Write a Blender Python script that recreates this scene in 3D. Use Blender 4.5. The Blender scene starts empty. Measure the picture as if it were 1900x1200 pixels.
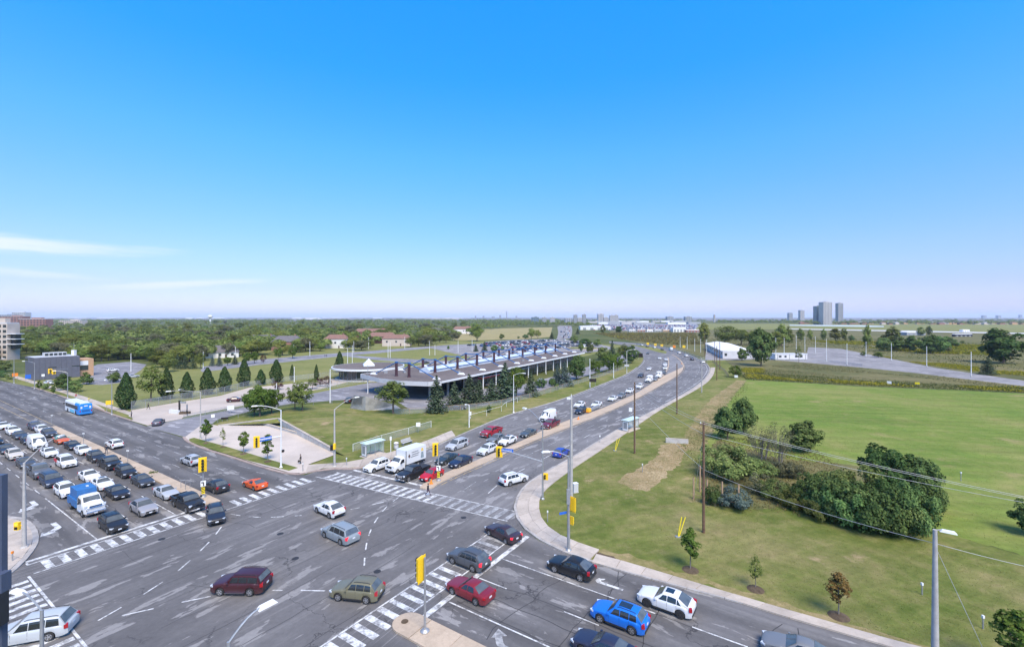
import bpy, math, random
import numpy as np
from mathutils import Vector, Matrix
from mathutils.geometry import tessellate_polygon
random.seed(7); rng = np.random.default_rng(7)
R = math.radians
SC = bpy.context.scene
COL = SC.collection

# ------------------------------------------------------------------ camera
CAM_H, FPX, HZ = 25.5, 844.0, 588.0        # height (m), focal length and horizon row in photo pixels (1900 wide)
cam_d = bpy.data.cameras.new('camera'); cam = bpy.data.objects.new('camera', cam_d); COL.objects.link(cam)
cam.location = (0, 0, CAM_H); cam.rotation_euler = (R(90), 0, 0)
cam_d.sensor_width = 36; cam_d.lens = 36 * FPX / 1900; cam_d.shift_y = -12 / 1900
cam_d.clip_start = 0.1; cam_d.clip_end = 60000
SC.camera = cam

# ------------------------------------------------------------------ sky, sun, exposure
SUN_EL, SUN_AZ = 52.0, 158.0               # azimuth clockwise from +Y (view direction): light from behind the viewer's right shoulder
world = bpy.data.worlds.new('World'); SC.world = world; world.use_nodes = True
wn = world.node_tree; wn.nodes.clear()
def nd(t, typ, **kw):
    n = t.nodes.new(typ)
    for k, v in kw.items():
        if k.startswith('i_'):
            n.inputs[k[2:].replace('_', ' ')].default_value = v
        else: setattr(n, k, v)
    return n
def lk(t, a, ao, b, bi): t.links.new(a.outputs[ao], b.inputs[bi])
sky = nd(wn, 'ShaderNodeTexSky', sky_type='NISHITA', sun_disc=False)
sky.sun_elevation = R(SUN_EL); sky.sun_rotation = R(SUN_AZ)
sky.altitude = 200; sky.air_density = 1.0; sky.dust_density = 0.6; sky.ozone_density = 1.5
tc = nd(wn, 'ShaderNodeTexCoord')
sep = nd(wn, 'ShaderNodeSeparateXYZ'); lk(wn, tc, 'Generated', sep, 0)
# colour grade of the clear-sky model by elevation: deep azure overhead, pale lavender at the horizon
grade = nd(wn, 'ShaderNodeValToRGB'); ge = grade.color_ramp
world.cycles.sampling_method = 'MANUAL'; world.cycles.sample_map_resolution = 512
STOPS = [(0.0, (.56, .58, 1.00)), (0.02, (.52, .53, .90)), (0.057, (.46, .48, .72)), (0.127, (.46, .56, .74)), (0.217, (.40, .66, .92)), (0.323, (.29, .78, 1.18)), (0.46, (.12, .84, 1.48)), (0.567, (.09, .92, 1.75)), (1.0, (1.05, 1.0, 1.0))]
while len(ge.elements) < len(STOPS): ge.elements.new(0.5)
for e_, (p_, c_) in zip(ge.elements, STOPS): e_.position = p_; e_.color = (*[x / 2 for x in c_], 1)
lk(wn, sep, 'Z', grade, 0)
gmul = nd(wn, 'ShaderNodeVectorMath', operation='MULTIPLY'); lk(wn, sky, 0, gmul, 0); lk(wn, grade, 0, gmul, 1)
gsc = nd(wn, 'ShaderNodeVectorMath', operation='SCALE'); gsc.inputs['Scale'].default_value = 2.0; lk(wn, gmul, 0, gsc, 0)
# thin cirrus streaks low in the sky: (azimuth, elevation, half length, half height, tilt, strength)
az = nd(wn, 'ShaderNodeMath', operation='ARCTAN2'); lk(wn, sep, 'X', az, 0); lk(wn, sep, 'Y', az, 1)
comb = nd(wn, 'ShaderNodeCombineXYZ'); lk(wn, az, 0, comb, 0); lk(wn, sep, 'Z', comb, 1)
acc = None
mpn = nd(wn, 'ShaderNodeMapping'); mpn.inputs['Scale'].default_value = (6, 70, 1); lk(wn, comb, 0, mpn, 0)
nn = nd(wn, 'ShaderNodeTexNoise'); nn.inputs['Scale'].default_value = 1.2; nn.inputs['Detail'].default_value = 5; nn.inputs['Roughness'].default_value = 0.6; lk(wn, mpn, 0, nn, 'Vector')
for (a_, e_, la, le, tl, st) in ((-0.86, 0.108, 0.22, 0.017, 0.02, 1.0), (-0.83, 0.066, 0.12, 0.008, -0.05, 0.5), (-0.63, 0.058, 0.15, 0.0075, 0.09, 0.75), (2.2, 0.12, 0.5, 0.02, 0.0, 0.7)):
    mp = nd(wn, 'ShaderNodeMapping', vector_type='TEXTURE'); mp.inputs['Location'].default_value = (a_, e_, 0); mp.inputs['Rotation'].default_value = (0, 0, tl); mp.inputs['Scale'].default_value = (la, le, 1); lk(wn, comb, 0, mp, 0)
    na = nd(wn, 'ShaderNodeVectorMath', operation='MULTIPLY_ADD'); na.inputs[1].default_value = (1.1, 1.6, 0); lk(wn, nn, 'Color', na, 0); lk(wn, mp, 0, na, 2)
    ns = nd(wn, 'ShaderNodeVectorMath', operation='SUBTRACT'); ns.inputs[1].default_value = (0.55, 0.8, 0); lk(wn, na, 0, ns, 0)
    ln = nd(wn, 'ShaderNodeVectorMath', operation='LENGTH'); lk(wn, ns, 0, ln, 0)
    mr = nd(wn, 'ShaderNodeMapRange'); mr.interpolation_type = 'SMOOTHSTEP'; mr.inputs[1].default_value = 1.15; mr.inputs[2].default_value = 0.1; mr.inputs[3].default_value = 0; mr.inputs[4].default_value = st * 0.75; lk(wn, ln, 'Value', mr, 0)
    if acc is None: acc = mr
    else:
        mxm = nd(wn, 'ShaderNodeMath', operation='MAXIMUM'); lk(wn, acc, 0, mxm, 0); lk(wn, mr, 0, mxm, 1); acc = mxm
mixc = nd(wn, 'ShaderNodeMix', data_type='RGBA'); mixc.inputs['B'].default_value = (4.1, 4.25, 4.9, 1)
lk(wn, acc, 0, mixc, 'Factor'); lk(wn, gsc, 0, mixc, 'A')
bg = nd(wn, 'ShaderNodeBackground'); bg.inputs['Strength'].default_value = 0.12
lk(wn, mixc, 'Result', bg, 'Color')
wo = nd(wn, 'ShaderNodeOutputWorld'); lk(wn, bg, 0, wo, 'Surface')

sun_d = bpy.data.lights.new('sun', 'SUN'); sun_o = bpy.data.objects.new('sun', sun_d); COL.objects.link(sun_o)
sun_d.energy = 2.9; sun_d.angle = R(34); sun_d.color = (1.0, 0.87, 0.68)
sd = Vector((math.sin(R(SUN_AZ)) * math.cos(R(SUN_EL)), math.cos(R(SUN_AZ)) * math.cos(R(SUN_EL)), math.sin(R(SUN_EL))))
sun_o.rotation_euler = (-sd).to_track_quat('-Z', 'Y').to_euler()
SC.view_settings.view_transform = 'Standard'; SC.view_settings.look = 'None'; SC.view_settings.gamma = 1; SC.view_settings.use_curve_mapping = False
SC.view_settings.exposure = 1.06
HAZE = 0.00006
SC.cycles.max_bounces = 6; SC.cycles.diffuse_bounces = 2; SC.cycles.glossy_bounces = 3; SC.cycles.transmission_bounces = 4; SC.cycles.transparent_max_bounces = 16; SC.cycles.volume_bounces = 1
SC.cycles.use_denoising = True

# ------------------------------------------------------------------ photo pixel -> place on the ground (or at height h)
def W(px, py, h=0.0):
    d = py - HZ
    return Vector(((px - 950) / d * (CAM_H - h), FPX * (CAM_H - h) / d, h))
UU = Vector((-1290.0, 844.0, 0)).normalized()        # along the cross street, away to the west
VV = Vector((UU.y, -UU.x, 0))                        # along the main road, away to the north
def UV(u, v, z=0.0):
    p = UU * u + VV * v; return Vector((p.x, p.y, z))
def toUV(p): return (p.x * UU.x + p.y * UU.y, p.x * VV.x + p.y * VV.y)
def pix(p):
    k = FPX / p.y; return (950 + p.x * k, HZ + (CAM_H - p.z) * k)
def hgt(base, top_y):                                 # height of a thing with its foot at photo point base and its top at row top_y
    return (base[1] - top_y) / (base[1] - HZ) * CAM_H

# ------------------------------------------------------------------ mesh building
class MB:
    def __init__(s): s.v = []; s.f = []; s.m = []
    def poly(s, pts, mi=0):
        n = len(s.v); s.v += [tuple(p) for p in pts]; s.f.append(tuple(range(n, n + len(pts)))); s.m.append(mi); return s
    def box(s, c, size, rz=0.0, mi=0, taper=1.0, shear=(0, 0)):
        hx, hy, hz = size[0] / 2, size[1] / 2, size[2] / 2; ca, sa = math.cos(rz), math.sin(rz); n = len(s.v)
        for z, t in ((-hz, 1.0), (hz, taper)):
            for x, y in ((-hx, -hy), (hx, -hy), (hx, hy), (-hx, hy)):
                x *= t; y *= t
                if z > 0: x += shear[0]; y += shear[1]
                s.v.append((c[0] + x * ca - y * sa, c[1] + x * sa + y * ca, c[2] + z))
        for q in ((3, 2, 1, 0), (4, 5, 6, 7), (0, 1, 5, 4), (1, 2, 6, 5), (2, 3, 7, 6), (3, 0, 4, 7)):
            s.f.append(tuple(n + i for i in q)); s.m.append(mi)
        return s
    def prism(s, pts, z0, z1, mi=0, mis=None, bottom=True):
        pts = [Vector((p[0], p[1], 0)) for p in pts]
        area = sum(pts[i].x * pts[(i + 1) % len(pts)].y - pts[(i + 1) % len(pts)].x * pts[i].y for i in range(len(pts)))
        if area < 0: pts = pts[::-1]
        n = len(s.v); k = len(pts)
        s.v += [(p.x, p.y, z0) for p in pts] + [(p.x, p.y, z1) for p in pts]
        for t in tessellate_polygon([pts]):
            a, b, c = [pts[i] for i in t]
            if (b - a).cross(c - a).z < 0: t = t[::-1]
            s.f.append(tuple(n + k + i for i in t)); s.m.append(mi)
            if bottom: s.f.append(tuple(n + i for i in t[::-1])); s.m.append(mi)
        if z1 > z0:
            for i in range(k):
                j = (i + 1) % k; s.f.append((n + i, n + j, n + k + j, n + k + i)); s.m.append(mi if mis is None else mis)
        return s
    def sheet(s, pts, z, mi=0): return s.prism(pts, z, z, mi, bottom=False)
    def tube(s, path, rad, n=8, mi=0, cap=True):
        path = [Vector(p) for p in path]; rads = rad if isinstance(rad, (list, tuple)) else [rad] * len(path)
        base = len(s.v)
        for i, p in enumerate(path):
            t = (path[min(i + 1, len(path) - 1)] - path[max(i - 1, 0)])
            t = t.normalized() if t.length > 1e-9 else Vector((0, 0, 1))
            a = t.cross(Vector((0, 0, 1)) if abs(t.z) < 0.95 else Vector((1, 0, 0))).normalized(); b = t.cross(a)
            for k in range(n):
                an = 2 * math.pi * k / n; q = p + (a * math.cos(an) + b * math.sin(an)) * rads[i]; s.v.append(tuple(q))
        for i in range(len(path) - 1):
            for k in range(n):
                k2 = (k + 1) % n
                s.f.append((base + i * n + k, base + i * n + k2, base + (i + 1) * n + k2, base + (i + 1) * n + k)); s.m.append(mi)
        if cap:
            s.f.append(tuple(base + k for k in range(n))); s.m.append(mi)
            e = base + (len(path) - 1) * n; s.f.append(tuple(e + k for k in range(n))[::-1]); s.m.append(mi)
        return s
    def lathe(s, prof, c=(0, 0, 0), n=16, mi=0, cap=True):
        base = len(s.v)
        for r, z in prof:
            for k in range(n):
                an = 2 * math.pi * k / n; s.v.append((c[0] + r * math.cos(an), c[1] + r * math.sin(an), c[2] + z))
        for i in range(len(prof) - 1):
            for k in range(n):
                k2 = (k + 1) % n; s.f.append((base + i * n + k, base + i * n + k2, base + (i + 1) * n + k2, base + (i + 1) * n + k)); s.m.append(mi)
        if cap:
            s.f.append(tuple(base + k for k in range(n))[::-1]); s.m.append(mi)
            e = base + (len(prof) - 1) * n; s.f.append(tuple(e + k for k in range(n))); s.m.append(mi)
        return s
    def mesh(s, name, mats=(), smooth=False):
        me = bpy.data.meshes.new(name); me.from_pydata(s.v, [], s.f)
        for m in mats: me.materials.append(m)
        if len(mats) > 1: me.polygons.foreach_set('material_index', s.m)
        if smooth: me.polygons.foreach_set('use_smooth', [True] * len(s.f))
        me.update(); return me
def link(name, me, parent=None, loc=None, rz=None):
    o = bpy.data.objects.new(name, me); COL.objects.link(o)
    if parent is not None: o.parent = parent
    if loc is not None: o.location = loc
    if rz is not None: o.rotation_euler = (0, 0, rz)
    return o
def ob(name, mb, mats, parent=None, loc=None, rz=None, smooth=False):
    if not isinstance(mats, (list, tuple)): mats = [mats]
    o = link(name, mb.mesh(name, mats, smooth), parent, loc, rz)
    if smooth: smooth_by_angle(o.data)
    return o
def smooth_by_angle(me, ang=40):
    try: me.set_sharp_from_angle(angle=R(ang))
    except Exception: pass
def empty(name, loc=(0, 0, 0), rz=0.0):
    o = bpy.data.objects.new(name, None); COL.objects.link(o); o.location = loc; o.rotation_euler = (0, 0, rz); o.empty_display_size = 0.2; return o
def tag(o, label, cat, group=None):
    o['label'] = label; o['category'] = cat
    if group: o['group'] = group
    return o
def struct(o): o['kind'] = 'structure'; return o
def stuff(o, label=None, cat=None):
    o['kind'] = 'stuff'
    if label: o['label'] = label; o['category'] = cat
    return o
def copy_tree(o, parent=None):
    c = o.copy(); COL.objects.link(c)
    if parent is not None: c.parent = parent
    for ch in o.children: copy_tree(ch, c)
    return c

# ------------------------------------------------------------------ materials
MATS = {}
def new_mat(name):
    m = bpy.data.materials.new(name); m.use_nodes = True; t = m.node_tree
    return m, t, t.nodes['Principled BSDF']
def plain(name, col, rough=0.6, metal=0.0, var=0.12, scale=6.0, bump=0.0, spec=0.5, coat=0.0):
    """solid colour with a little procedural unevenness"""
    if name in MATS: return MATS[name]
    m, t, b = new_mat(name)
    b.inputs['Roughness'].default_value = rough; b.inputs['Metallic'].default_value = metal; b.inputs['Specular IOR Level'].default_value = spec
    b.inputs['Coat Weight'].default_value = coat
    tc = nd(t, 'ShaderNodeTexCoord'); n = nd(t, 'ShaderNodeTexNoise'); n.inputs['Scale'].default_value = scale; n.inputs['Detail'].default_value = 5
    lk(t, tc, 'Object', n, 'Vector')
    mr = nd(t, 'ShaderNodeMapRange'); mr.inputs[1].default_value = 0.3; mr.inputs[2].default_value = 0.7; mr.inputs[3].default_value = 1 - var; mr.inputs[4].default_value = 1 + var
    lk(t, n, 0, mr, 0)
    mx = nd(t, 'ShaderNodeVectorMath', operation='SCALE'); mx.inputs[0].default_value = col; lk(t, mr, 0, mx, 'Scale'); lk(t, mx, 0, b, 'Base Color')
    if bump:
        bm = nd(t, 'ShaderNodeBump'); bm.inputs['Strength'].default_value = bump; bm.inputs['Distance'].default_value = 0.05; lk(t, n, 0, bm, 'Height'); lk(t, bm, 0, b, 'Normal')
    MATS[name] = m; return m
def ramp(t, stops, interp='LINEAR'):
    r = nd(t, 'ShaderNodeValToRGB'); cr = r.color_ramp; cr.interpolation = interp
    while len(cr.elements) < len(stops): cr.elements.new(0.5)
    for e, (p, c) in zip(cr.elements, stops): e.position = p; e.color = (*c, 1) if len(c) == 3 else c
    return r
def noise(t, vec, scale, detail=6, rough=0.55, dist=0.0):
    n = nd(t, 'ShaderNodeTexNoise'); n.inputs['Scale'].default_value = scale; n.inputs['Detail'].default_value = detail; n.inputs['Roughness'].default_value = rough; n.inputs['Distortion'].default_value = dist
    t.links.new(vec, n.inputs['Vector']); return n
def mixrgb(t, fac, a, b, blend='MIX'):
    m = nd(t, 'ShaderNodeMix', data_type='RGBA', blend_type=blend)
    for val, key in ((fac, 'Factor'), (a, 'A'), (b, 'B')):
        if hasattr(val, 'outputs'): t.links.new(val.outputs['Result'] if val.bl_idname == 'ShaderNodeMix' else val.outputs[0], m.inputs[key])
        elif isinstance(val, bpy.types.NodeSocket): t.links.new(val, m.inputs[key])
        elif key == 'Factor': m.inputs[key].default_value = val
        else: m.inputs[key].default_value = (*val, 1)
    return m
def wpos(t, rot=0.0, scale=(1, 1, 1)):
    g = nd(t, 'ShaderNodeNewGeometry'); mp = nd(t, 'ShaderNodeMapping'); mp.inputs['Rotation'].default_value = (0, 0, rot); lk(t, g, 'Position', mp, 0)
    if scale == (1, 1, 1): return mp.outputs[0]
    m2 = nd(t, 'ShaderNodeMapping'); m2.inputs['Scale'].default_value = scale; lk(t, mp, 0, m2, 0); return m2.outputs[0]

def asphalt(name, base, light, rot, crack=0.6, rot2=None, lanes=None):
    m, t, b = new_mat(name); b.inputs['Roughness'].default_value = 0.88; b.inputs['Specular IOR Level'].default_value = 0.25
    p = wpos(t); ps = wpos(t, rot, (0.05, 0.9, 1)); ps2 = wpos(t, rot, (0.20, 0.62, 1))
    if rot2 is not None:                                            # inside the junction the wear follows the other street
        pu = wpos(t, rot); su = nd(t, 'ShaderNodeSeparateXYZ'); t.links.new(pu, su.inputs[0])
        ma = nd(t, 'ShaderNodeMapRange'); ma.inputs[1].default_value = 27; ma.inputs[2].default_value = 31; lk(t, su, 'X', ma, 0); mb2 = nd(t, 'ShaderNodeMapRange'); mb2.inputs[1].default_value = 68; mb2.inputs[2].default_value = 63; lk(t, su, 'X', mb2, 0)
        mk = nd(t, 'ShaderNodeMath', operation='MULTIPLY'); lk(t, ma, 0, mk, 0); lk(t, mb2, 0, mk, 1)
        def vmix(a, b):
            v = nd(t, 'ShaderNodeMix', data_type='VECTOR'); lk(t, mk, 0, v, 'Factor'); t.links.new(a, v.inputs[4]); t.links.new(b, v.inputs[5]); return v.outputs[1]
        ps = vmix(ps, wpos(t, rot2, (0.05, 0.9, 1))); ps2 = vmix(ps2, wpos(t, rot2, (0.20, 0.62, 1)))
    big = noise(t, p, 0.06, 5, 0.6); fine = noise(t, p, 2.2, 8, 0.7); stre = noise(t, ps, 1.0, 6, 0.55, 0.3); st2 = noise(t, ps2, 0.9, 6, 0.6, 0.2)
    c1 = mixrgb(t, ramp_of(t, stre, 0.42, 0.72), base, light)
    c2 = mixrgb(t, ramp_of(t, big, 0.30, 0.70), tuple(x * 0.74 for x in base), c1)
    wear = mixrgb(t, ramp_of(t, st2, 0.575, 0.60), c2, tuple(x * 1.10 for x in light))
    c3 = mixrgb(t, 0.5, wear, fine_grey(t, fine), 'OVERLAY')
    if lanes is not None:                                           # oil-dark band down the middle of each lane, tyre-polished tracks beside it
        pl_ = wpos(t, rot); sl = nd(t, 'ShaderNodeSeparateXYZ'); t.links.new(pl_, sl.inputs[0]); ad = nd(t, 'ShaderNodeMath', operation='SUBTRACT'); ad.inputs[1].default_value = lanes[0]; lk(t, sl, 'Y', ad, 0)
        mu = nd(t, 'ShaderNodeMath', operation='MULTIPLY'); mu.inputs[1].default_value = 2 * math.pi / lanes[1]; lk(t, ad, 0, mu, 0); co = nd(t, 'ShaderNodeMath', operation='COSINE'); lk(t, mu, 0, co, 0)
        mrl = nd(t, 'ShaderNodeMapRange'); mrl.inputs[1].default_value = -1; mrl.inputs[2].default_value = 1; mrl.inputs[3].default_value = 1.10; mrl.inputs[4].default_value = 0.78; lk(t, co, 0, mrl, 0)
        bl = nd(t, 'ShaderNodeMix', data_type='FLOAT'); bl.inputs[2].default_value = 1.0; lk(t, mrl, 0, bl, 3)
        if rot2 is not None: iv = nd(t, 'ShaderNodeMath', operation='SUBTRACT'); iv.inputs[0].default_value = 1.0; lk(t, mk, 0, iv, 1); lk(t, iv, 0, bl, 0)
        else: bl.inputs[0].default_value = 0.7
        ls = nd(t, 'ShaderNodeVectorMath', operation='SCALE'); t.links.new(c3.outputs['Result'], ls.inputs[0]); lk(t, bl, 0, ls, 'Scale'); c3 = ls
    # tar-dark cracks
    pd = wpos(t); dn = noise(t, pd, 0.35, 6, 0.6)
    va = nd(t, 'ShaderNodeVectorMath', operation='MULTIPLY_ADD'); va.inputs[1].default_value = (7, 7, 0); lk(t, dn, 'Color', va, 0); t.links.new(pd, va.inputs[2])
    vo = nd(t, 'ShaderNodeTexVoronoi', feature='DISTANCE_TO_EDGE'); vo.inputs['Scale'].default_value = 0.11; lk(t, va, 0, vo, 'Vector')
    ce = ramp(t, [(0.0, (1, 1, 1)), (0.011, (0, 0, 0))]); lk(t, vo, 'Distance', ce, 0)
    cm = noise(t, p, 0.09, 3); cmr = ramp_of(t, cm, 0.46, 0.56)
    mm = nd(t, 'ShaderNodeMath', operation='MULTIPLY'); lk(t, ce, 0, mm, 0); lk(t, cmr, 0, mm, 1)
    m3 = nd(t, 'ShaderNodeMath', operation='MULTIPLY'); m3.inputs[1].default_value = crack; lk(t, mm, 0, m3, 0)
    c4 = mixrgb(t, m3, c3, (0.022, 0.022, 0.025)); t.links.new(c4.outputs['Result'], b.inputs['Base Color'])
    bm = nd(t, 'ShaderNodeBump'); bm.inputs['Strength'].default_value = 0.25; bm.inputs['Distance'].default_value = 0.02; lk(t, fine, 0, bm, 'Height'); lk(t, bm, 0, b, 'Normal')
    return m
def ramp_of(t, node, lo, hi):
    mr = nd(t, 'ShaderNodeMapRange'); mr.interpolation_type = 'SMOOTHSTEP'; mr.inputs[1].default_value = lo; mr.inputs[2].default_value = hi; lk(t, node, 0, mr, 0); return mr
def fine_grey(t, node):
    r = ramp(t, [(0.25, (0.36, 0.36, 0.36)), (0.75, (0.66, 0.66, 0.66))]); lk(t, node, 0, r, 0); return r
def ground_mat(name, cols, scale=0.05, fine=1.6, rough=0.95, streak=None, bump=0.5, patches=None):
    """cols: three colours mixed by broad noise, with fine grain; streak=(angle, strength) mowing lines; patches=(colour, lo, hi, scale) bare spots"""
    m, t, b = new_mat(name); b.inputs['Roughness'].default_value = rough; b.inputs['Specular IOR Level'].default_value = 0.1
    p = wpos(t); big = noise(t, p, scale, 6, 0.62, 0.4); mid = noise(t, p, scale * 7, 6, 0.65); fn = noise(t, p, fine, 8, 0.75)
    r1 = ramp(t, [(0.36, cols[0]), (0.5, cols[1]), (0.63, cols[2])]); lk(t, big, 0, r1, 0)
    r2 = ramp(t, [(0.36, cols[2]), (0.5, cols[1]), (0.64, cols[0])]); lk(t, mid, 0, r2, 0)
    c = mixrgb(t, 0.45, r1, r2)
    if streak:
        ps = wpos(t, streak[0], (0.06, 1.0, 1)); sn = noise(t, ps, streak[2] if len(streak) > 2 else 0.9, 5, 0.6)
        c = mixrgb(t, streak[1], c, fine_grey(t, sn), 'OVERLAY')
    if patches:
        pn = noise(t, p, patches[3], 6, 0.6); c = mixrgb(t, ramp_of(t, pn, patches[1], patches[2]), c, patches[0])
    g = mixrgb(t, 0.75, c, fine_grey(t, fn), 'OVERLAY')
    t.links.new(g.outputs['Result'], b.inputs['Base Color'])
    bm = nd(t, 'ShaderNodeBump'); bm.inputs['Strength'].default_value = bump; bm.inputs['Distance'].default_value = 0.15; lk(t, fn, 0, bm, 'Height'); lk(t, bm, 0, b, 'Normal')
    return m
# ================================================================== ground and roads
M_grass_far = ground_mat('meadow', [(0.055, 0.075, 0.022), (0.085, 0.10, 0.03), (0.13, 0.125, 0.05)], 0.008, 0.4, streak=(0.2, 0.4, 0.05))
M_lawn = ground_mat('lawn_grass', [(0.082, 0.112, 0.022), (0.142, 0.155, 0.042), (0.245, 0.205, 0.090)], 0.06, 1.3, streak=(R(-22), 0.65, 0.5), patches=((0.31, 0.235, 0.13), 0.60, 0.74, 0.2), bump=0.9)
M_lawn_w = ground_mat('park_lawn', [(0.135, 0.150, 0.045), (0.180, 0.185, 0.060), (0.215, 0.200, 0.078)], 0.03, 0.9, streak=(R(-15), 0.35))
M_lawn_b = ground_mat('bright_lawn', [(0.110, 0.168, 0.030), (0.150, 0.194, 0.040), (0.222, 0.215, 0.072)], 0.03, 1.1, streak=(R(8), 0.7, 0.35), bump=0.8, patches=((0.27, 0.225, 0.10), 0.60, 0.74, 0.07))
M_dry = ground_mat('dry_grass_ground', [(0.17, 0.155, 0.06), (0.30, 0.225, 0.12), (0.40, 0.31, 0.185)], 0.2, 1.5)
M_scrub = ground_mat('scrub_ground', [(0.075, 0.085, 0.030), (0.125, 0.120, 0.048), (0.185, 0.155, 0.075)], 0.03, 0.7, streak=(R(5), 0.6, 0.12))
M_soil = ground_mat('soil', [(0.07, 0.05, 0.035), (0.10, 0.075, 0.05), (0.14, 0.10, 0.07)], 0.5, 3.0)
M_asph = asphalt('asphalt', (0.135, 0.128, 0.128), (0.205, 0.195, 0.190), -math.atan2(UU.y, UU.x), 0.8, -math.atan2(VV.y, VV.x), (-19.55, 3.83))
M_asph_n = asphalt('asphalt_main_road', (0.165, 0.157, 0.157), (0.225, 0.215, 0.213), -math.atan2(VV.y, VV.x))
M_asph_lot = asphalt('asphalt_lot', (0.24, 0.225, 0.225), (0.32, 0.30, 0.295), 0.3, 0.3)
M_drive = asphalt('driveway_asphalt', (0.22, 0.212, 0.225), (0.29, 0.28, 0.29), 0.3, 0.4)
def concrete(name, col, stain=0.5, scale=0.35):
    m, t, b = new_mat(name); b.inputs['Roughness'].default_value = 0.9; b.inputs['Specular IOR Level'].default_value = 0.2
    p = wpos(t); big = noise(t, p, scale, 7, 0.65); fn = noise(t, p, 4.0, 7, 0.7)
    c = mixrgb(t, ramp_of(t, big, 0.34, 0.62), tuple(x * (1 - 0.42 * stain) for x in col), col)
    g = mixrgb(t, 0.35, c, fine_grey(t, fn), 'OVERLAY'); 
    oi = nd(t, 'ShaderNodeObjectInfo'); mr = nd(t, 'ShaderNodeMapRange'); mr.inputs[3].default_value = 0.90; mr.inputs[4].default_value = 1.06; lk(t, oi, 'Random', mr, 0)
    sc = nd(t, 'ShaderNodeVectorMath', operation='SCALE'); t.links.new(g.outputs['Result'], sc.inputs[0]); lk(t, mr, 0, sc, 'Scale'); lk(t, sc, 0, b, 'Base Color')
    bm = nd(t, 'ShaderNodeBump'); bm.inputs['Strength'].default_value = 0.2; bm.inputs['Distance'].default_value = 0.02; lk(t, fn, 0, bm, 'Height'); lk(t, bm, 0, b, 'Normal')
    return m
M_walk = concrete('sidewalk_concrete', (0.46, 0.395, 0.335))
M_kerb = concrete('kerb_concrete', (0.40, 0.37, 0.345), 0.6, 0.8)
M_kerb_red = concrete('kerb_pink_concrete', (0.36, 0.28, 0.245), 0.5, 0.8)
M_plaza = concrete('plaza_concrete', (0.50, 0.43, 0.37), 0.35, 0.12)
M_median = concrete('median_concrete', (0.45, 0.355, 0.265), 0.3, 0.5)
M_conc = concrete('wall_concrete', (0.47, 0.45, 0.425), 0.6, 0.6)
M_runway = concrete('runway_concrete', (0.55, 0.54, 0.52), 0.3, 0.01)
def paint_mat(name, col, worn):
    m, t, b = new_mat(name); b.inputs['Roughness'].default_value = 0.7
    p = wpos(t); n = noise(t, p, 1.3, 9, 0.75); c = mixrgb(t, ramp_of(t, n, 0.36, 0.36 + worn), (0.16, 0.155, 0.155), col)
    t.links.new(c.outputs['Result'], b.inputs['Base Color']); return m
M_white = paint_mat('road_paint_white', (0.62, 0.615, 0.60), 0.22)
M_whiteworn = paint_mat('road_paint_worn', (0.48, 0.475, 0.465), 0.36)
M_yellow = paint_mat('road_paint_yellow', (0.55, 0.36, 0.09), 0.30)

gm = MB(); S = 45000
gm.sheet([(-S, -3000), (S, -3000), (S, S), (-S, S)], 0.0)
struct(ob('ground', gm, M_grass_far))
RAGGED = ('dry_ditch', 'worn_verge', 'dirt_track', 'thicket_ground', 'grass_field')
def ground_patch(name, pxs, mat, z, world=False):
    pts = pxs if world else [W(*p) for p in pxs]
    if name in RAGGED:                                              # overgrown edges wander
        out = []
        for a, b in zip(pts, pts[1:] + pts[:1]):
            n = min(60, max(1, int((b - a).length / 0.8))); d = (b - a); nn = Vector((-d.y, d.x, 0)).normalized(); out += [a.lerp(b, i / n) + nn * (random.gauss(0, 0.28) if i else 0) for i in range(n)]
        pts = out
    return struct(ob(name, MB().sheet(pts, z), mat))
def rp(poly, n):                                       # resample a polyline of Vectors to n points
    seg = [0.0]
    for a, b in zip(poly, poly[1:]): seg.append(seg[-1] + (b - a).length)
    out = []; k = 0
    for i in range(n):
        s = seg[-1] * i / (n - 1)
        while k < len(seg) - 2 and seg[k + 1] < s: k += 1
        f = (s - seg[k]) / max(seg[k + 1] - seg[k], 1e-9); out.append(poly[k].lerp(poly[k + 1], f))
    return out
def smooth(poly, it=2):                               # corner cutting
    for _ in range(it):
        q = [poly[0]]
        for a, b in zip(poly, poly[1:]): q += [a.lerp(b, 0.25), a.lerp(b, 0.75)]
        poly = q + [poly[-1]]
    return poly
def ribbon(mb, left, right, z, mi=0):
    for i in range(len(left) - 1):
        mb.poly([(left[i].x, left[i].y, z), (right[i].x, right[i].y, z), (right[i + 1].x, right[i + 1].y, z), (left[i + 1].x, left[i + 1].y, z)], mi)
def offset(poly, d):                                  # parallel line, d metres to the left of travel
    out = []
    for i, p in enumerate(poly):
        t = poly[min(i + 1, len(poly) - 1)] - poly[max(i - 1, 0)]; n = Vector((-t.y, t.x, 0)).normalized(); out.append(p + n * d)
    return out
def strip(mb, path, w, z, mi=0): ribbon(mb, offset(path, w / 2), offset(path, -w / 2), z, mi)
def kerb(name, path, w, mat, z0=-0.05, z1=0.14, seg=3.0):
    """a row of kerb stones, each its own piece"""
    root = None; L = sum((b - a).length for a, b in zip(path, path[1:])); n = max(2, int(L / seg)); pts = rp(path, n + 1)
    l, r = offset(pts, w / 2), offset(pts, -w / 2)
    root = empty(name, (0, 0, 0)); struct(root)
    for i in range(n):
        a, b = l[i].lerp(l[i + 1], 0.006), l[i].lerp(l[i + 1], 0.994); c, d = r[i].lerp(r[i + 1], 0.994), r[i].lerp(r[i + 1], 0.006)
        dz = random.uniform(-0.006, 0.006)
        ob('kerb_stone', MB().prism([a, b, c, d], z0, z1 + dz), mat, root)
    return root
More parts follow.
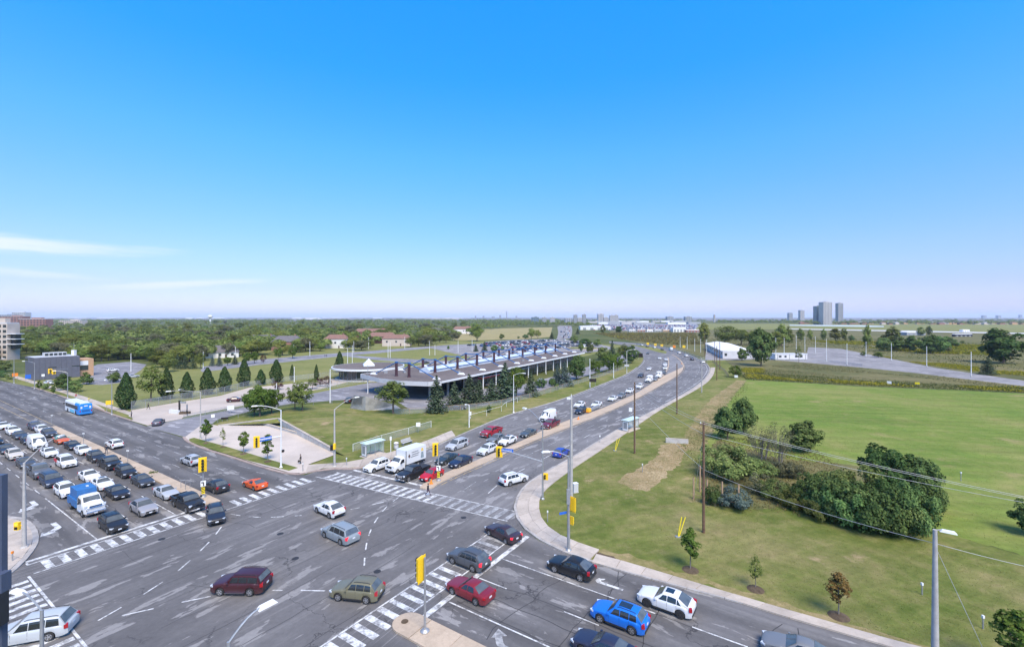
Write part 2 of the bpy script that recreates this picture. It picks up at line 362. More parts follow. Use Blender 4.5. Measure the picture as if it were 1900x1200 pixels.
def slabs(name, inner, outer, mat, z=0.14, size=3.0, gap=0.025, across=1):
    li = sum((b - a).length for a, b in zip(inner, inner[1:])); lo = sum((b - a).length for a, b in zip(outer, outer[1:]))
    n = max(2, int(max(li, lo) / size)); a = rp(inner, n + 1); b = rp(outer, n + 1); root = struct(empty(name))
    for i in range(n):
        g = gap / size
        for k in range(across):
            f0, f1 = k / across + (0.004 if k else 0), (k + 1) / across - (0.004 if k < across - 1 else 0)
            A, B = a[i].lerp(b[i], f0), a[i].lerp(b[i], f1); C, D = a[i + 1].lerp(b[i + 1], f1), a[i + 1].lerp(b[i + 1], f0)
            q = [A.lerp(D, g), B.lerp(C, g), C.lerp(B, g), D.lerp(A, g)]
            ob('paving_slab', MB().prism(q, 0.01, z + random.uniform(-0.008, 0.008)), mat, root)
    return root
def pl(*pxs): return [W(*p) for p in pxs]

# ---- traced edges of the curving main road (from the junction outwards)
edgeL = smooth(pl((675, 868), (733, 851), (791, 836), (827, 820), (871, 800), (944, 769), (1006, 753), (1055, 737), (1090, 724), (1130, 708), (1161, 696), (1185, 680), (1195, 667), (1192, 656), (1180, 648), (1160, 641), (1130, 636)), 2)
edgeR = smooth(pl((955, 930), (970, 902), (1005, 878.7), (1054, 853), (1110, 818), (1157, 790), (1215, 760), (1254, 739), (1280, 724), (1304, 707), (1315, 693), (1317, 682), (1309, 673), (1289, 662), (1262, 652), (1231, 643), (1187, 637), (1130, 633)), 2)
medL = smooth(pl((797, 893), (825, 878), (855, 867), (897, 850), (960, 823), (1010, 797), (1063, 777), (1110, 762), (1180, 731), (1198, 719), (1218, 706), (1233, 695), (1240, 682), (1241, 671), (1239, 663)), 2)
medR = smooth(pl((812, 899), (855, 878), (900, 860), (970, 826), (1063, 790), (1110, 772), (1180, 741), (1210, 724), (1231, 712), (1254, 699), (1269, 686), (1267, 673), (1256, 663), (1247, 658)), 2)

# ---- cross street sheet (with the corner fillets), main road sheet 4 mm above it
south = [UV(-40, -6), UV(330, -6)]
north = pl((0, 706), (60, 718), (120, 737), (165, 752), (215, 771), (240, 780), (285, 795), (341, 812), (347, 819), (379, 833), (427, 847), (486, 867), (536, 880), (566, 881), (604, 869), (640, 871), (675, 869))
se = pl((955, 931), (953, 945), (957, 960), (972, 982), (1000, 1003), (1050, 1027), (1108, 1047), (1250, 1087), (1450, 1138), (1690, 1202), (1900, 1253))
road_w = struct(ob('road', MB().sheet([UV(-25, -6)] + [UV(330, -6), UV(330, 43)] + north + se, 0.020), M_asph))
main_poly = edgeL + edgeR[::-1] + [W(938, 962), W(600, 889), W(640, 876)]
road_n = struct(ob('road', MB().sheet(main_poly, 0.024), M_asph_n))
# drives, lots, paths
ground_patch('park_lawn', [(0, 702), (26, 711), (244, 779), (320, 770), (352, 768), (520, 742), (700, 726), (760, 716), (900, 690), (1090, 660), (1160, 641), (1060, 634), (860, 632), (560, 640), (300, 676), (190, 690), (60, 690)], M_lawn_w, 0.004)
ground_patch('lawn', [(392, 788), (470, 764), (545, 752), (650, 746), (760, 762), (880, 757), (960, 742), (1010, 727), (1090, 704), (1160, 680), (1184, 660), (1196, 665), (1187, 681), (1161, 697), (1131, 708), (1091, 724), (1055, 737), (1006, 754), (944, 769), (871, 800), (827, 820), (792, 836), (733, 851), (675, 869), (620, 866), (560, 860)], M_lawn, 0.012)
ground_patch('lawn', [(955, 931), (970, 903), (1054, 853), (1157, 790), (1254, 739), (1304, 707), (1317, 690), (1316, 680), (1289, 662), (1345, 668), (1372, 690), (1385, 706), (1330, 770), (1300, 840), (1330, 900), (1500, 940), (1740, 985), (1930, 1040), (1990, 1270), (1690, 1203), (1450, 1139), (1108, 1048), (1000, 1004), (957, 961)], M_lawn, 0.012)
ground_patch('grass_field', [(1385, 704), (1600, 717), (1780, 724), (2100, 740), (2600, 1250), (1990, 1270), (1930, 1041), (1740, 986), (1500, 941), (1330, 901), (1300, 841), (1330, 771)], M_lawn_b, 0.008)
ground_patch('scrubland', [(1289, 661), (1232, 643), (1188, 637), (1140, 626), (1130, 613), (1250, 613), (1330, 612), (1640, 612), (2000, 612), (2400, 640), (2100, 738), (1780, 723), (1600, 716), (1386, 703), (1372, 689), (1345, 667)], M_scrub, 0.006)
ground_patch('driveway', [(270, 791), (337, 777), (352, 775), (452, 756), (545, 737), (620, 722), (690, 709), (760, 712), (815, 716), (880, 722), (960, 716), (1060, 690), (1130, 668), (1160, 655), (1182, 652), (1180, 662), (1130, 684), (1060, 706), (990, 729), (900, 752), (840, 757), (760, 759), (735, 744), (650, 741), (545, 748), (470, 761), (404, 778), (392, 787), (345, 811)], M_drive, 0.016)
ground_patch('bus_forecourt', [(236, 778), (243, 761), (324, 747), (408, 734), (462, 719), (540, 712), (600, 705), (660, 697), (680, 700), (600, 720), (540, 733), (450, 752), (341, 773), (337, 776.5), (274, 789)], M_plaza, 0.012)
ground_patch('park_path', [(372, 687), (378, 680), (480, 667), (600, 657), (700, 650), (760, 645), (830, 640), (900, 637), (900, 640), (830, 643), (765, 649), (700, 655), (650, 659), (600, 664), (480, 677), (375, 690)], M_drive, 0.010)
ground_patch('park_path', [(640, 661), (652, 658.5), (720, 664), (800, 668), (900, 672), (900, 676), (790, 674), (700, 668)], M_drive, 0.0125)
ground_patch('parking_lot', [(800, 646), (850, 641), (900, 638), (900, 634), (960, 630), (1010, 629), (1075, 631), (1110, 638), (1140, 645), (1120, 651), (1080, 655), (1040, 655), (960, 660), (905, 668), (860, 660)], M_asph_lot, 0.014)
ground_patch('parking_lot', [(150, 704), (152, 690), (180, 676), (240, 671), (272, 676), (262, 686), (240, 700), (190, 704)], M_drive, 0.014)
ground_patch('parking_lot', [(150, 712), (170, 705), (236, 702), (240, 708), (190, 714)], M_drive, 0.011)
ground_patch('equipment_yard', [(1497, 655), (1500, 644), (1560, 647), (1640, 663), (1740, 683), (1900, 706), (2200, 745), (2200, 756), (1900, 716), (1800, 704), (1700, 692), (1600, 682), (1500, 673), (1440, 668), (1395, 666), (1395, 660)], M_asph_lot, 0.014)
ground_patch('building_yard', [(1308, 668), (1312, 640), (1395, 655), (1395, 667), (1350, 668)], M_asph_lot, 0.018)
# distant strips: hay field, motorway, airfield
ground_patch('hay_field', [(840, 632), (850, 613), (930, 609), (1025, 607), (1020, 625), (980, 629), (900, 631)], ground_mat('hay', [(0.26, 0.22, 0.10), (0.30, 0.25, 0.12), (0.24, 0.22, 0.09)], 0.004, 0.1), 0.020)
ground_patch('airfield_apron', [(1080, 604), (1150, 600), (1290, 600), (1300, 606), (1290, 613.5), (1200, 616), (1130, 612)], concrete('apron_concrete', (0.22, 0.22, 0.25), 0.4, 0.01), 0.030)
ground_patch('airfield_grass', [(1290, 612), (1300, 600), (1500, 600), (1900, 601), (2300, 602), (2300, 625), (1900, 617), (1700, 613), (1480, 611)], M_lawn_w, 0.050)
ground_patch('runway', [(1465, 610.8), (1900, 619.5), (2300, 628), (2300, 625), (1900, 617.5), (1700, 613.5), (1465, 609.4)], M_runway, 0.080)
ground_patch('runway', [(1465, 602.5), (1600, 603.5), (1640, 605), (1640, 606.5), (1465, 604)], concrete('taxiway', (0.45, 0.52, 0.55), 0.2, 0.01), 0.085)
ground_patch('motorway', [(1033, 630), (1036, 617), (1034, 606), (1038, 604), (1060, 604), (1062, 612), (1060, 628)], M_asph_lot, 0.040)
M_city = ground_mat('far_town', [(0.07, 0.085, 0.07), (0.14, 0.13, 0.12), (0.26, 0.25, 0.24)], 0.0011, 0.006)
ground_patch('far_plain', [UU * 100 + Vector((-30000, 2600, 0)), Vector((-2200, 2600, 0)), Vector((-500, 3200, 0)), Vector((800, 3000, 0)), Vector((9000, 3000, 0)), Vector((40000, 40000, 0)), Vector((-40000, 40000, 0))], M_city, 0.3, world=True)
ground_patch('worn_verge', [(1110, 1030), (1180, 1049), (1260, 1073), (1370, 1106), (1490, 1141), (1610, 1176), (1740, 1212), (1730, 1200), (1600, 1163), (1480, 1128), (1360, 1090), (1270, 1062), (1180, 1034), (1120, 1018)], ground_mat('worn_grass', [(0.14, 0.145, 0.04), (0.22, 0.185, 0.08), (0.31, 0.235, 0.125)], 0.25, 1.6), 0.0165)
# worn earth and dry grass
ground_patch('dirt_track', [(1095, 1021), (1110, 1024), (1180, 1047), (1260, 1073), (1262, 1077), (1175, 1056), (1108, 1040)], M_soil, 0.021)
ground_patch('dry_ditch', [(1144, 893), (1160, 880), (1190, 866), (1215, 850), (1225, 825), (1262, 822), (1276, 834), (1262, 858), (1225, 890), (1200, 912), (1168, 905)], M_dry, 0.020)
ground_patch('dry_ditch', [(1262, 820), (1280, 795), (1300, 760), (1325, 735), (1368, 705), (1385, 706), (1352, 745), (1330, 790), (1300, 838), (1276, 834)], ground_mat('rough_bank', [(0.11, 0.13, 0.035), (0.22, 0.185, 0.08), (0.36, 0.27, 0.15)], 0.12, 1.4), 0.020)
ground_patch('thicket_ground', [(1290, 870), (1330, 815), (1440, 850), (1560, 860), (1690, 880), (1735, 930), (1720, 980), (1640, 982), (1500, 940), (1400, 945), (1310, 938)], M_scrub, 0.024)

# ---- kerbs and sidewalks
kerb('kerb', offset(edgeL[:46], 0.12), 0.30, M_kerb, seg=4.0)
kr = smooth(pl((1280, 724), (1254, 739), (1215, 760), (1157, 790), (1110, 818), (1054, 853), (1005, 878.7), (970, 902), (955, 930), (953, 945), (957, 960), (972, 982), (1000, 1003), (1050, 1027), (1108, 1047), (1250, 1087), (1450, 1138), (1690, 1202), (1900, 1253)), 2)
kerb('kerb', offset(kr, 0.12), 0.34, M_kerb, seg=3.2)
kerb('kerb', offset(edgeR[32:], -0.12), 0.34, M_kerb, seg=6.0)
w_in = offset(smooth(pl((1317, 682), (1316, 692), (1305, 706.5), (1281, 724), (1254, 739), (1215, 760), (1157, 790), (1110, 818), (1054, 853), (1005, 878.7), (970, 902), (955, 930), (953, 945), (957, 960), (972, 982), (1000, 1003), (1050, 1027), (1092, 1042)), 2), 0.32)
w_out = smooth(pl((1327, 682), (1325, 694), (1315, 708), (1294, 722), (1265, 738), (1226, 760), (1196, 780), (1124, 830), (1061, 871), (1012, 907), (998, 930), (1003, 962), (1018, 980), (1046, 998), (1085, 1012), (1112, 1021)), 2)
slabs('sidewalk', w_in, w_out, M_walk, 0.14, 2.6, 0.03, across=2)
slabs('sidewalk', pl((1098, 1044), (1250, 1084.5), (1330, 1105), (1450, 1143), (1560, 1175), (1690, 1212), (1850, 1257)), pl((1106, 1029), (1160, 1043), (1250, 1070), (1370, 1106), (1490, 1141), (1610, 1176), (1740, 1212), (1900, 1257)), M_walk, 0.145, 2.6)
# north-west corner: plaza, grass strip with street trees, pink kerb, footpaths
ground_patch('plaza', [(342, 812), (372, 790), (392, 788), (404, 790), (476, 782), (550, 806), (618, 838), (619, 845), (572, 862), (590, 869), (602, 868.5), (568, 879), (536, 877), (486, 864), (427, 844), (379, 830.5), (350, 817)], M_plaza, 0.10)
kerb('kerb', smooth(pl((341, 811), (347, 819.5), (379, 833), (427, 847), (486, 867), (536, 880), (566, 880.5), (604, 868.5), (640, 871), (675, 869), (733, 851), (791, 836)), 1), 0.5, M_kerb_red, z1=0.13, seg=3.0)
ground_patch('lawn', [(351, 819.5), (351, 815), (360, 812.5), (420, 829), (500, 853), (553, 868.5), (536, 874), (466, 856.5), (388, 833)], M_lawn, 0.115)
slabs('sidewalk', smooth(pl((566, 878), (606, 866.5), (642, 869), (676, 866), (733, 848), (791, 833), (845, 809)), 1), smooth(pl((572, 863), (606, 861), (640, 859), (676, 852), (730, 838), (780, 823), (838, 799)), 1), M_walk, 0.135, 3.0)
# north side of the cross street, west of the drive
kerb('kerb', pl((243, 780), (215, 771), (165, 752), (120, 737), (60, 718)), 0.5, M_kerb_red, z1=0.13, seg=4.0)
slabs('sidewalk', pl((239, 770), (215, 762), (168, 746), (110, 727), (60, 711.5), (35, 704), (0, 694)), pl((246, 766), (222, 758), (175, 742), (117, 723), (66, 708), (40, 700), (4, 690.5)), M_walk, 0.12, 4.0)
ground_patch('lawn', [(242, 780), (215, 771), (190, 762), (196, 760), (238, 772), (247, 777)], M_lawn, 0.09)
ground_patch('paved_strip', [(167, 751), (212, 769), (192, 759), (175, 748), (168, 746.5)], M_plaza, 0.085)
ground_patch('lawn', [(60, 717), (120, 736), (133, 740), (120, 731), (85, 719), (64, 713)], M_lawn, 0.09)
# south-west corner
slabs('sidewalk', pl((-60, 958), (0, 963), (33, 962), (50, 972), (61, 988), (62, 1005), (54, 1021), (40, 1038), (18, 1060), (-40, 1100)), pl((-60, 1000), (-40, 1005), (-10, 1008), (-8, 1012), (-6, 1015), (-6, 1018), (-10, 1022), (-20, 1026), (-30, 1030), (-60, 1040)), M_walk, 0.135, 3.0, across=1)
kerb('kerb', smooth(pl((-60, 956), (0, 961.5), (34, 960), (53, 970), (66, 987), (67, 1006), (58, 1023), (43, 1041), (20, 1063), (-40, 1104)), 1), 0.5, M_kerb, seg=2.0)

# ---- medians
mw = [UV(147, 29.0), UV(147, 30.5), UV(68.6, 30.6), UV(67.9, 30.2), UV(67.8, 29.2), UV(68.6, 28.7)]
slabs('median', [UV(147, 28.95), UV(68.5, 28.8)], [UV(147, 30.55), UV(68.2, 30.6)], M_median, 0.17, 3.2)
nose = [UV(26.55, 25.6)] + [UV(27.9 + 1.3 * math.sin(k * math.pi / 10), 26.9 - 1.3 * math.cos(k * math.pi / 10)) for k in range(11)] + [UV(26.55, 28.2)]
md = slabs('median', [UV(26.5, 28.2), UV(-20, 28.2)], [UV(26.5, 25.6), UV(-20, 25.6)], M_median, 0.17, 3.2); ob('nose_slab', MB().prism(nose, 0.01, 0.17), M_median, md)
slabs('median', medL[:44], medR[:44], M_median, 0.17, 4.0)
tip = pl((797, 893), (812, 899), (805, 905), (790, 908), (779, 906), (785, 899)); ob('median', MB().prism(tip, 0, 0.17), M_median)['kind'] = 'structure'
ground_patch('median_island', medL[40:] + medR[40:][::-1], asphalt('island_asphalt', (0.20, 0.195, 0.20), (0.30, 0.28, 0.275), 1.0, 0.8), 0.032, world=True)
kerb('kerb', medL[43:], 0.5, M_median, z1=0.17, seg=6.0); kerb('kerb', medR[43:], 0.6, M_median, z1=0.17, seg=6.0)
ground_patch('median_lawn', [(1160, 638.5), (1190, 640.5), (1215, 644.5), (1237, 652), (1236, 656), (1220, 653), (1200, 647), (1180, 642)], M_lawn_w, 0.034)

# ================================================================== road markings (thin paint films, parts of their road)
def marks(road, name, mb, mat):
    return ob(name, mb, mat, road)
def bar_uv(road, u0, u1, v0, v1, z, mat, name): marks(road, name, MB().sheet([UV(u0, v0), UV(u1, v0), UV(u1, v1), UV(u0, v1)], z), mat)
ZM = 0.030
for i in range(12): bar_uv(road_w, 64.75, 67.1, 12.75 + 1.29 * i, 13.40 + 1.29 * i, ZM, M_white, 'crosswalk_bar')
for i in range(9): bar_uv(road_w, 64.75, 67.2, 31.2 + 1.29 * i, 31.85 + 1.29 * i, ZM, M_white, 'crosswalk_bar')
bar_uv(road_w, 64.45, 64.62, 11.8, 42.6, ZM, M_white, 'crosswalk_edge_line'); bar_uv(road_w, 67.2, 67.36, 11.8, 28.6, ZM, M_white, 'crosswalk_edge_line')
bar_uv(road_w, 67.95, 68.45, 11.9, 28.5, ZM, M_white, 'stop_line'); bar_uv(road_w, 67.4, 67.9, 11.8, 11.98, ZM, M_white, 'stop_line')
for i in range(13): bar_uv(road_w, 62.9 - 1.3 * i, 63.5 - 1.3 * i, 7.8, 11.2, ZM, M_white, 'crosswalk_bar')
bar_uv(road_w, 46.0, 64.3, 11.3, 11.5, ZM, M_white, 'crosswalk_edge_line')
for i in range(21): bar_uv(road_w, 28.85, 31.5, 17.6 + 1.29 * i + (0.1 if i > 7 else 0), 18.25 + 1.29 * i, ZM, M_white if i < 14 else M_whiteworn, 'crosswalk_bar')
bar_uv(road_w, 31.55, 31.72, 17.0, 45.6, ZM, M_white, 'crosswalk_edge_line'); bar_uv(road_w, 28.62, 28.78, 28.2, 45.9, ZM, M_white, 'crosswalk_edge_line')
bar_uv(road_w, 27.15, 27.7, 28.3, 45.3, ZM, M_white, 'stop_line')
def skew(u): return 43.6 + (65.5 - u) * 0.105
for i in range(24):
    u = 64.6 - 1.40 * i; marks(road_w, 'crosswalk_bar', MB().sheet([UV(u, skew(u) + 0.2), UV(u - 0.66, skew(u - 0.66) + 0.2), UV(u - 0.66, skew(u - 0.66) + 2.95), UV(u, skew(u) + 2.95)], ZM + 0.004), M_white if i < 15 else M_whiteworn)
marks(road_w, 'crosswalk_edge_line', MB().sheet([UV(66, skew(66)), UV(31.6, skew(31.6)), UV(31.6, skew(31.6) + 0.17), UV(66, skew(66) + 0.17)], ZM + 0.004), M_white)
marks(road_w, 'crosswalk_edge_line', MB().sheet([UV(65, skew(65) + 3.0), UV(32.4, skew(32.4) + 3.0), UV(32.4, skew(32.4) + 3.15), UV(65, skew(65) + 3.15)], ZM + 0.004), M_white)
marks(road_w, 'stop_line', MB().sheet([UV(63.6, 48.7), UV(48.2, 49.9), UV(48.2, 50.45), UV(63.6, 49.25)], ZM + 0.004), M_white)
def dashes(road, path, w, dash, gap, z, mat, name='lane_dash', start=0.0):
    L = [0.0]
    for a, b in zip(path, path[1:]): L.append(L[-1] + (b - a).length)
    def at(s):
        for i in range(len(L) - 1):
            if s <= L[i + 1]: return path[i].lerp(path[i + 1], (s - L[i]) / max(L[i + 1] - L[i], 1e-9))
        return path[-1]
    s = start
    while s < L[-1]:
        e = min(s + dash, L[-1]); n = max(1, int((e - s) / 2.5)); pts = [at(s + (e - s) * k / n) for k in range(n + 1)]
        mb = MB(); strip(mb, pts, w, z); marks(road, name, mb, mat); s += dash + gap
# cross street, west leg
for v in (21.5, 25.35): 
    dashes(road_w, [UV(68.6, v), UV(200, v)], 0.13, 3, 4.2, ZM, M_white, start=8.0 if v > 22 else 3.3)
    if v > 22: dashes(road_w, [UV(68.5, v), UV(76.3, v)], 0.13, 20, 1, ZM, M_white, 'lane_line')
dashes(road_w, [UV(68.5, 17.6), UV(90.0, 17.6)], 0.13, 30, 1, ZM, M_white, 'lane_line')
dashes(road_w, [UV(93, 17.6), UV(170, 17.6)], 0.13, 2.5, 3.5, ZM, M_white)
for v in (33.7, 37.0): dashes(road_w, [UV(71, v), UV(300, v)], 0.13, 3, 5.2, ZM, M_whiteworn, start=2.0)
dashes(road_w, [UV(96, 40.0), UV(300, 40.0)], 0.14, 2.4, 3.4, ZM, M_whiteworn, start=18)
dashes(road_w, [UV(147, 30.6), UV(320, 30.9)], 0.14, 400, 1, ZM, M_yellow, 'lane_line'); dashes(road_w, [UV(150, 28.6), UV(320, 28.3)], 0.14, 400, 1, ZM, M_yellow, 'lane_line')
# cross street, east leg
dashes(road_w, [UV(27.0, 31.0), UV(-10, 31.0)], 0.14, 60, 1, ZM, M_white, 'lane_line'); dashes(road_w, [UV(27.0, 35.45), UV(-10, 35.4)], 0.13, 3.2, 6.0, ZM, M_white)
dashes(road_w, [UV(27.1, 39.6), UV(15, 39.55), UV(4, 39.4)], 0.14, 16, 3, ZM, M_white, 'lane_line')
# main road lanes
def lerpl(a, b, f, n=60):
    A, B = rp(a, n), rp(b, n); return [x.lerp(y, f) for x, y in zip(A, B)]
k = min(len(edgeL), 54)
sbL = edgeL[4:k]; sbM = medL
dashes(road_n, [UV(50.2, 0)] and lerpl(sbM, sbL, 0.26), 0.13, 3, 5.5, ZM + 0.004, M_white); 
for f in (0.5, 0.76): dashes(road_n, lerpl(sbM, sbL, f), 0.13, 3, 6, ZM + 0.004, M_whiteworn)
dashes(road_n, [UV(52.1, 50.6), UV(52.1, 60)], 0.13, 20, 1, ZM + 0.005, M_white, 'lane_line')
dashes(road_n, [UV(56.1, 50.4), UV(56.1, 60)], 0.13, 20, 1, ZM + 0.005, M_white, 'lane_line')
nbR = edgeR[2:52]; nbM = medR
for f in (0.36, 0.66): dashes(road_n, lerpl(nbM, nbR, f), 0.13, 3.4, 5.5, ZM + 0.004, M_white if f > .5 else M_whiteworn)
ye = offset(medR, -0.55); dashes(road_n, ye[:46], 0.14, 500, 1, ZM + 0.004, M_yellow, 'edge_line')
dashes(road_n, offset(edgeR[28:56], 1.0), 0.16, 500, 1, ZM + 0.004, M_white, 'edge_line'); dashes(road_n, offset(edgeL[30:50], -0.9), 0.16, 500, 1, ZM + 0.004, M_white, 'edge_line')
# turning guide dashes across the junction
def guide(pxs, dash=1.5, gap=1.6): dashes(road_w, smooth(pl(*pxs), 2), 0.15, dash, gap, ZM, M_white, 'guide_dash')
guide([(428, 953.5), (452, 957.5), (478, 959.5), (503, 959.5), (530, 958), (560, 956)], 1.6, 1.3)
guide([(411, 977), (400, 992), (384, 1010), (366, 1027), (343, 1049), (316, 1070), (282, 1093), (233, 1122), (182, 1151)], 2.0, 1.9)
guide([(391, 1106), (339, 1116.5), (293, 1127), (237, 1139.5), (184, 1151)], 2.2, 2.0)
guide([(603, 1096), (554, 1094.5), (505, 1095)], 2.3, 1.7)
guide([(740, 922), (715, 941), (704, 956), (694, 970), (687, 985), (681, 1002), (678, 1022), (676, 1040), (675.7, 1062)], 1.6, 1.7)
guide([(712, 931), (680, 939), (650, 945)], 1.6, 1.7)
# arrows: outline on a 1 m grid, x along travel, y to the left
def arrow(road, p, ang, pts, s=1.0, z=ZM, mat=None):
    ca, sa = math.cos(ang), math.sin(ang)
    marks(road, 'turn_arrow', MB().sheet([Vector((p.x + (x * ca - y * sa) * s, p.y + (x * sa + y * ca) * s, 0)) for x, y in pts], z), mat or M_white)
RIGHT = [(-2.0, -0.2), (-2.0, 0.25), (0.1, 0.25), (0.35, 0.1), (0.9, -0.5), (1.15, -0.25), (1.3, -1.6), (0.1, -1.25), (0.45, -0.95), (-0.1, -0.35), (-0.35, -0.2)]
UTRN = [(-2.2, 0.0), (-2.2, 0.35), (0.7, 0.45), (1.1, 0.1), (0.9, -0.5), (0.2, -0.75), (0.3, -0.45), (0.55, -0.25), (0.4, 0.0)]
angE = math.atan2(-UU.y, -UU.x); angW = math.atan2(UU.y, UU.x); angS = math.atan2(-VV.y, -VV.x); angN = math.atan2(VV.y, VV.x)
arrow(road_w, W(66, 937), angE, RIGHT, 1.15); arrow(road_w, W(108, 979), angE, RIGHT, 1.15)
arrow(road_w, W(1122, 1081), angW, UTRN, 0.85); arrow(road_w, W(928, 1196), angW, RIGHT, 0.9, mat=M_whiteworn)
STR = [(-1.5, -0.1), (-1.5, 0.1), (0.2, 0.1), (0.2, 0.45), (1.5, 0), (0.2, -0.45), (0.2, -0.1)]
for px_ in ((838, 886), (803, 835), (1010, 756), (1040, 750), (38, 729), (62, 737)): 
    arrow(road_n if px_[0] > 700 else road_w, W(*px_), angS if px_[0] > 700 else angW, STR if px_[1] > 800 else RIGHT, 1.0, ZM + 0.006, M_whiteworn)

# sealed cracks and joints across the junction, manhole covers
M_tar = plain('crack_tar', (0.035, 0.034, 0.036), 0.8)
def crack(a, b, jit, w, z=0.0255, n=None):
    L = (b - a).length; n = n or max(4, int(L / 1.2)); d = (b - a).normalized(); nn = Vector((-d.y, d.x, 0)); off = 0.0; pts = []
    for i in range(n + 1): off = off * 0.8 + random.gauss(0, jit); pts.append(a.lerp(b, i / n) + nn * off)
    mb = MB(); strip(mb, pts, w, z); marks(road_w, 'sealed_crack', mb, M_tar)
for k in range(9): u = 33 + k * 3.75 + random.uniform(-.3, .3); v0 = random.uniform(8, 16); crack(UV(u, v0), UV(u + random.uniform(-.4, .4), random.uniform(34, 43)), 0.10, random.uniform(0.035, 0.06))
for k in range(8): u = random.uniform(32, 60); v = random.uniform(17, 42); L_ = random.uniform(3, 8); an_ = random.uniform(-.5, .5); crack(UV(u, v), UV(u + L_ * math.cos(an_), v + L_ * math.sin(an_)), 0.20, random.uniform(0.03, 0.05))
for v in (31.2, 35.2, 39.4, 33.2): crack(UV(26.5, v + .25), UV(-6, v + .1), 0.10, 0.07)
for k in range(7): u = 22 - k * 4.2 + random.uniform(-1, 1); crack(UV(u, 29), UV(u + random.uniform(-2, 2), 44), 0.25, 0.07)
for v in (33.6, 37.2, 41.0): crack(UV(70, v + .3), UV(200, v + .2), 0.08, 0.05)
for k in range(8): u = random.uniform(75, 140); crack(UV(u, 31), UV(u + random.uniform(-2, 2), 42), 0.25, 0.05)
for v in (17.4, 21.3, 25.2): crack(UV(69, v + .25), UV(120, v + .3), 0.08, 0.05)
M_iron = plain('cast_iron', (0.055, 0.05, 0.048), 0.6, 0.5, 0.3, 8)
for (x, y) in ((548, 1036), (700, 1060), (880, 1104), (520, 990), (300, 1000), (860, 960)):
    q = W(x, y); ob('manhole_cover', MB().lathe([(0.36, 0), (0.36, 0.006)], (0, 0, 0), 20), M_iron, road_w, (q.x, q.y, 0.0255))
# ================================================================== vehicles
def paint_obj(name, rough=0.36, metal=0.1):
    m, t, b = new_mat(name); oi = nd(t, 'ShaderNodeObjectInfo'); b.inputs['Roughness'].default_value = rough; b.inputs['Metallic'].default_value = metal
    b.inputs['Coat Weight'].default_value = 0.15; b.inputs['Coat Roughness'].default_value = 0.12
    tc = nd(t, 'ShaderNodeTexCoord'); n = noise(t, tc.outputs['Object'], 1.6, 5, 0.6)
    # road film near the sills
    sp = nd(t, 'ShaderNodeSeparateXYZ'); lk(t, tc, 'Object', sp, 0); mr = nd(t, 'ShaderNodeMapRange'); mr.inputs[1].default_value = 0.25; mr.inputs[2].default_value = 0.75; mr.inputs[3].default_value = 0.22; mr.inputs[4].default_value = 0.03; lk(t, sp, 'Z', mr, 0)
    mm = nd(t, 'ShaderNodeMath', operation='MULTIPLY'); lk(t, mr, 0, mm, 0); lk(t, n, 0, mm, 1)
    c = mixrgb(t, mm, oi.outputs['Color'], (0.20, 0.19, 0.175)); t.links.new(c.outputs['Result'], b.inputs['Base Color']); return m
M_paint = paint_obj('car_paint')
M_glass = plain('car_glass', (0.018, 0.022, 0.026), 0.05, 0.0, 0.2, 2.0, spec=0.9)
M_wind = plain('windshield_glass', (0.085, 0.095, 0.098), 0.07, 0.0, 0.35, 1.2, spec=0.9)  # lighter base colour paints in the grey sky reflected by windshields and rear windows
M_black = plain('black_trim', (0.022, 0.022, 0.024), 0.55, 0, 0.2)
M_tyre = plain('tyre_rubber', (0.020, 0.020, 0.021), 0.85, 0, 0.25)
M_rim = plain('alloy_rim', (0.42, 0.42, 0.43), 0.35, 0.7, 0.1)
M_rimdark = plain('dark_rim', (0.05, 0.05, 0.055), 0.4, 0.5, 0.1)
M_chrome = plain('chrome', (0.6, 0.6, 0.62), 0.2, 1.0, 0.05)
M_lamp = plain('headlight_lens', (0.55, 0.58, 0.62), 0.12, 0.1, 0.15, 8)
M_tail = plain('taillight_lens', (0.33, 0.012, 0.016), 0.2, 0, 0.15, 8)
M_tail_on, _t, _b = new_mat('taillight_lit'); _b.inputs['Base Color'].default_value = (0.5, 0.02, 0.03, 1); _b.inputs['Emission Color'].default_value = (1, 0.03, 0.06, 1); _b.inputs['Emission Strength'].default_value = 0.45
M_plate = plain('number_plate', (0.60, 0.62, 0.66), 0.5, 0, 0.2, 20)
M_seam = plain('panel_gap', (0.03, 0.03, 0.03), 0.8)

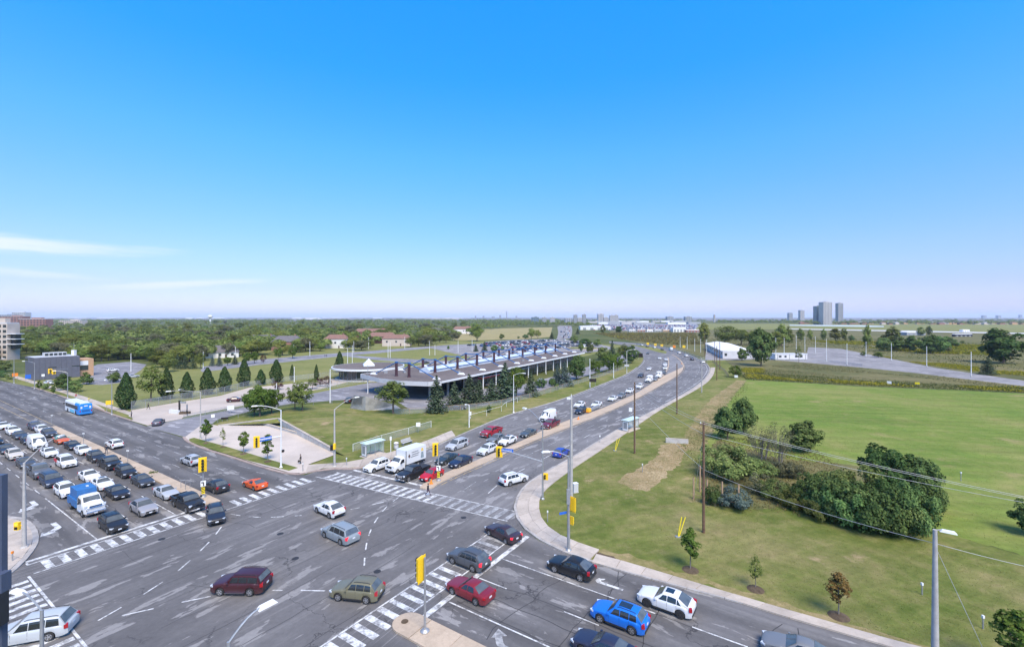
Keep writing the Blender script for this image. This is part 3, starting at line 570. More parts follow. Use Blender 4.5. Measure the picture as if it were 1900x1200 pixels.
CARS = dict(  # length, width, height; sill, nose height, cowl height, belt; cowl x, roof front x, roof rear x, rear base x; tail height; wheel r, wheelbase, front axle x
 sedan=dict(L=4.75, W=1.83, H=1.45, nose=0.70, cowl=0.98, belt=0.96, xA=0.78, xB=0.02, xC=-1.00, xD=-1.72, tail=1.03, r=0.33, fx=1.42, rx=-1.36, wr=0.58, win=[(0.42, -0.32), (-0.38, -1.12)]),
 coupe=dict(L=4.45, W=1.83, H=1.33, nose=0.62, cowl=0.90, belt=0.88, xA=0.62, xB=-0.12, xC=-0.75, xD=-1.75, tail=0.98, r=0.33, fx=1.32, rx=-1.25, wr=0.56, win=[(0.25, -0.75)]),
 hatch=dict(L=4.20, W=1.78, H=1.49, nose=0.72, cowl=1.00, belt=0.98, xA=0.80, xB=0.10, xC=-1.35, xD=-1.93, tail=1.02, r=0.32, fx=1.30, rx=-1.28, wr=0.60, win=[(0.45, -0.28), (-0.34, -1.02), (-1.08, -1.45)]),
 suv=dict(L=4.62, W=1.86, H=1.67, nose=0.82, cowl=1.12, belt=1.08, xA=0.86, xB=0.22, xC=-1.62, xD=-2.12, tail=1.10, r=0.36, fx=1.40, rx=-1.29, wr=0.64, win=[(0.52, -0.24), (-0.30, -1.02), (-1.08, -1.66)], rails=True, clad=True),
 cuv=dict(L=4.68, W=1.90, H=1.60, nose=0.80, cowl=1.08, belt=1.06, xA=0.84, xB=0.10, xC=-1.15, xD=-2.05, tail=1.12, r=0.37, fx=1.42, rx=-1.39, wr=0.62, win=[(0.46, -0.26), (-0.32, -1.05), (-1.12, -1.50)], clad=True),
 boxy=dict(L=4.86, W=1.99, H=1.80, nose=0.92, cowl=1.20, belt=1.16, xA=0.95, xB=0.42, xC=-1.95, xD=-2.30, tail=1.16, r=0.37, fx=1.48, rx=-1.29, wr=0.74, win=[(0.64, -0.16), (-0.22, -0.98), (-1.04, -1.92)], rails=True, clad=True, steps=True),
 minivan=dict(L=5.10, W=1.99, H=1.76, nose=0.78, cowl=1.10, belt=1.06, xA=1.28, xB=0.42, xC=-1.95, xD=-2.42, tail=1.08, r=0.35, fx=1.62, rx=-1.41, wr=0.68, win=[(0.80, -0.08), (-0.14, -1.12), (-1.18, -2.02)], rails=True),
)
def prof(xs, pts):
    pts = sorted(pts); return np.interp(xs, [p[0] for p in pts], [p[1] for p in pts])
def loft(mb, rings, mi=0, cap=True):
    n = len(rings[0]); base = len(mb.v)
    for r in rings: mb.v += [tuple(p) for p in r]
    for i in range(len(rings) - 1):
        for k in range(n - 1):
            a = base + i * n + k; mb.f.append((a, a + 1, a + n + 1, a + n)); mb.m.append(mi)
    if cap:
        mb.f.append(tuple(base + k for k in range(n))[::-1]); mb.m.append(mi); e = base + (len(rings) - 1) * n; mb.f.append(tuple(e + k for k in range(n))); mb.m.append(mi)
def lower_body(p, ztop):
    """loft of the lower shell along x with the wheel arches cut out of its lower edge; x runs to the nose"""
    L, Wd, r = p['L'], p['W'], p['r']; ra = r + 0.075
    xs = set(np.linspace(-L / 2 + 0.5, L / 2 - 0.5, 15).round(3))
    for e in (0.0, 0.03, 0.09, 0.19, 0.33): xs |= {round(L / 2 - e, 3), round(-L / 2 + e, 3)}
    for wx in (p['fx'], p['rx']):
        for k in range(13): xs.add(round(wx + ra * math.cos(math.pi * k / 12), 3))
    xs = np.array(sorted(xs)); zt = prof(xs, ztop); rings = []
    for x, z in zip(xs, zt):
        e = min(L / 2 - abs(x), 0.9); k = 1 - e / 0.9; w = Wd / 2 * (1 - 0.17 * k ** 2.6)
        zb = 0.23 + 0.10 * max(0, 1 - (L / 2 - abs(x)) / 0.5) ** 2
        for wx in (p['fx'], p['rx']):
            d = abs(x - wx)
            if d < ra: zb = max(zb, r - 0.02 + math.sqrt(max(ra * ra - d * d, 0)))
        z = max(z, zb + 0.12); h = z - zb
        half = [(w * 0.965, zb), (w * 0.99, zb + 0.22 * h), (w, zb + 0.45 * h), (w * 0.992, zb + 0.72 * h), (w * 0.97, zb + 0.90 * h), (w * 0.925, zb + 0.975 * h), (w * 0.80, z + 0.008), (w * 0.42, z + 0.03), (0, z + 0.038)]
        rings.append([(x, y, zz) for y, zz in half] + [(x, -y, zz) for y, zz in half[-2::-1]])
    mb = MB(); loft(mb, rings); return mb
def cabin_half(p, x, off=0.0):
    xA, xB, xC, xD, H, bz = p['xA'], p['xB'], p['xC'], p['xD'], p['H'], p['belt']
    zt = float(prof(np.array([x]), [(xA, p['cowl'] - 0.03), (xB, H - 0.045), ((xB * 2 + xC) / 3, H), ((xB + 2 * xC) / 3, H - 0.005), (xC, H - 0.06), (xD, p['tail'] - 0.03)])[0])
    f = max(0.0, min(1.0, (zt - bz) / (H - bz))); wb = p['W'] / 2 * 0.925; wt = wb + (p['wr'] * p['W'] / 1.83 - wb) * f
    zb = bz - 0.12
    return [(wb + off, zb), (wb + off * 1.0 + (wt - wb) * 0.45, bz + (zt - bz) * 0.55), (wt + 0.02 + off, zt - 0.07 * f), (wt - 0.05, zt - 0.012 + off), (wt * 0.5, zt + 0.018 + off), (0, zt + 0.026 + off)]
def side_pt(p, x, t, off=0.012):
    """point on the cabin side at x, t from belt (0) to roof edge (1)"""
    h = cabin_half(p, x, 0); (y0, z0), (y1, z1), (y2, z2) = (h[0][0], p['belt']), h[1], h[2]
    if t < 0.55: k = t / 0.55; y, z = y0 + (y1 - y0) * k, z0 + (z1 - z0) * k
    else: k = (t - 0.55) / 0.45; y, z = y1 + (y2 - y1) * k, z1 + (z2 - z1) * k
    return y + off, z
def build_car(kind):
    """returns a list of (part name, mesh, child list) with shared meshes"""
    p = CARS[kind]; L = p['L']; parts = []
    def me(nm, mb, mats, sm=True):
        m = mb.mesh(nm, mats if isinstance(mats, list) else [mats], sm)
        if sm: smooth_by_angle(m, 38)
        return m
    ztop = [(L / 2, p['nose'] - 0.10), (L / 2 - 0.10, p['nose']), (L / 2 - 0.35, p['nose'] + 0.09), (p['xA'] + 0.1, p['cowl'] - 0.02), (p['xA'] - 0.2, p['belt']), (p['xD'] + 0.15, p['belt'] + 0.01), (p['xD'] - 0.02, p['tail']), (-L / 2 + 0.10, p['tail'] - 0.03), (-L / 2, p['tail'] - 0.16)]
    parts.append(['body', me('body', lower_body(p, ztop), M_paint), []])
    # cabin shell
    xs = sorted(set([p['xA'], p['xD'], p['xB'], p['xC']] + list(np.linspace(p['xD'], p['xA'], 15)))); rings = []
    for x in xs:
        h = cabin_half(p, x); rings.append([(x, y, z) for y, z in h] + [(x, -y, z) for y, z in h[-2::-1]])
    mb = MB(); loft(mb, rings); parts.append(['cabin', me('cabin', mb, M_paint), []])
    # windscreen, rear window
    def screen(x0, x1, inset, nm):
        mb = MB(); n = 5; rows = []
        for i in range(n + 1):
            x = x0 + (x1 - x0) * i / n; h = cabin_half(p, x, 0); w = h[3][0] * (1 - inset) + 0.03
            ny = [-1, -0.55, 0, 0.55, 1]; rows.append([(x + (0.012 if x0 > 0 else -0.012), y * w, h[4][1] + 0.016 - 0.02 * y * y + (0.006 if abs(y) < .6 else 0)) for y in ny])
        b = len(mb.v)
        for r_ in rows: mb.v += r_
        for i in range(n):
            for k in range(4): mb.f.append((b + i * 5 + k, b + i * 5 + k + 1, b + i * 5 + k + 6, b + i * 5 + k + 5)); mb.m.append(0)
        parts.append([nm, me(nm, mb, M_wind), []])
    screen(p['xA'] - 0.06, p['xB'] + 0.05, 0.02, 'windshield'); screen(p['xD'] + 0.07, p['xC'] - 0.04, 0.06, 'rear_window')
    # side windows
    nw = len(p['win'])
    for s in (1, -1):
        for i, (x0, x1) in enumerate(p['win']):
            mb = MB(); rows = []
            xt0 = min(x0, p['xB'] - 0.06) if i == 0 else x0; xt1 = max(x1, p['xC'] + 0.02) if i == nw - 1 else x1
            for t in (0.06, 0.35, 0.62, 0.90):
                row = []
                for k in range(4):
                    fa = x0 + (xt0 - x0) * t; fb = x1 + (xt1 - x1) * t; x = fa + (fb - fa) * k / 3; y, z = side_pt(p, x, t); row.append((x, s * y, z))
                rows.append(row)
            for a in range(3):
                for k in range(3):
                    q = [rows[a][k], rows[a][k + 1], rows[a + 1][k + 1], rows[a + 1][k]]; mb.poly(q if s < 0 else q[::-1])
            parts.append(['side_window', me('side_window', mb, M_glass, False), []])
    # wheels
    for wx in (p['fx'], p['rx']):
        for s in (1, -1):
            yc = s * (p['W'] / 2 - 0.105); mb = MB()
            r = p['r']; pr = [(r * 0.62, -0.11), (r * 0.94, -0.11), (r, -0.075), (r, 0.075), (r * 0.94, 0.11), (r * 0.62, 0.11)]
            n = 20; b = len(mb.v)
            for rr, o in pr:
                for k in range(n): an = 2 * math.pi * k / n; mb.v.append((wx + rr * math.cos(an), yc + o, r + rr * math.sin(an)))
            for i in range(5):
                for k in range(n): k2 = (k + 1) % n; mb.f.append((b + i * n + k, b + i * n + k2, b + (i + 1) * n + k2, b + (i + 1) * n + k)); mb.m.append(0)
            mb.f.append(tuple(b + k for k in range(n))); mb.m.append(0); mb.f.append(tuple(b + 5 * n + k for k in range(n))); mb.m.append(0)
            tyre = me('tyre', mb, M_tyre)
            rm = MB(); yo = yc + s * 0.113; q = []
            for k in range(5):                                     # five-spoke rim
                a0 = 2 * math.pi * k / 5
                for da, rr in ((-0.30, r * 0.60), (0.30, r * 0.60), (0.22, r * 0.30), (0.63, r * 0.20)): q.append((wx + rr * math.cos(a0 + da), yo, r + rr * math.sin(a0 + da)))
            hub = (wx, yo + s * 0.01, r)
            for k in range(len(q)): rm.poly([hub, q[k], q[(k + 1) % len(q)]])
            for k in range(20):
                a0, a1 = 2 * math.pi * k / 20, 2 * math.pi * (k + 1) / 20
                rm.poly([(wx + rr * math.cos(a), yo + 0.002 * s, r + rr * math.sin(a)) for rr, a in ((r * 0.66, a0), (r * 0.66, a1), (r * 0.58, a1), (r * 0.58, a0))])
            parts.append(['wheel', tyre, [['rim', me('rim', rm, M_rim, False)]]])
    # lamps, grille, bumpers, plates, mirrors
    nz = p['nose']; Wd = p['W']
    for s in (1, -1):
        parts.append(['headlight', me('headlight', MB().box((L / 2 - 0.20, s * (Wd / 2 - 0.26), nz - 0.055), (0.34, 0.36, 0.13), s * -0.45), M_lamp, False), []])
        parts.append(['taillight', me('taillight', MB().box((-L / 2 + 0.14, s * (Wd / 2 - 0.20), p['tail'] - 0.16), (0.26, 0.30, 0.20 if p['H'] < 1.55 else 0.30), s * 0.40), M_tail, False), []])
        parts.append(['mirror', me('mirror', MB().box((p['xA'] - 0.22, s * (Wd / 2 + 0.07), p['belt'] + 0.05), (0.15, 0.20, 0.13), s * 0.2, taper=0.85), M_paint, False), []])
    parts.append(['grille', me('grille', MB().box((L / 2 - 0.02, 0, nz - 0.18), (0.08, Wd * 0.52, 0.20)).box((L / 2 - 0.05, 0, 0.38), (0.10, Wd * 0.66, 0.13)), M_black, False), []])
    parts.append(['number_plate', me('number_plate', MB().box((L / 2 + 0.03, 0, nz - 0.28), (0.02, 0.33, 0.15)), M_plate, False), []])
    parts.append(['number_plate', me('number_plate', MB().box((-L / 2 - 0.012, 0, p['tail'] - 0.30), (0.02, 0.33, 0.15)), M_plate, False), []])
    und = MB().box((0, 0, 0.32), (L - 0.5, Wd * 0.80, 0.28)); parts.append(['underbody', me('underbody', und, M_black, False), []])
    sm = MB()
    for s in (1, -1):
        for x in [w[1] - 0.03 for w in p['win'][:2]] + [p['win'][0][0] + 0.12]: sm.box((x, s * (Wd / 2 * 0.987 + 0.001), (p['belt'] + 0.36) / 2 + 0.02), (0.014, 0.02, p['belt'] - 0.46))
    parts.append(['door_gap', me('door_gap', sm, M_seam, False), []])
    if p.get('clad'):
        cb = MB()
        for s in (1, -1): parts.append(['sill_cladding', me('sill_cladding', MB().box(((p['fx'] + p['rx']) / 2, s * (Wd / 2 * 0.965), 0.30), (p['fx'] - p['rx'] - 0.9, 0.07, 0.16)), M_black, False), []])
        parts.append(['rear_cladding', me('rear_cladding', cb.box((-L / 2 + 0.03, 0, 0.43), (0.12, Wd * 0.80, 0.20)), M_black, False), []])
    if p.get('steps'):
        for s in (1, -1): parts.append(['running_board', me('running_board', MB().box(((p['fx'] + p['rx']) / 2, s * (Wd / 2 + 0.04), 0.36), (p['fx'] - p['rx'] - 0.95, 0.16, 0.05)), M_chrome, False), []])
    if p.get('rails'):
        for s in (1, -1):
            pts = [(p['xB'] - 0.2, s * (p['wr'] * Wd / 1.83 - 0.06), p['H'] - 0.02), (p['xB'] - 0.4, s * (p['wr'] * Wd / 1.83 - 0.06), p['H'] + 0.055), (p['xC'] + 0.25, s * (p['wr'] * Wd / 1.83 - 0.06), p['H'] + 0.05), (p['xC'] + 0.05, s * (p['wr'] * Wd / 1.83 - 0.06), p['H'] - 0.03)]
            parts.append(['roof_rail', me('roof_rail', MB().tube(pts, 0.022, 6), M_black, False), []])
    sx = MB().box(((p['xB'] + p['xC']) / 2 + 0.15, 0, p['H'] + 0.022), ((p['xB'] - p['xC']) * 0.55, p['wr'] * 1.15, 0.012)); EXTRA[kind + '_sunroof'] = me('sunroof', sx, M_glass, False)
    return parts
EXTRA = {}
# ---- pickup, vans, trucks
def wheel_parts(parts, wx, yc, r, w=0.24, dual=False, rim=None):
    mb = MB(); n = 20; wd = w * (2 if dual else 1); s = 1 if yc > 0 else -1
    pr = [(r * 0.6, -wd / 2), (r * 0.95, -wd / 2), (r, -wd / 2 + 0.03), (r, wd / 2 - 0.03), (r * 0.95, wd / 2), (r * 0.6, wd / 2)]; b = 0
    for rr, o in pr:
        for k in range(n): an = 2 * math.pi * k / n; mb.v.append((wx + rr * math.cos(an), yc + o, r + rr * math.sin(an)))
    for i in range(5):
        for k in range(n): k2 = (k + 1) % n; mb.f.append((i * n + k, i * n + k2, (i + 1) * n + k2, (i + 1) * n + k)); mb.m.append(0)
    mb.f.append(tuple(range(n))); mb.m.append(0); mb.f.append(tuple(5 * n + k for k in range(n))); mb.m.append(0)
    rm = MB(); yo = yc + s * (wd / 2 + 0.004); q = []
    for k in range(6):
        a0 = 2 * math.pi * k / 6
        for da, rr in ((-0.3, r * 0.58), (0.3, r * 0.58), (0.52, r * 0.3)): q.append((wx + rr * math.cos(a0 + da), yo, r + rr * math.sin(a0 + da)))
    for k in range(len(q)): rm.poly([(wx, yo + s * 0.015, r), q[k], q[(k + 1) % len(q)]])
    tm = mb.mesh('tyre', [M_tyre], True); smooth_by_angle(tm, 38)
    parts.append(['wheel', tm, [['rim', rm.mesh('rim', [rim or M_rim])]]])
def std_bits(parts, L, Wd, nz, tailz, xA, belt, chrome=False):
    def a(nm, mb, m): parts.append([nm, mb.mesh(nm, [m]), []])
    for s in (1, -1):
        a('headlight', MB().box((L / 2 - 0.12, s * (Wd / 2 - 0.22), nz - 0.10), (0.24, 0.30, 0.20), s * -0.3), M_lamp)
        a('taillight', MB().box((-L / 2 + 0.06, s * (Wd / 2 - 0.10), tailz - 0.22), (0.16, 0.17, 0.38)), M_tail)
        a('mirror', MB().box((xA - 0.25, s * (Wd / 2 + 0.14), belt + 0.10), (0.14, 0.22, 0.26), taper=0.9), M_black)
    a('grille', MB().box((L / 2 - 0.01, 0, nz - 0.20), (0.08, Wd * 0.56, 0.32)), M_chrome if chrome else M_black)
    a('bumper', MB().box((L / 2 + 0.01, 0, 0.50), (0.16, Wd * 0.92, 0.20)), M_chrome if chrome else M_black); a('bumper', MB().box((-L / 2 - 0.03, 0, 0.55), (0.14, Wd * 0.90, 0.18)), M_chrome if chrome else M_black)
    a('number_plate', MB().box((L / 2 + 0.10, 0, 0.52), (0.02, 0.33, 0.15)), M_plate); a('number_plate', MB().box((-L / 2 - 0.11, 0, 0.62), (0.02, 0.33, 0.15)), M_plate)
    a('underbody', MB().box((0, 0, 0.44), (L - 0.5, Wd * 0.78, 0.30)), M_black)
def build_pickup():
    p = dict(L=5.85, W=2.03, H=1.92, nose=1.14, cowl=1.32, belt=1.28, xA=1.28, xB=0.72, xC=-0.78, xD=-1.00, tail=1.33, r=0.42, fx=1.95, rx=-1.72, wr=0.74, win=[(0.92, 0.02), (-0.05, -0.78)])
    CARS['pickup'] = p; base = build_car('pickup'); keep = [q for q in base if q[0] not in ('body', 'headlight', 'taillight', 'grille', 'number_plate', 'underbody', 'mirror')]
    L = p['L']; ztop = [(L / 2, 1.02), (L / 2 - 0.1, 1.12), (L / 2 - 0.35, 1.18), (1.3, 1.30), (1.0, 1.28), (-0.95, 1.28), (-1.04, 0.98), (-L / 2 + 0.12, 0.98), (-L / 2, 0.96)]
    parts = [['body', lower_body(p, ztop).mesh('body', [M_paint], True), []]]; smooth_by_angle(parts[0][1], 35)
    bed = MB()
    for s in (1, -1): bed.box((-1.98, s * (p['W'] / 2 - 0.09), 1.13), (1.86, 0.15, 0.34))
    bed.box((-L / 2 + 0.06, 0, 1.13), (0.10, p['W'] - 0.2, 0.34)); parts.append(['bed_side', bed.mesh('bed_side', [M_paint]), []])
    parts.append(['bed_floor', MB().box((-1.95, 0, 1.035), (1.84, p['W'] - 0.34, 0.05)).mesh('bed_floor', [M_black]), []])
    std_bits(parts, L, p['W'], 1.14, 1.28, p['xA'], p['belt'], True)
    EXTRA['tonneau'] = MB().box((-1.97, 0, 1.31), (1.84, p['W'] - 0.16, 0.035)).mesh('bed_cover', [M_black])
    return parts + keep
def build_van():
    """high-roof cargo van"""
    parts = []; L, Wd, H = 5.6, 2.05, 2.52; xs = [2.80, 2.74, 2.55, 2.15, 1.75, 1.45, 1.2, 0.8, 0.3, -0.6, -1.6, -2.5, -2.72, -2.80]
    top = prof(np.array(xs), [(2.80, 0.85), (2.74, 1.00), (2.55, 1.12), (1.75, 1.30), (0.95, 2.30), (0.6, 2.46), (0.2, H), (-2.5, H), (-2.72, H - 0.06), (-2.80, H - 0.2)]); rings = []
    for x, z in zip(xs, top):
        e = min(L / 2 - abs(x), 0.5); w = Wd / 2 * (1 - 0.12 * (1 - e / 0.5) ** 2.5); h = z - 0.32
        tw = 1 - 0.12 * max(0, (z - 1.2) / 1.3)
        half = [(w * 0.97, 0.32), (w, 0.32 + 0.2 * h), (w, 0.32 + 0.45 * h), (w * (1 + tw) / 2, 0.32 + 0.75 * h), (w * tw, 0.32 + 0.93 * h), (w * tw * 0.9, z - 0.02), (w * 0.45, z + 0.02), (0, z + 0.03)]
        rings.append([(x, y, zz) for y, zz in half] + [(x, -y, zz) for y, zz in half[-2::-1]])
    mb = MB(); loft(mb, rings); bm_ = mb.mesh('body', [M_paint], True); smooth_by_angle(bm_, 35); parts.append(['body', bm_, []])
    ws = MB().poly([(1.66, -0.86, 1.43), (1.66, 0.86, 1.43), (1.02, 0.80, 2.24), (1.02, -0.80, 2.24)]); parts.append(['windshield', ws.mesh('windshield', [M_wind]), []])
    for s in (1, -1):
        q = [(1.50, s * 1.005, 1.38), (0.55, s * 1.005, 1.38), (0.55, s * 0.955, 2.02), (1.02, s * 0.955, 2.02)]; parts.append(['side_window', MB().poly(q if s < 0 else q[::-1]).mesh('side_window', [M_glass]), []])
        for wx in (1.85, -1.75):
            parts.append(['wheel_arch', MB().tube([(wx, s * 0.80, 0.40), (wx, s * 1.031, 0.40)], 0.45, 18).mesh('wheel_arch', [M_black]), []]); wheel_parts(parts, wx, s * 0.95, 0.36, 0.22)
    std_bits(parts, L, Wd, 1.05, 1.7, 1.6, 1.35); return parts
def build_boxtruck():
    parts = []; L, Wd = 7.2, 2.1
    xs = [3.60, 3.52, 3.3, 2.6, 2.2, 1.75, 1.5, 1.2, 1.1]; top = prof(np.array(xs), [(3.60, 1.10), (3.52, 1.28), (3.3, 1.36), (2.35, 1.50), (1.75, 2.18), (1.5, 2.28), (1.1, 2.30)]); rings = []
    for x, z in zip(xs, top):
        w = Wd / 2 * (0.9 if x > 3.5 else 0.97); h = z - 0.45; half = [(w, 0.45), (w, 0.45 + 0.5 * h), (w * 0.97, 0.45 + 0.8 * h), (w * 0.85, z - 0.02), (w * 0.4, z + 0.02), (0, z + 0.025)]
        rings.append([(x, y, zz) for y, zz in half] + [(x, -y, zz) for y, zz in half[-2::-1]])
    mb = MB(); loft(mb, rings); m = mb.mesh('cab', [M_paint], True); smooth_by_angle(m, 35); parts.append(['cab', m, []])
    parts.append(['windshield', MB().poly([(2.33, -0.82, 1.56), (2.33, 0.82, 1.56), (1.79, 0.78, 2.17), (1.79, -0.78, 2.17)]).mesh('windshield', [M_wind]), []])
    for s in (1, -1):
        q = [(2.22, s * 1.03, 1.45), (1.25, s * 1.03, 1.45), (1.25, s * 1.0, 2.02), (1.82, s * 1.0, 2.02)]; parts.append(['side_window', MB().poly(q if s < 0 else q[::-1]).mesh('side_window', [M_glass]), []])
        wheel_parts(parts, 2.75, s * 0.93, 0.39, 0.24); wheel_parts(parts, -1.9, s * 0.85, 0.39, 0.22, True)
    bx = MB().box((-1.32, 0, 2.12), (4.7, 2.36, 2.30)); parts.append(['cargo_box', bx.mesh('cargo_box', [M_paint]), [['trim', MB().box((1.00, 1.165, 2.12), (0.09, 0.06, 2.34)).box((1.00, -1.165, 2.12), (0.09, 0.06, 2.34)).box((-1.32, 0, 0.94), (4.6, 2.2, 0.10)).mesh('trim', [M_black])]]])
    # livery on the near side: dark diamond, grey lines of lettering, a picture of a worker in a yellow hat
    y = 1.19; lv = MB()
    lv.poly([(0.55, y, 2.25), (0.30, y, 2.62), (0.05, y, 2.25), (0.30, y, 1.88)])
    parts[-1][2].append(['logo', lv.mesh('logo', [plain('logo_brown', (0.09, 0.045, 0.035), 0.6)])])
    tx = MB()
    for row, (z, w0, w1) in enumerate(((2.62, -0.25, -1.75), (2.25, -0.25, -1.9), (1.92, 0.0, -1.7))):
        x = w0
        while x > w1: wl = 0.10 + 0.06 * ((int(x * 37) % 3)); tx.poly([(x, y + 0.002, z), (x - wl, y + 0.002, z), (x - wl, y + 0.002, z + 0.17), (x, y + 0.002, z + 0.17)]); x -= wl + 0.05
    parts[-1][2].append(['lettering', tx.mesh('lettering', [plain('livery_grey', (0.16, 0.16, 0.18), 0.6)])])
    wk = MB().poly([(-2.35, y + .002, 1.25), (-3.15, y + .002, 1.25), (-2.95, y + .002, 2.30), (-2.5, y + .002, 2.30)]); parts[-1][2].append(['picture', wk.mesh('picture', [plain('livery_slate', (0.24, 0.29, 0.31), 0.6, 0, 0.5, 5)])])
    hat = MB().poly([(-2.45, y + .003, 2.45), (-3.0, y + .003, 2.45), (-2.92, y + .003, 2.85), (-2.72, y + .003, 3.0), (-2.5, y + .003, 2.85)]); parts[-1][2].append(['picture', hat.mesh('picture', [plain('livery_yellow', (0.75, 0.50, 0.10), 0.6)])])
    std_bits(parts, L, Wd, 1.30, 1.5, 2.3, 1.5); return parts
def build_utility():
    """medium truck: white cab with a chrome front, blue service body with a tall box"""
    parts = []; L, Wd = 7.0, 2.25
    xs = [3.50, 3.42, 3.2, 2.2, 2.05, 1.6, 1.35, 0.5, 0.3]; top = prof(np.array(xs), [(3.50, 1.30), (3.42, 1.45), (3.2, 1.52), (2.15, 1.62), (1.55, 2.22), (1.35, 2.30), (0.5, 2.30), (0.3, 2.22)]); rings = []
    for x, z in zip(xs, top):
        w = Wd / 2 * (0.86 if x > 3.4 else 0.93); h = z - 0.55; half = [(w, 0.55), (w, 0.55 + 0.5 * h), (w * 0.97, 0.55 + 0.8 * h), (w * 0.84, z - 0.02), (w * 0.4, z + 0.02), (0, z + 0.025)]
        rings.append([(x, y, zz) for y, zz in half] + [(x, -y, zz) for y, zz in half[-2::-1]])
    mb = MB(); loft(mb, rings); m = mb.mesh('cab', [M_paint], True); smooth_by_angle(m, 35); parts.append(['cab', m, []])
    parts.append(['windshield', MB().poly([(2.12, -0.84, 1.68), (2.12, 0.84, 1.68), (1.60, 0.80, 2.22), (1.60, -0.80, 2.22)]).mesh('windshield', [M_wind]), []])
    for s in (1, -1):
        for x0, x1, t0 in ((2.0, 1.12, 1.62), (1.05, 0.5, 1.05)):
            q = [(x0, s * 1.06, 1.55), (x1, s * 1.06, 1.55), (x1, s * 1.03, 2.08), (t0, s * 1.03, 2.08)]; parts.append(['side_window', MB().poly(q if s < 0 else q[::-1]).mesh('side_window', [M_glass]), []])
        wheel_parts(parts, 2.5, s * 0.97, 0.46, 0.28); wheel_parts(parts, -2.1, s * 0.92, 0.46, 0.24, True)
        parts.append(['running_board', MB().box((1.2, s * 1.05, 0.52), (1.6, 0.24, 0.06)).mesh('running_board', [M_chrome]), []])
    blue = plain('service_body_blue', (0.030, 0.135, 0.34), 0.45, 0, 0.12, 2)
    parts.append(['service_body', MB().box((-1.65, 0, 1.15), (3.6, 2.30, 0.95)).mesh('service_body', [blue]), [['toolbox', MB().box((-1.45, 0, 2.22), (3.0, 1.95, 1.20)).mesh('toolbox', [blue])], ['roof_vent', MB().box((-1.1, 0.3, 2.87), (0.35, 0.25, 0.10)).mesh('roof_vent', [M_plate])]]])
    std_bits(parts, L, Wd, 1.50, 1.4, 2.1, 1.6, True)
    parts.append(['bull_bar', MB().tube([(3.62, -0.9, 0.95), (3.68, -0.9, 1.25), (3.68, 0.9, 1.25), (3.62, 0.9, 0.95)], 0.045, 6).tube([(3.62, -0.9, 0.72), (3.62, 0.9, 0.72)], 0.05, 6).mesh('bull_bar', [M_chrome]), []]); return parts
def build_bus():
    parts = []; L, Wd, H = 12.2, 2.6, 3.05
    blue = plain('bus_blue', (0.02, 0.22, 0.62), 0.4, 0, 0.06); white = plain('bus_white', (0.62, 0.65, 0.68), 0.4, 0, 0.06)
    def shell(x0, x1, nm, mat):
        r_ = []
        for x in (x0, x0 + 0.08, x1 - 0.08, x1):
            k = 0.96 if x in (x0, x1) else 1.0; w = Wd / 2 * k; t = H - (0.1 if k < 1 else 0); half = [(w, 0.34), (w, 1.3), (w * 0.985, 2.5), (w * 0.95, t - 0.15), (w * 0.82, t), (0, t + 0.05)]
            r_.append([(x, y, z) for y, z in half] + [(x, -y, z) for y, z in half[-2::-1]])
        mb = MB(); loft(mb, r_); m = mb.mesh(nm, [mat]); parts.append([nm, m, []])
    shell(-2.2, 6.1, 'body', white); shell(-6.1, -2.25, 'rear_body', blue)
    parts.append(['roof', MB().box((0, 0, H + 0.05), (11.4, 2.0, 0.10)).mesh('roof', [white]), [['roof_unit', MB().box((-3.8, 0, H + 0.17), (2.2, 1.7, 0.2)).mesh('roof_unit', [white])]]])
    parts.append(['side_stripe', MB().box((-0.2, 1.305, 0.75), (3.8, 0.02, 0.7)).box((-0.2, -1.305, 0.75), (3.8, 0.02, 0.7)).mesh('side_stripe', [plain('bus_aqua', (0.12, 0.48, 0.68), 0.4)]), []])
    for s in (1, -1):
        for x in (4.9, 3.4, 1.9, 0.4, -1.1, -2.6, -4.1): parts.append(['side_window', MB().box((x, s * 1.295, 1.95), (1.36, 0.05, 0.95)).mesh('side_window', [M_glass]), []])
        for x in (3.6, -3.2): wheel_parts(parts, x, s * 1.13, 0.48, 0.28); parts.append(['wheel_arch', MB().tube([(x, s * 0.9, 0.5), (x, s * 1.302, 0.5)], 0.60, 18).mesh('wheel_arch', [M_black]), []])
        parts.append(['taillight', MB().box((-6.10, s * 1.1, 1.2), (0.06, 0.2, 0.5)).mesh('taillight', [M_tail]), []])
        parts.append(['mirror', MB().box((6.0, s * 1.5, 2.1), (0.15, 0.25, 0.4)).mesh('mirror', [M_black]), []])
        parts.append(['badge', MB().box((-6.10, s * 0.85, 2.1), (0.04, 0.35, 0.55)).mesh('badge', [white]), []])
    parts.append(['windshield', MB().box((6.08, 0, 1.9), (0.08, 2.3, 1.4)).mesh('windshield', [M_wind]), []])
    parts.append(['destination_sign', MB().box((-6.09, 0, 2.45), (0.06, 0.7, 0.28)).mesh('destination_sign', [M_plate]), []])
    parts.append(['engine_grille', MB().box((-6.09, 0, 1.2), (0.05, 1.6, 0.55)).mesh('engine_grille', [plain('bus_grille', (0.015, 0.10, 0.30), 0.5)]), []])
    parts.append(['bumper', MB().box((-6.12, 0, 0.5), (0.12, 2.4, 0.28)).mesh('bumper', [plain('bus_bumper', (0.02, 0.16, 0.45), 0.5)]), []])
    parts.append(['underbody', MB().box((0, 0, 0.4), (11.5, 2.2, 0.3)).mesh('underbody', [M_black]), []]); return parts
BUILT = {}
def car_parts(kind):
    if kind not in BUILT:
        BUILT[kind] = {'pickup': build_pickup, 'van': build_van, 'boxtruck': build_boxtruck, 'utility': build_utility, 'bus': build_bus}.get(kind, lambda: build_car(kind))()
    return BUILT[kind]
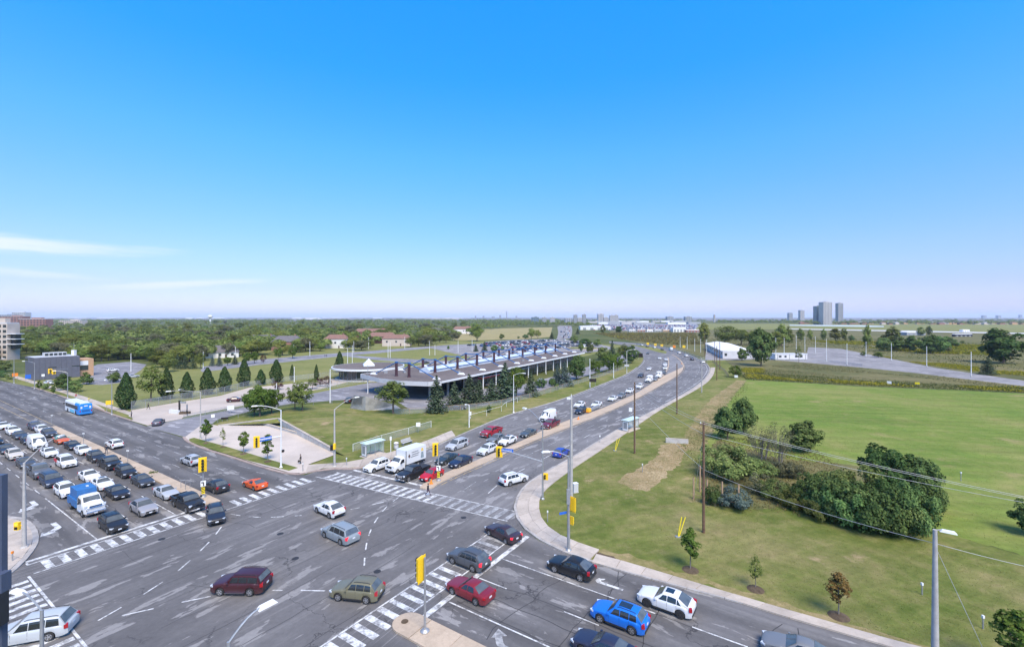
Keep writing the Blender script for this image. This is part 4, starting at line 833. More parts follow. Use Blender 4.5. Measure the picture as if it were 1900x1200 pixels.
def place_car(kind, p, ang, col, label, name=None, group=None, sunroof=False, lit=False, darkrim=False, cat=None, tonneau=False, scale=1.0, twotone=None):
    names = dict(sedan='sedan', coupe='sports_coupe', hatch='hatchback', suv='sport_utility_vehicle', cuv='crossover', boxy='sport_utility_vehicle', minivan='minivan', pickup='pickup_truck', van='cargo_van', boxtruck='box_truck', utility='utility_truck', bus='city_bus')
    cats = dict(pickup='pickup truck', van='van', minivan='minivan', boxtruck='truck', utility='truck', bus='bus')
    root = empty(name or names[kind], (p.x, p.y, 0.028), ang); tag(root, label, cat or cats.get(kind, 'car'), group); root.scale = (scale,) * 3
    for nm, me_, subs in car_parts(kind):
        o = link(nm, me_, root); o.color = (*col, 1)
        if nm in ('door_gap', 'grille', 'side_stripe'): o['kind'] = 'stuff'
        if twotone and nm == 'body': o.color = (*twotone, 1)
        if nm == 'taillight' and lit: o.material_slots[0].link = 'OBJECT'; o.material_slots[0].material = M_tail_on
        for sn, sm_ in subs:
            c = link(sn, sm_, o); c.color = (*col, 1)
            if sn in ('trim', 'lettering'): c['kind'] = 'stuff'
            if sn == 'rim' and darkrim: c.material_slots[0].link = 'OBJECT'; c.material_slots[0].material = M_rimdark
    if sunroof and kind + '_sunroof' in EXTRA: link('sunroof', EXTRA[kind + '_sunroof'], root)
    if tonneau: link('bed_cover', EXTRA['tonneau'], root)
    return root
WH, SV, GY, DG, BK, NV = (0.70, 0.70, 0.70), (0.42, 0.43, 0.45), (0.17, 0.175, 0.185), (0.065, 0.067, 0.072), (0.016, 0.016, 0.018), (0.018, 0.026, 0.055)
RED, MAR, BLU, GRN, ORG, BEI = (0.40, 0.018, 0.028), (0.050, 0.010, 0.015), (0.01, 0.16, 0.62), (0.16, 0.15, 0.095), (0.62, 0.10, 0.015), (0.55, 0.50, 0.43)
def ctr(px, py, h=0.75): q = W(px, py, h); return Vector((q.x, q.y, 0))
g = 'vehicles queuing on the cross street'
def z2(x, y): return (x * 0.2167, 740 + y * 0.2167)
LANE = {1: 19.55, 2: 23.4, 3: 27.2}
def queue(lane, x, y, kind, col, label, h=0.78, **kw):
    c = ctr(*z2(x, y), h); u, v = toUV(c); place_car(kind, UV(u, LANE[lane]), angE, col, label, group=g, **kw)
queue(1, 930, 1065, 'suv', BK, 'black sport utility vehicle first at the stop line in the kerb-side queue lane')
queue(1, 735, 865, 'utility', WH, 'white utility truck with a tall blue box and chrome front', h=1.35)
queue(1, 555, 775, 'suv', WH, 'white sport utility vehicle half hidden behind the blue-boxed utility truck')
queue(1, 425, 690, 'minivan', (0.030, 0.042, 0.075), 'dark navy minivan two places behind the blue-boxed utility truck')
queue(1, 325, 608, 'pickup', (0.12, 0.125, 0.135), 'grey pickup truck queuing right behind the navy minivan', h=0.95)
queue(1, 195, 540, 'sedan', DG, 'charcoal sedan queuing right behind the grey pickup truck')
queue(1, 145, 465, 'suv', BEI, 'cream sport utility vehicle queuing behind the charcoal sedan')
queue(1, 60, 420, 'sedan', (0.03, 0.035, 0.045), 'dark blue-grey sedan queuing behind the cream sport utility vehicle')
queue(1, 22, 345, 'sedan', BK, 'black sedan at the tail of the kerb-side queue lane')
queue(2, 1235, 915, 'cuv', (0.20, 0.195, 0.205), 'grey crossover first in the middle queue lane with a dark roof', twotone=(0.30, 0.29, 0.30))
queue(2, 1000, 785, 'sedan', (0.02, 0.022, 0.032), 'black sedan second in the middle queue lane behind the grey crossover')
queue(2, 890, 710, 'sedan', WH, 'white sedan with a glass sunroof directly behind the black sedan', sunroof=True)
queue(2, 735, 655, 'sedan', (0.74, 0.73, 0.71), 'pearl white sedan beside the black sedan\'s lane, ahead of the white and red minivan')
queue(2, 550, 535, 'minivan', WH, 'white minivan with a red rear side panel')
queue(2, 395, 455, 'sedan', WH, 'white sedan directly in front of the tall white cargo van')
queue(2, 325, 370, 'van', WH, 'tall white high-roof cargo van in the middle queue lane', h=1.2)
queue(2, 235, 345, 'hatch', (0.022, 0.026, 0.042), 'dark navy hatchback hidden behind the tall white cargo van')
queue(2, 185, 300, 'sedan', (0.05, 0.055, 0.065), 'slate grey sedan two places behind the tall white cargo van')
queue(2, 105, 270, 'suv', WH, 'white sport utility vehicle third behind the tall cargo van')
queue(2, 55, 220, 'sedan', WH, 'white sedan last but one in the middle queue lane')
queue(2, 12, 165, 'sedan', (0.10, 0.105, 0.12), 'grey sedan at the tail of the middle queue lane')
queue(3, 1570, 880, 'pickup', BK, 'black pickup truck first at the stop line beside the raised median', h=0.95)
queue(3, 1375, 800, 'sedan', SV, 'silver sedan queuing right behind the black pickup beside the median')
queue(3, 1205, 690, 'sedan', (0.045, 0.047, 0.052), 'dark grey sedan queuing behind the silver sedan beside the median')
queue(3, 1050, 620, 'suv', (0.022, 0.022, 0.025), 'black sport utility vehicle queuing between the dark grey sedan and a black pickup')
queue(3, 900, 545, 'pickup', (0.02, 0.021, 0.024), 'black pickup truck in the middle of the queue beside the median', h=0.95, tonneau=True)
queue(3, 790, 495, 'suv', (0.024, 0.024, 0.026), 'black sport utility vehicle behind the mid-queue black pickup, beside a pedestrian on the median')
queue(3, 665, 440, 'hatch', WH, 'white hatchback beside the far stretch of the median')
queue(3, 590, 395, 'sedan', BK, 'black sedan between the white hatchback and the orange and green taxi')
queue(3, 500, 345, 'sedan', (0.05, 0.42, 0.34), 'orange and turquoise taxi in the queue beside the median', name='taxi', cat='taxi', twotone=(0.60, 0.12, 0.03))
queue(3, 405, 290, 'suv', (0.06, 0.065, 0.08), 'slate sport utility vehicle directly behind the taxi')
queue(3, 352, 260, 'suv', WH, 'white sport utility vehicle second behind the taxi')
queue(3, 255, 235, 'suv', (0.07, 0.075, 0.11), 'dark blue-grey sport utility vehicle at the tail of the queue by the median end')
# red panel on the white minivan (a part of it)
mv = [o for o in bpy.data.objects if o.get('label', '').startswith('white minivan with a red')][0]
ob('red_panel', MB().box((-1.55, -0.995, 0.95), (1.6, 0.03, 0.5)).box((-1.55, 0.995, 0.95), (1.6, 0.03, 0.5)), plain('panel_red', (0.55, 0.03, 0.05), 0.4), mv)
# leaving westward
def free(px, py, kind, ang, col, label, h=0.8, **kw): return place_car(kind, ctr(px, py, h), ang, col, label, **kw)
gw = 'vehicles driving on the cross street'
free(212, 822, 'suv', angW, WH, 'white sport utility vehicle driving away beside a pedestrian on the median', group=gw)
free(354.5, 852, 'suv', angW, SV, 'silver sport utility vehicle driving away beside the plaza grass strip', group=gw)
free(401, 899, 'cuv', angW, (0.028, 0.026, 0.028), 'black crossover driving away beside the hazard board on the median nose', group=gw)
free(473, 896, 'coupe', angW, ORG, 'bright orange sports coupe leaving the junction', h=0.65, group=gw)
free(145.5, 755, 'bus', angW, WH, 'blue and white city bus driving away along the cross street', h=1.5, group=gw)
free(294, 781, 'sedan', angW - 0.55, (0.07, 0.06, 0.085), 'dark violet-grey sedan turning out of the forecourt drive', group=gw)
# in the junction
gj = 'vehicles crossing the junction'
free(400, 952, 'suv', angE - 0.35, (0.018, 0.022, 0.034), 'dark navy sport utility vehicle turning out past the median nose', group=gj)
free(449, 1077, 'boxy', angW + 0.56, MAR, 'dark maroon boxy sport utility vehicle turning in the junction', h=0.9, group=gj)
free(663, 1091, 'suv', angW + 0.42, GRN, 'olive green sport utility vehicle with roof rails beside the near crosswalk', group=gj)
free(611, 941, 'cuv', angW - 0.05, WH, 'white crossover in the middle of the junction', group=gj)
free(631, 986, 'minivan', angW - 0.03, (0.24, 0.27, 0.29), 'blue-grey minivan braking in the middle of the junction', lit=True, group=gj)
free(62, 1162, 'minivan', angW + 0.92, (0.46, 0.48, 0.49), 'silver minivan with a red tail light driving over the zebra crossing beside a lamp post', h=0.88, group=gj)
# east leg
ge_ = 'vehicles on the east leg of the cross street'
free(933, 984, 'sedan', angW - 0.22, (0.045, 0.026, 0.032), 'dark plum fastback sedan crossing the worn crosswalk', lit=True, group=ge_)
free(869, 1033, 'suv', angW - 0.02, (0.075, 0.08, 0.09), 'slate grey sport utility vehicle with a dark roof on the crosswalk', lit=True, group=ge_)
free(872, 1090, 'sedan', angW - 0.03, (0.20, 0.014, 0.024), 'dark red sedan over the stop line', h=0.72, group=ge_)
free(1060, 1048, 'cuv', angW - 0.02, (0.010, 0.011, 0.014), 'glossy black crossover waiting in the turn lane beside the kerb', group=ge_)
free(1236, 1110, 'cuv', angW - 0.02, WH, 'white crossover with a large glass sunroof beside the kerb', sunroof=True, darkrim=True, group=ge_)
free(1150, 1138, 'suv', angW, BLU, 'bright blue sport utility vehicle with a glass sunroof', sunroof=True, group=ge_)
free(1120, 1197, 'sedan', angW, (0.022, 0.026, 0.055), 'dark navy sedan beside the bright blue sport utility vehicle', h=0.7, group=ge_)
free(1480, 1202, 'sedan', angW, GY, 'grey car at the kerb behind the white crossover with the sunroof', h=0.7, group=ge_)
# main road, coming towards the junction
gs = 'vehicles on the main road'
def sb(px, py, kind, col, label, h=0.8, da=0.0, **kw): return place_car(kind, ctr(px, py, h), angS + da, col, label, group=gs, **kw)
sb(700, 862, 'suv', WH, 'white sport utility vehicle at the stop line beside the glass bus shelter')
sb(752.6, 851, 'boxtruck', WH, 'white box truck with lettering and a worker picture on its side', h=1.55)
sb(767, 874, 'pickup', BK, 'black pickup truck with a chrome bumper waiting next to the box truck', h=0.95, tonneau=True)
sb(801, 879, 'hatch', (0.48, 0.012, 0.022), 'bright red hatchback at the stop line beside the median signal pole', h=0.72)
sb(829.4, 848.5, 'sedan', (0.03, 0.042, 0.048), 'dark green-grey sedan queuing behind the black pickup on the main road')
sb(854.7, 854.7, 'cuv', (0.016, 0.022, 0.05), 'dark navy crossover queuing behind the bright red hatchback')
sb(848.4, 823.5, 'minivan', (0.44, 0.45, 0.47), 'silver minivan behind the white box truck')
sb(904, 832.6, 'suv', (0.58, 0.60, 0.63), 'pale silver sport utility vehicle near the hanging street-name sign')
sb(921, 812.6, 'cuv', (0.16, 0.17, 0.175), 'grey crossover beside the red pickup truck')
sb(942, 815.8, 'cuv', WH, 'white crossover with a dark roof panel beside the median', sunroof=True)
sb(911.5, 799, 'pickup', (0.33, 0.012, 0.022), 'bright red pickup truck in the lane by the grass verge', h=0.95)
sb(980.5, 801.5, 'sedan', (0.07, 0.08, 0.085), 'dark grey sedan alone beside the median behind the white crossovers')
sb(1021.8, 785, 'pickup', (0.14, 0.012, 0.03), 'dark burgundy pickup truck beside the median', h=0.95, tonneau=True)
sb(1016.7, 771, 'van', WH, 'white panel van behind the burgundy pickup truck', h=1.15)
sb(1077.8, 761, 'suv', (0.022, 0.026, 0.04), 'dark navy sport utility vehicle beside the yellow crash cushion')
sb(1075.4, 750, 'cuv', WH, 'white crossover beside the dark navy sport utility vehicle')
sb(1107, 749, 'sedan', WH, 'white sedan just behind the yellow crash cushion')
def road_ang(p, poly):
    i = min(range(1, len(poly) - 1), key=lambda k: (poly[k] - p).length); t = poly[i + 1] - poly[i - 1]; return math.atan2(t.y, t.x)
far_sb = [(1137, 738, 'sedan', WH), (1153, 732.8, 'sedan', GY), (1168.6, 723.8, 'sedan', WH), (1187, 716, 'suv', WH), (1204.6, 705, 'van', WH), (1215, 702.8, 'sedan', GY), (1222.7, 697.3, 'van', WH), (1231.6, 691, 'sedan', DG), (1234.2, 682.5, 'suv', WH), (1234, 676, 'suv', WH), (1236, 666.3, 'sedan', WH), (1189, 696.4, 'suv', NV), (1204.6, 683.5, 'cuv', WH), (1202, 654.8, 'sedan', DG), (1224, 664, 'sedan', WH)]
cname = {WH: 'white', GY: 'grey', DG: 'charcoal', NV: 'navy', BK: 'black'}
for (x, y, kd, c) in far_sb:
    q = ctr(x, y, 0.8); nm = dict(sedan='sedan', suv='sport utility vehicle', van='cargo van', cuv='crossover')[kd]
    near = kd in ('van',) or c in (NV,)
    place_car(kd, q, road_ang(q, medL) + math.pi, c, f'{cname[c]} {nm} coming round the bend in the main road queue', group=gs)
free(953, 886, 'suv', angN - 0.35, WH, 'white sport utility vehicle driving off round the rounded sidewalk corner', group=gs)
free(1041.6, 837, 'hatch', angN, (0.025, 0.06, 0.34), 'cobalt blue hatchback driving away along the main road', group=gs)
for (x, y, kd, c) in [(1244.8, 648.5, 'van', WH), (1260, 653.7, 'sedan', WH), (1273, 659, 'sedan', WH), (1284, 665.6, 'suv', NV), (1304.5, 671.2, 'suv', WH), (1228.7, 647.5, 'sedan', BK), (1214, 643.8, 'sedan', WH), (1200.6, 642, 'sedan', DG), (1190, 639.5, 'sedan', WH)]:
    q = ctr(x, y, 0.8); nm = dict(sedan='sedan', suv='sport utility vehicle', van='cargo van')[kd]
    place_car(kd, q, road_ang(q, edgeR), c, f'{cname[c]} {nm} driving away on the outside of the bend', group=gs)
# parked near buildings
free(650, 742, 'suv', angN + 0.5, BK, 'black sport utility vehicle parked behind the sloping concrete block')
free(849, 754, 'sedan', angN - 0.95, (0.012, 0.012, 0.014), 'black sedan parked behind the spruce row')
free(438, 740, 'sedan', angN - 0.6, MAR, 'dark maroon car at the edge of the forecourt behind the maple')
free(90, 709.5, 'suv', angW + 0.1, WH, 'white sport utility vehicle parked behind shrubs by the grey metal building')
free(246, 697, 'sedan', angN, SV, 'silver sedan behind the columnar junipers')
free(209, 686, 'suv', angN, WH, 'white sport utility vehicle in the lot beside the tan brick wing')
for (x, y, kd, c, lb) in [(895, 706, 'sedan', BK, 'black sedan waiting under the station canopy edge'), (910, 712, 'sedan', GY, 'grey sedan on the station drive behind the spruces'), (1005, 706, 'suv', SV, 'silver sport utility vehicle parked along the station drive behind a blue spruce'), (790, 671.5, 'sedan', DG, 'charcoal sedan on the drive behind the station roof')]:
    free(x, y, kd, angN, c, lb)
# the big car park: small cars, one mesh each
def tiny_mesh():
    p = CARS['suv']; mb = MB()
    mb.box((0, 0, 0.62), (4.5, 1.82, 0.72), taper=0.97).box((-0.35, 0, 1.25), (2.7, 1.62, 0.56), mi=1, taper=0.82).box((-0.35, 0, 1.545), (2.0, 1.30, 0.04), mi=0)
    for x in (1.4, -1.35):
        for s in (1, -1): mb.tube([(x, s * 0.72, 0.33), (x, s * 0.93, 0.33)], 0.33, 10, 2)
    return mb.mesh('parked_car', [M_paint, M_glass, M_tyre])
TINY = tiny_mesh()
cols_ = [WH] * 5 + [SV] * 4 + [GY] * 3 + [DG] * 3 + [BK] * 3 + [NV, RED, MAR, (0.05, 0.12, 0.30), BEI]
cw = {tuple(WH): 'white', tuple(SV): 'silver', tuple(GY): 'grey', tuple(DG): 'charcoal', tuple(BK): 'black', tuple(NV): 'navy', tuple(RED): 'red', tuple(MAR): 'maroon', (0.05, 0.12, 0.30): 'blue', tuple(BEI): 'cream'}
def parked(px, py, ang, grp, where):
    c = random.choice(cols_); q = W(px, py); o = link('parked_car', TINY, None, (q.x, q.y, 0.02), ang + random.choice((0, math.pi)) + random.uniform(-0.03, 0.03)); o.color = (*c, 1)
    tag(o, f'{cw[tuple(c)]} car parked in {where}', 'car', grp)
    o.scale = (random.uniform(0.95, 1.08), 1, random.uniform(0.88, 1.06))
rows = [(W(868, 641.5), W(1010, 634)), (W(880, 643.5), W(1040, 636)), (W(915, 647), W(1075, 639.5)), (W(960, 650), W(1090, 642.5)), (W(1000, 632.6), W(1060, 631.6)), (W(900, 638), W(990, 632)), (W(985, 640), W(1085, 635.5))]
for a, b in rows:
    n = int((b - a).length / 3.0); t = b - a; an = math.atan2(t.y, t.x) + math.pi / 2
    for i in range(n):
        if random.random() < 0.28: continue
        q = a.lerp(b, (i + 0.5) / n); px, py = pix(q); parked(px, py, an, 'cars in the big car park', 'the big car park beyond the station roof')

# motorway traffic and the far car-storage lots
for k in range(46):
    y = random.choice([606, 607, 608, 609, 610, 611, 612, 613, 614, 616, 618, 620, 622, 624, 626]) + random.random(); l_ = np.interp(y, [604, 606, 617, 630], [1038, 1034, 1036, 1033]); r2 = np.interp(y, [604, 612, 628], [1060, 1062, 1060]); x = l_ + (r2 - l_) * random.uniform(0.12, 0.88)
    c = random.choice(cols_); q = W(x, y); o = link('motorway_car', TINY, None, (q.x, q.y, 0.045), math.pi / 2 - 0.1); o.color = (*c, 1); tag(o, f'{cw[tuple(c)]} car in the distant motorway traffic', 'car', 'cars on the distant motorway')
sc_ = MB()
for k in range(900):
    x = random.uniform(1095, 1290); y = random.uniform(603, 612.5); q = W(x, round(y * 1.6) / 1.6); sc_.box((q.x, q.y, 0.8), (1.9, 4.5, 1.5), 0, random.choice((0, 0, 1, 1, 2, 3)))
stuff(ob('stored_cars', sc_, [plain('stored_white', (0.6, 0.6, 0.6), .4), plain('stored_grey', (0.2, 0.2, 0.22), .4), plain('stored_red', (0.3, 0.03, 0.04), .4), plain('stored_blue', (0.05, 0.08, 0.25), .4)]), 'rows of stored cars on the far lots inside the bend', 'cars')
# ================================================================== trees and plants
def leaf_mat(name, cols, trans=0.30, objvar=0.40):
    """cols: dark, mid, light leaf colours picked at random per leaf; whole plants differ a little in tone"""
    m = bpy.data.materials.new(name); m.use_nodes = True; t = m.node_tree; t.nodes.clear()
    g = nd(t, 'ShaderNodeNewGeometry'); r = ramp(t, [(0.0, cols[0]), (0.5, cols[1]), (1.0, cols[2])]); lk(t, g, 'Random Per Island', r, 0)
    oi = nd(t, 'ShaderNodeObjectInfo'); hs = nd(t, 'ShaderNodeHueSaturation')
    mh = nd(t, 'ShaderNodeMapRange'); mh.inputs[3].default_value = 0.5 - 0.035 * objvar / 0.35; mh.inputs[4].default_value = 0.5 + 0.02 * objvar / 0.35; lk(t, oi, 'Random', mh, 0); lk(t, mh, 0, hs, 'Hue')
    ml = nd(t, 'ShaderNodeMath', operation='MULTIPLY'); ml.inputs[1].default_value = 7.31; lk(t, oi, 'Random', ml, 0); fr = nd(t, 'ShaderNodeMath', operation='FRACT'); lk(t, ml, 0, fr, 0)
    mv = nd(t, 'ShaderNodeMapRange'); mv.inputs[3].default_value = 1 - objvar; mv.inputs[4].default_value = 1 + objvar; lk(t, fr, 0, mv, 0); lk(t, mv, 0, hs, 'Value'); lk(t, r, 0, hs, 'Color')
    d = nd(t, 'ShaderNodeBsdfDiffuse'); tr = nd(t, 'ShaderNodeBsdfTranslucent'); lk(t, hs, 0, d, 0); lk(t, hs, 0, tr, 0)
    mx = nd(t, 'ShaderNodeMixShader'); mx.inputs[0].default_value = trans; lk(t, d, 0, mx, 1); lk(t, tr, 0, mx, 2); o = nd(t, 'ShaderNodeOutputMaterial'); lk(t, mx, 0, o, 0); return m
L_green = leaf_mat('leaves_green', [(0.076, 0.117, 0.03), (0.145, 0.193, 0.047), (0.228, 0.269, 0.076)])
L_maple = leaf_mat('leaves_maple', [(0.044, 0.088, 0.018), (0.094, 0.15, 0.03), (0.163, 0.219, 0.05)], objvar=0.1)
L_light = leaf_mat('leaves_light', [(0.077, 0.113, 0.027), (0.135, 0.176, 0.045), (0.207, 0.243, 0.077)], objvar=0.15)
L_dark = leaf_mat('leaves_dark', [(0.037, 0.069, 0.024), (0.072, 0.121, 0.04), (0.131, 0.191, 0.064)], 0.15, 0.30)
L_juni = leaf_mat('leaves_juniper', [(0.018, 0.039, 0.015), (0.036, 0.068, 0.024), (0.068, 0.105, 0.036)], 0.10, 0.15)
L_spruce = leaf_mat('needles_spruce', [(0.027, 0.045, 0.027), (0.054, 0.084, 0.048), (0.112, 0.147, 0.087)], 0.10, 0.2)
L_bspruce = leaf_mat('needles_blue', [(0.045, 0.070, 0.062), (0.085, 0.120, 0.105), (0.14, 0.180, 0.155)], 0.10, 0.15)
L_purple = leaf_mat('leaves_purple', [(0.030, 0.010, 0.016), (0.065, 0.022, 0.032), (0.11, 0.045, 0.055)], 0.2, 0.15)
L_grey = leaf_mat('leaves_greygreen', [(0.069, 0.076, 0.04), (0.121, 0.127, 0.069), (0.19, 0.19, 0.109)], 0.2, 0.15)
L_bush = leaf_mat('leaves_bush', [(0.049, 0.097, 0.03), (0.097, 0.159, 0.049), (0.167, 0.233, 0.081)], 0.2, 0.45)
L_brown = leaf_mat('leaves_brown', [(0.10, 0.075, 0.025), (0.165, 0.12, 0.035), (0.22, 0.17, 0.06)], 0.25, 0.2)
L_dry = leaf_mat('dry_stalks', [(0.24, 0.17, 0.085), (0.36, 0.265, 0.14), (0.48, 0.37, 0.22)], 0.2, 0.0)
L_gold = leaf_mat('goldenrod', [(0.20, 0.19, 0.03), (0.36, 0.31, 0.03), (0.16, 0.17, 0.045)], 0.2, 0.0)
L_weed = leaf_mat('weeds', [(0.055, 0.075, 0.022), (0.105, 0.125, 0.035), (0.17, 0.165, 0.06)], 0.2, 0.0)
L_blade = leaf_mat('grass_blades', [(0.115, 0.140, 0.030), (0.175, 0.178, 0.054), (0.26, 0.225, 0.095)], 0.25, 0.0)
M_bark = plain('bark', (0.085, 0.065, 0.050), 0.9, 0, 0.35, 5, 0.6)
M_barkg = plain('bark_grey', (0.14, 0.125, 0.11), 0.9, 0, 0.3, 5, 0.6)

def quads_mesh(name, cen, nor, size, mat, aspect=0.75, up=None):
    """a mesh of loose leaf-sized faces; cen (n,3), nor (n,3), size (n,)"""
    n = len(cen); nor = nor / np.maximum(np.linalg.norm(nor, axis=1, keepdims=True), 1e-6)
    a = rng.normal(size=(n, 3)) if up is None else np.tile(np.array(up, float), (n, 1)) + rng.normal(size=(n, 3)) * 0.25
    t = np.cross(nor, a); t /= np.maximum(np.linalg.norm(t, axis=1, keepdims=True), 1e-6); b = np.cross(nor, t)
    s = size[:, None]; bend = nor * s * 0.18
    v = np.empty((n, 4, 3)); v[:, 0] = cen - b * s * 0.5; v[:, 1] = cen + t * s * aspect * 0.5 - bend; v[:, 2] = cen + b * s * 0.5; v[:, 3] = cen - t * s * aspect * 0.5 - bend
    me = bpy.data.meshes.new(name); me.vertices.add(n * 4); me.vertices.foreach_set('co', v.reshape(-1)); me.loops.add(n * 4); me.polygons.add(n)
    me.loops.foreach_set('vertex_index', np.arange(n * 4, dtype=np.int32)); me.polygons.foreach_set('loop_start', np.arange(0, n * 4, 4, dtype=np.int32)); me.polygons.foreach_set('loop_total', np.full(n, 4, dtype=np.int32))
    me.materials.append(mat); me.update(calc_edges=True); return me
def crown_pts(n, rx, ry, rz, zc, clumps, cr, flat=0.0, seed=0, top=1.0, squash=1.0):
    """leaf positions on leafy clumps scattered through an uneven crown"""
    g = np.random.default_rng(seed)
    d = g.normal(size=(clumps, 3)); d /= np.linalg.norm(d, axis=1, keepdims=True); rad = g.uniform(0.35, 1.0, clumps) ** 0.5 * g.uniform(0.78, 1.08, clumps)
    cc = d * rad[:, None]; cc[:, 2] = np.where(cc[:, 2] < 0, cc[:, 2] * (1 - flat), cc[:, 2]); taper = 1 - (1 - top) * np.clip(cc[:, 2], 0, 1); cc[:, :2] *= taper[:, None]
    cc *= np.array([rx, ry, rz]); cc[:, 2] += zc
    k = g.integers(0, clumps, n); q = g.normal(size=(n, 3)); q /= np.linalg.norm(q, axis=1, keepdims=True); q[:, 2] = np.where(g.random(n) < 0.55, np.abs(q[:, 2]), q[:, 2])
    r_ = cr * g.uniform(0.6, 1.15, clumps)[k] * g.uniform(0.45, 1.0, n) ** 0.5
    pos = cc[k] + q * r_[:, None] * np.array([1, 1, squash]); out = (pos - np.array([0, 0, zc - 0.3 * rz])) / np.array([rx, ry, rz]); out /= np.maximum(np.linalg.norm(out, axis=1, keepdims=True), 1e-6)
    nor = q * 0.7 + out * 0.7 + g.normal(size=(n, 3)) * 0.38; nor[:, 2] += 0.3
    return pos, nor, cc
def trunk_mb(h, r, spread, limbs, top, seed, lean=0.0, targets=None):
    g = np.random.default_rng(seed); mb = MB(); path = []; x = y = 0.0
    for i in range(6):
        f = i / 5; path.append((x, y, h * f)); x += g.normal() * 0.06 * spread * 0.15 + lean; y += g.normal() * 0.06 * spread * 0.15
    mb.tube(path, [r * 1.35, r * 1.05, r * 0.92, r * 0.78, r * 0.6, r * 0.4], 8)
    for i in range(limbs):
        z0 = h * g.uniform(0.45, 0.95); 
        if targets is not None and len(targets): tgt = Vector(targets[g.integers(0, len(targets))])
        else:
            an = g.uniform(0, 6.28); tgt = Vector((math.cos(an) * spread * 0.8, math.sin(an) * spread * 0.8, z0 + (top - z0) * g.uniform(0.3, 0.8)))
        b = Vector((path[3][0], path[3][1], z0)); mid = b.lerp(tgt, 0.5) + Vector((0, 0, 0.12 * (tgt - b).length))
        mb.tube([b, mid, tgt], [r * 0.42, r * 0.26, r * 0.08], 5)
    return mb
PROTO = {}
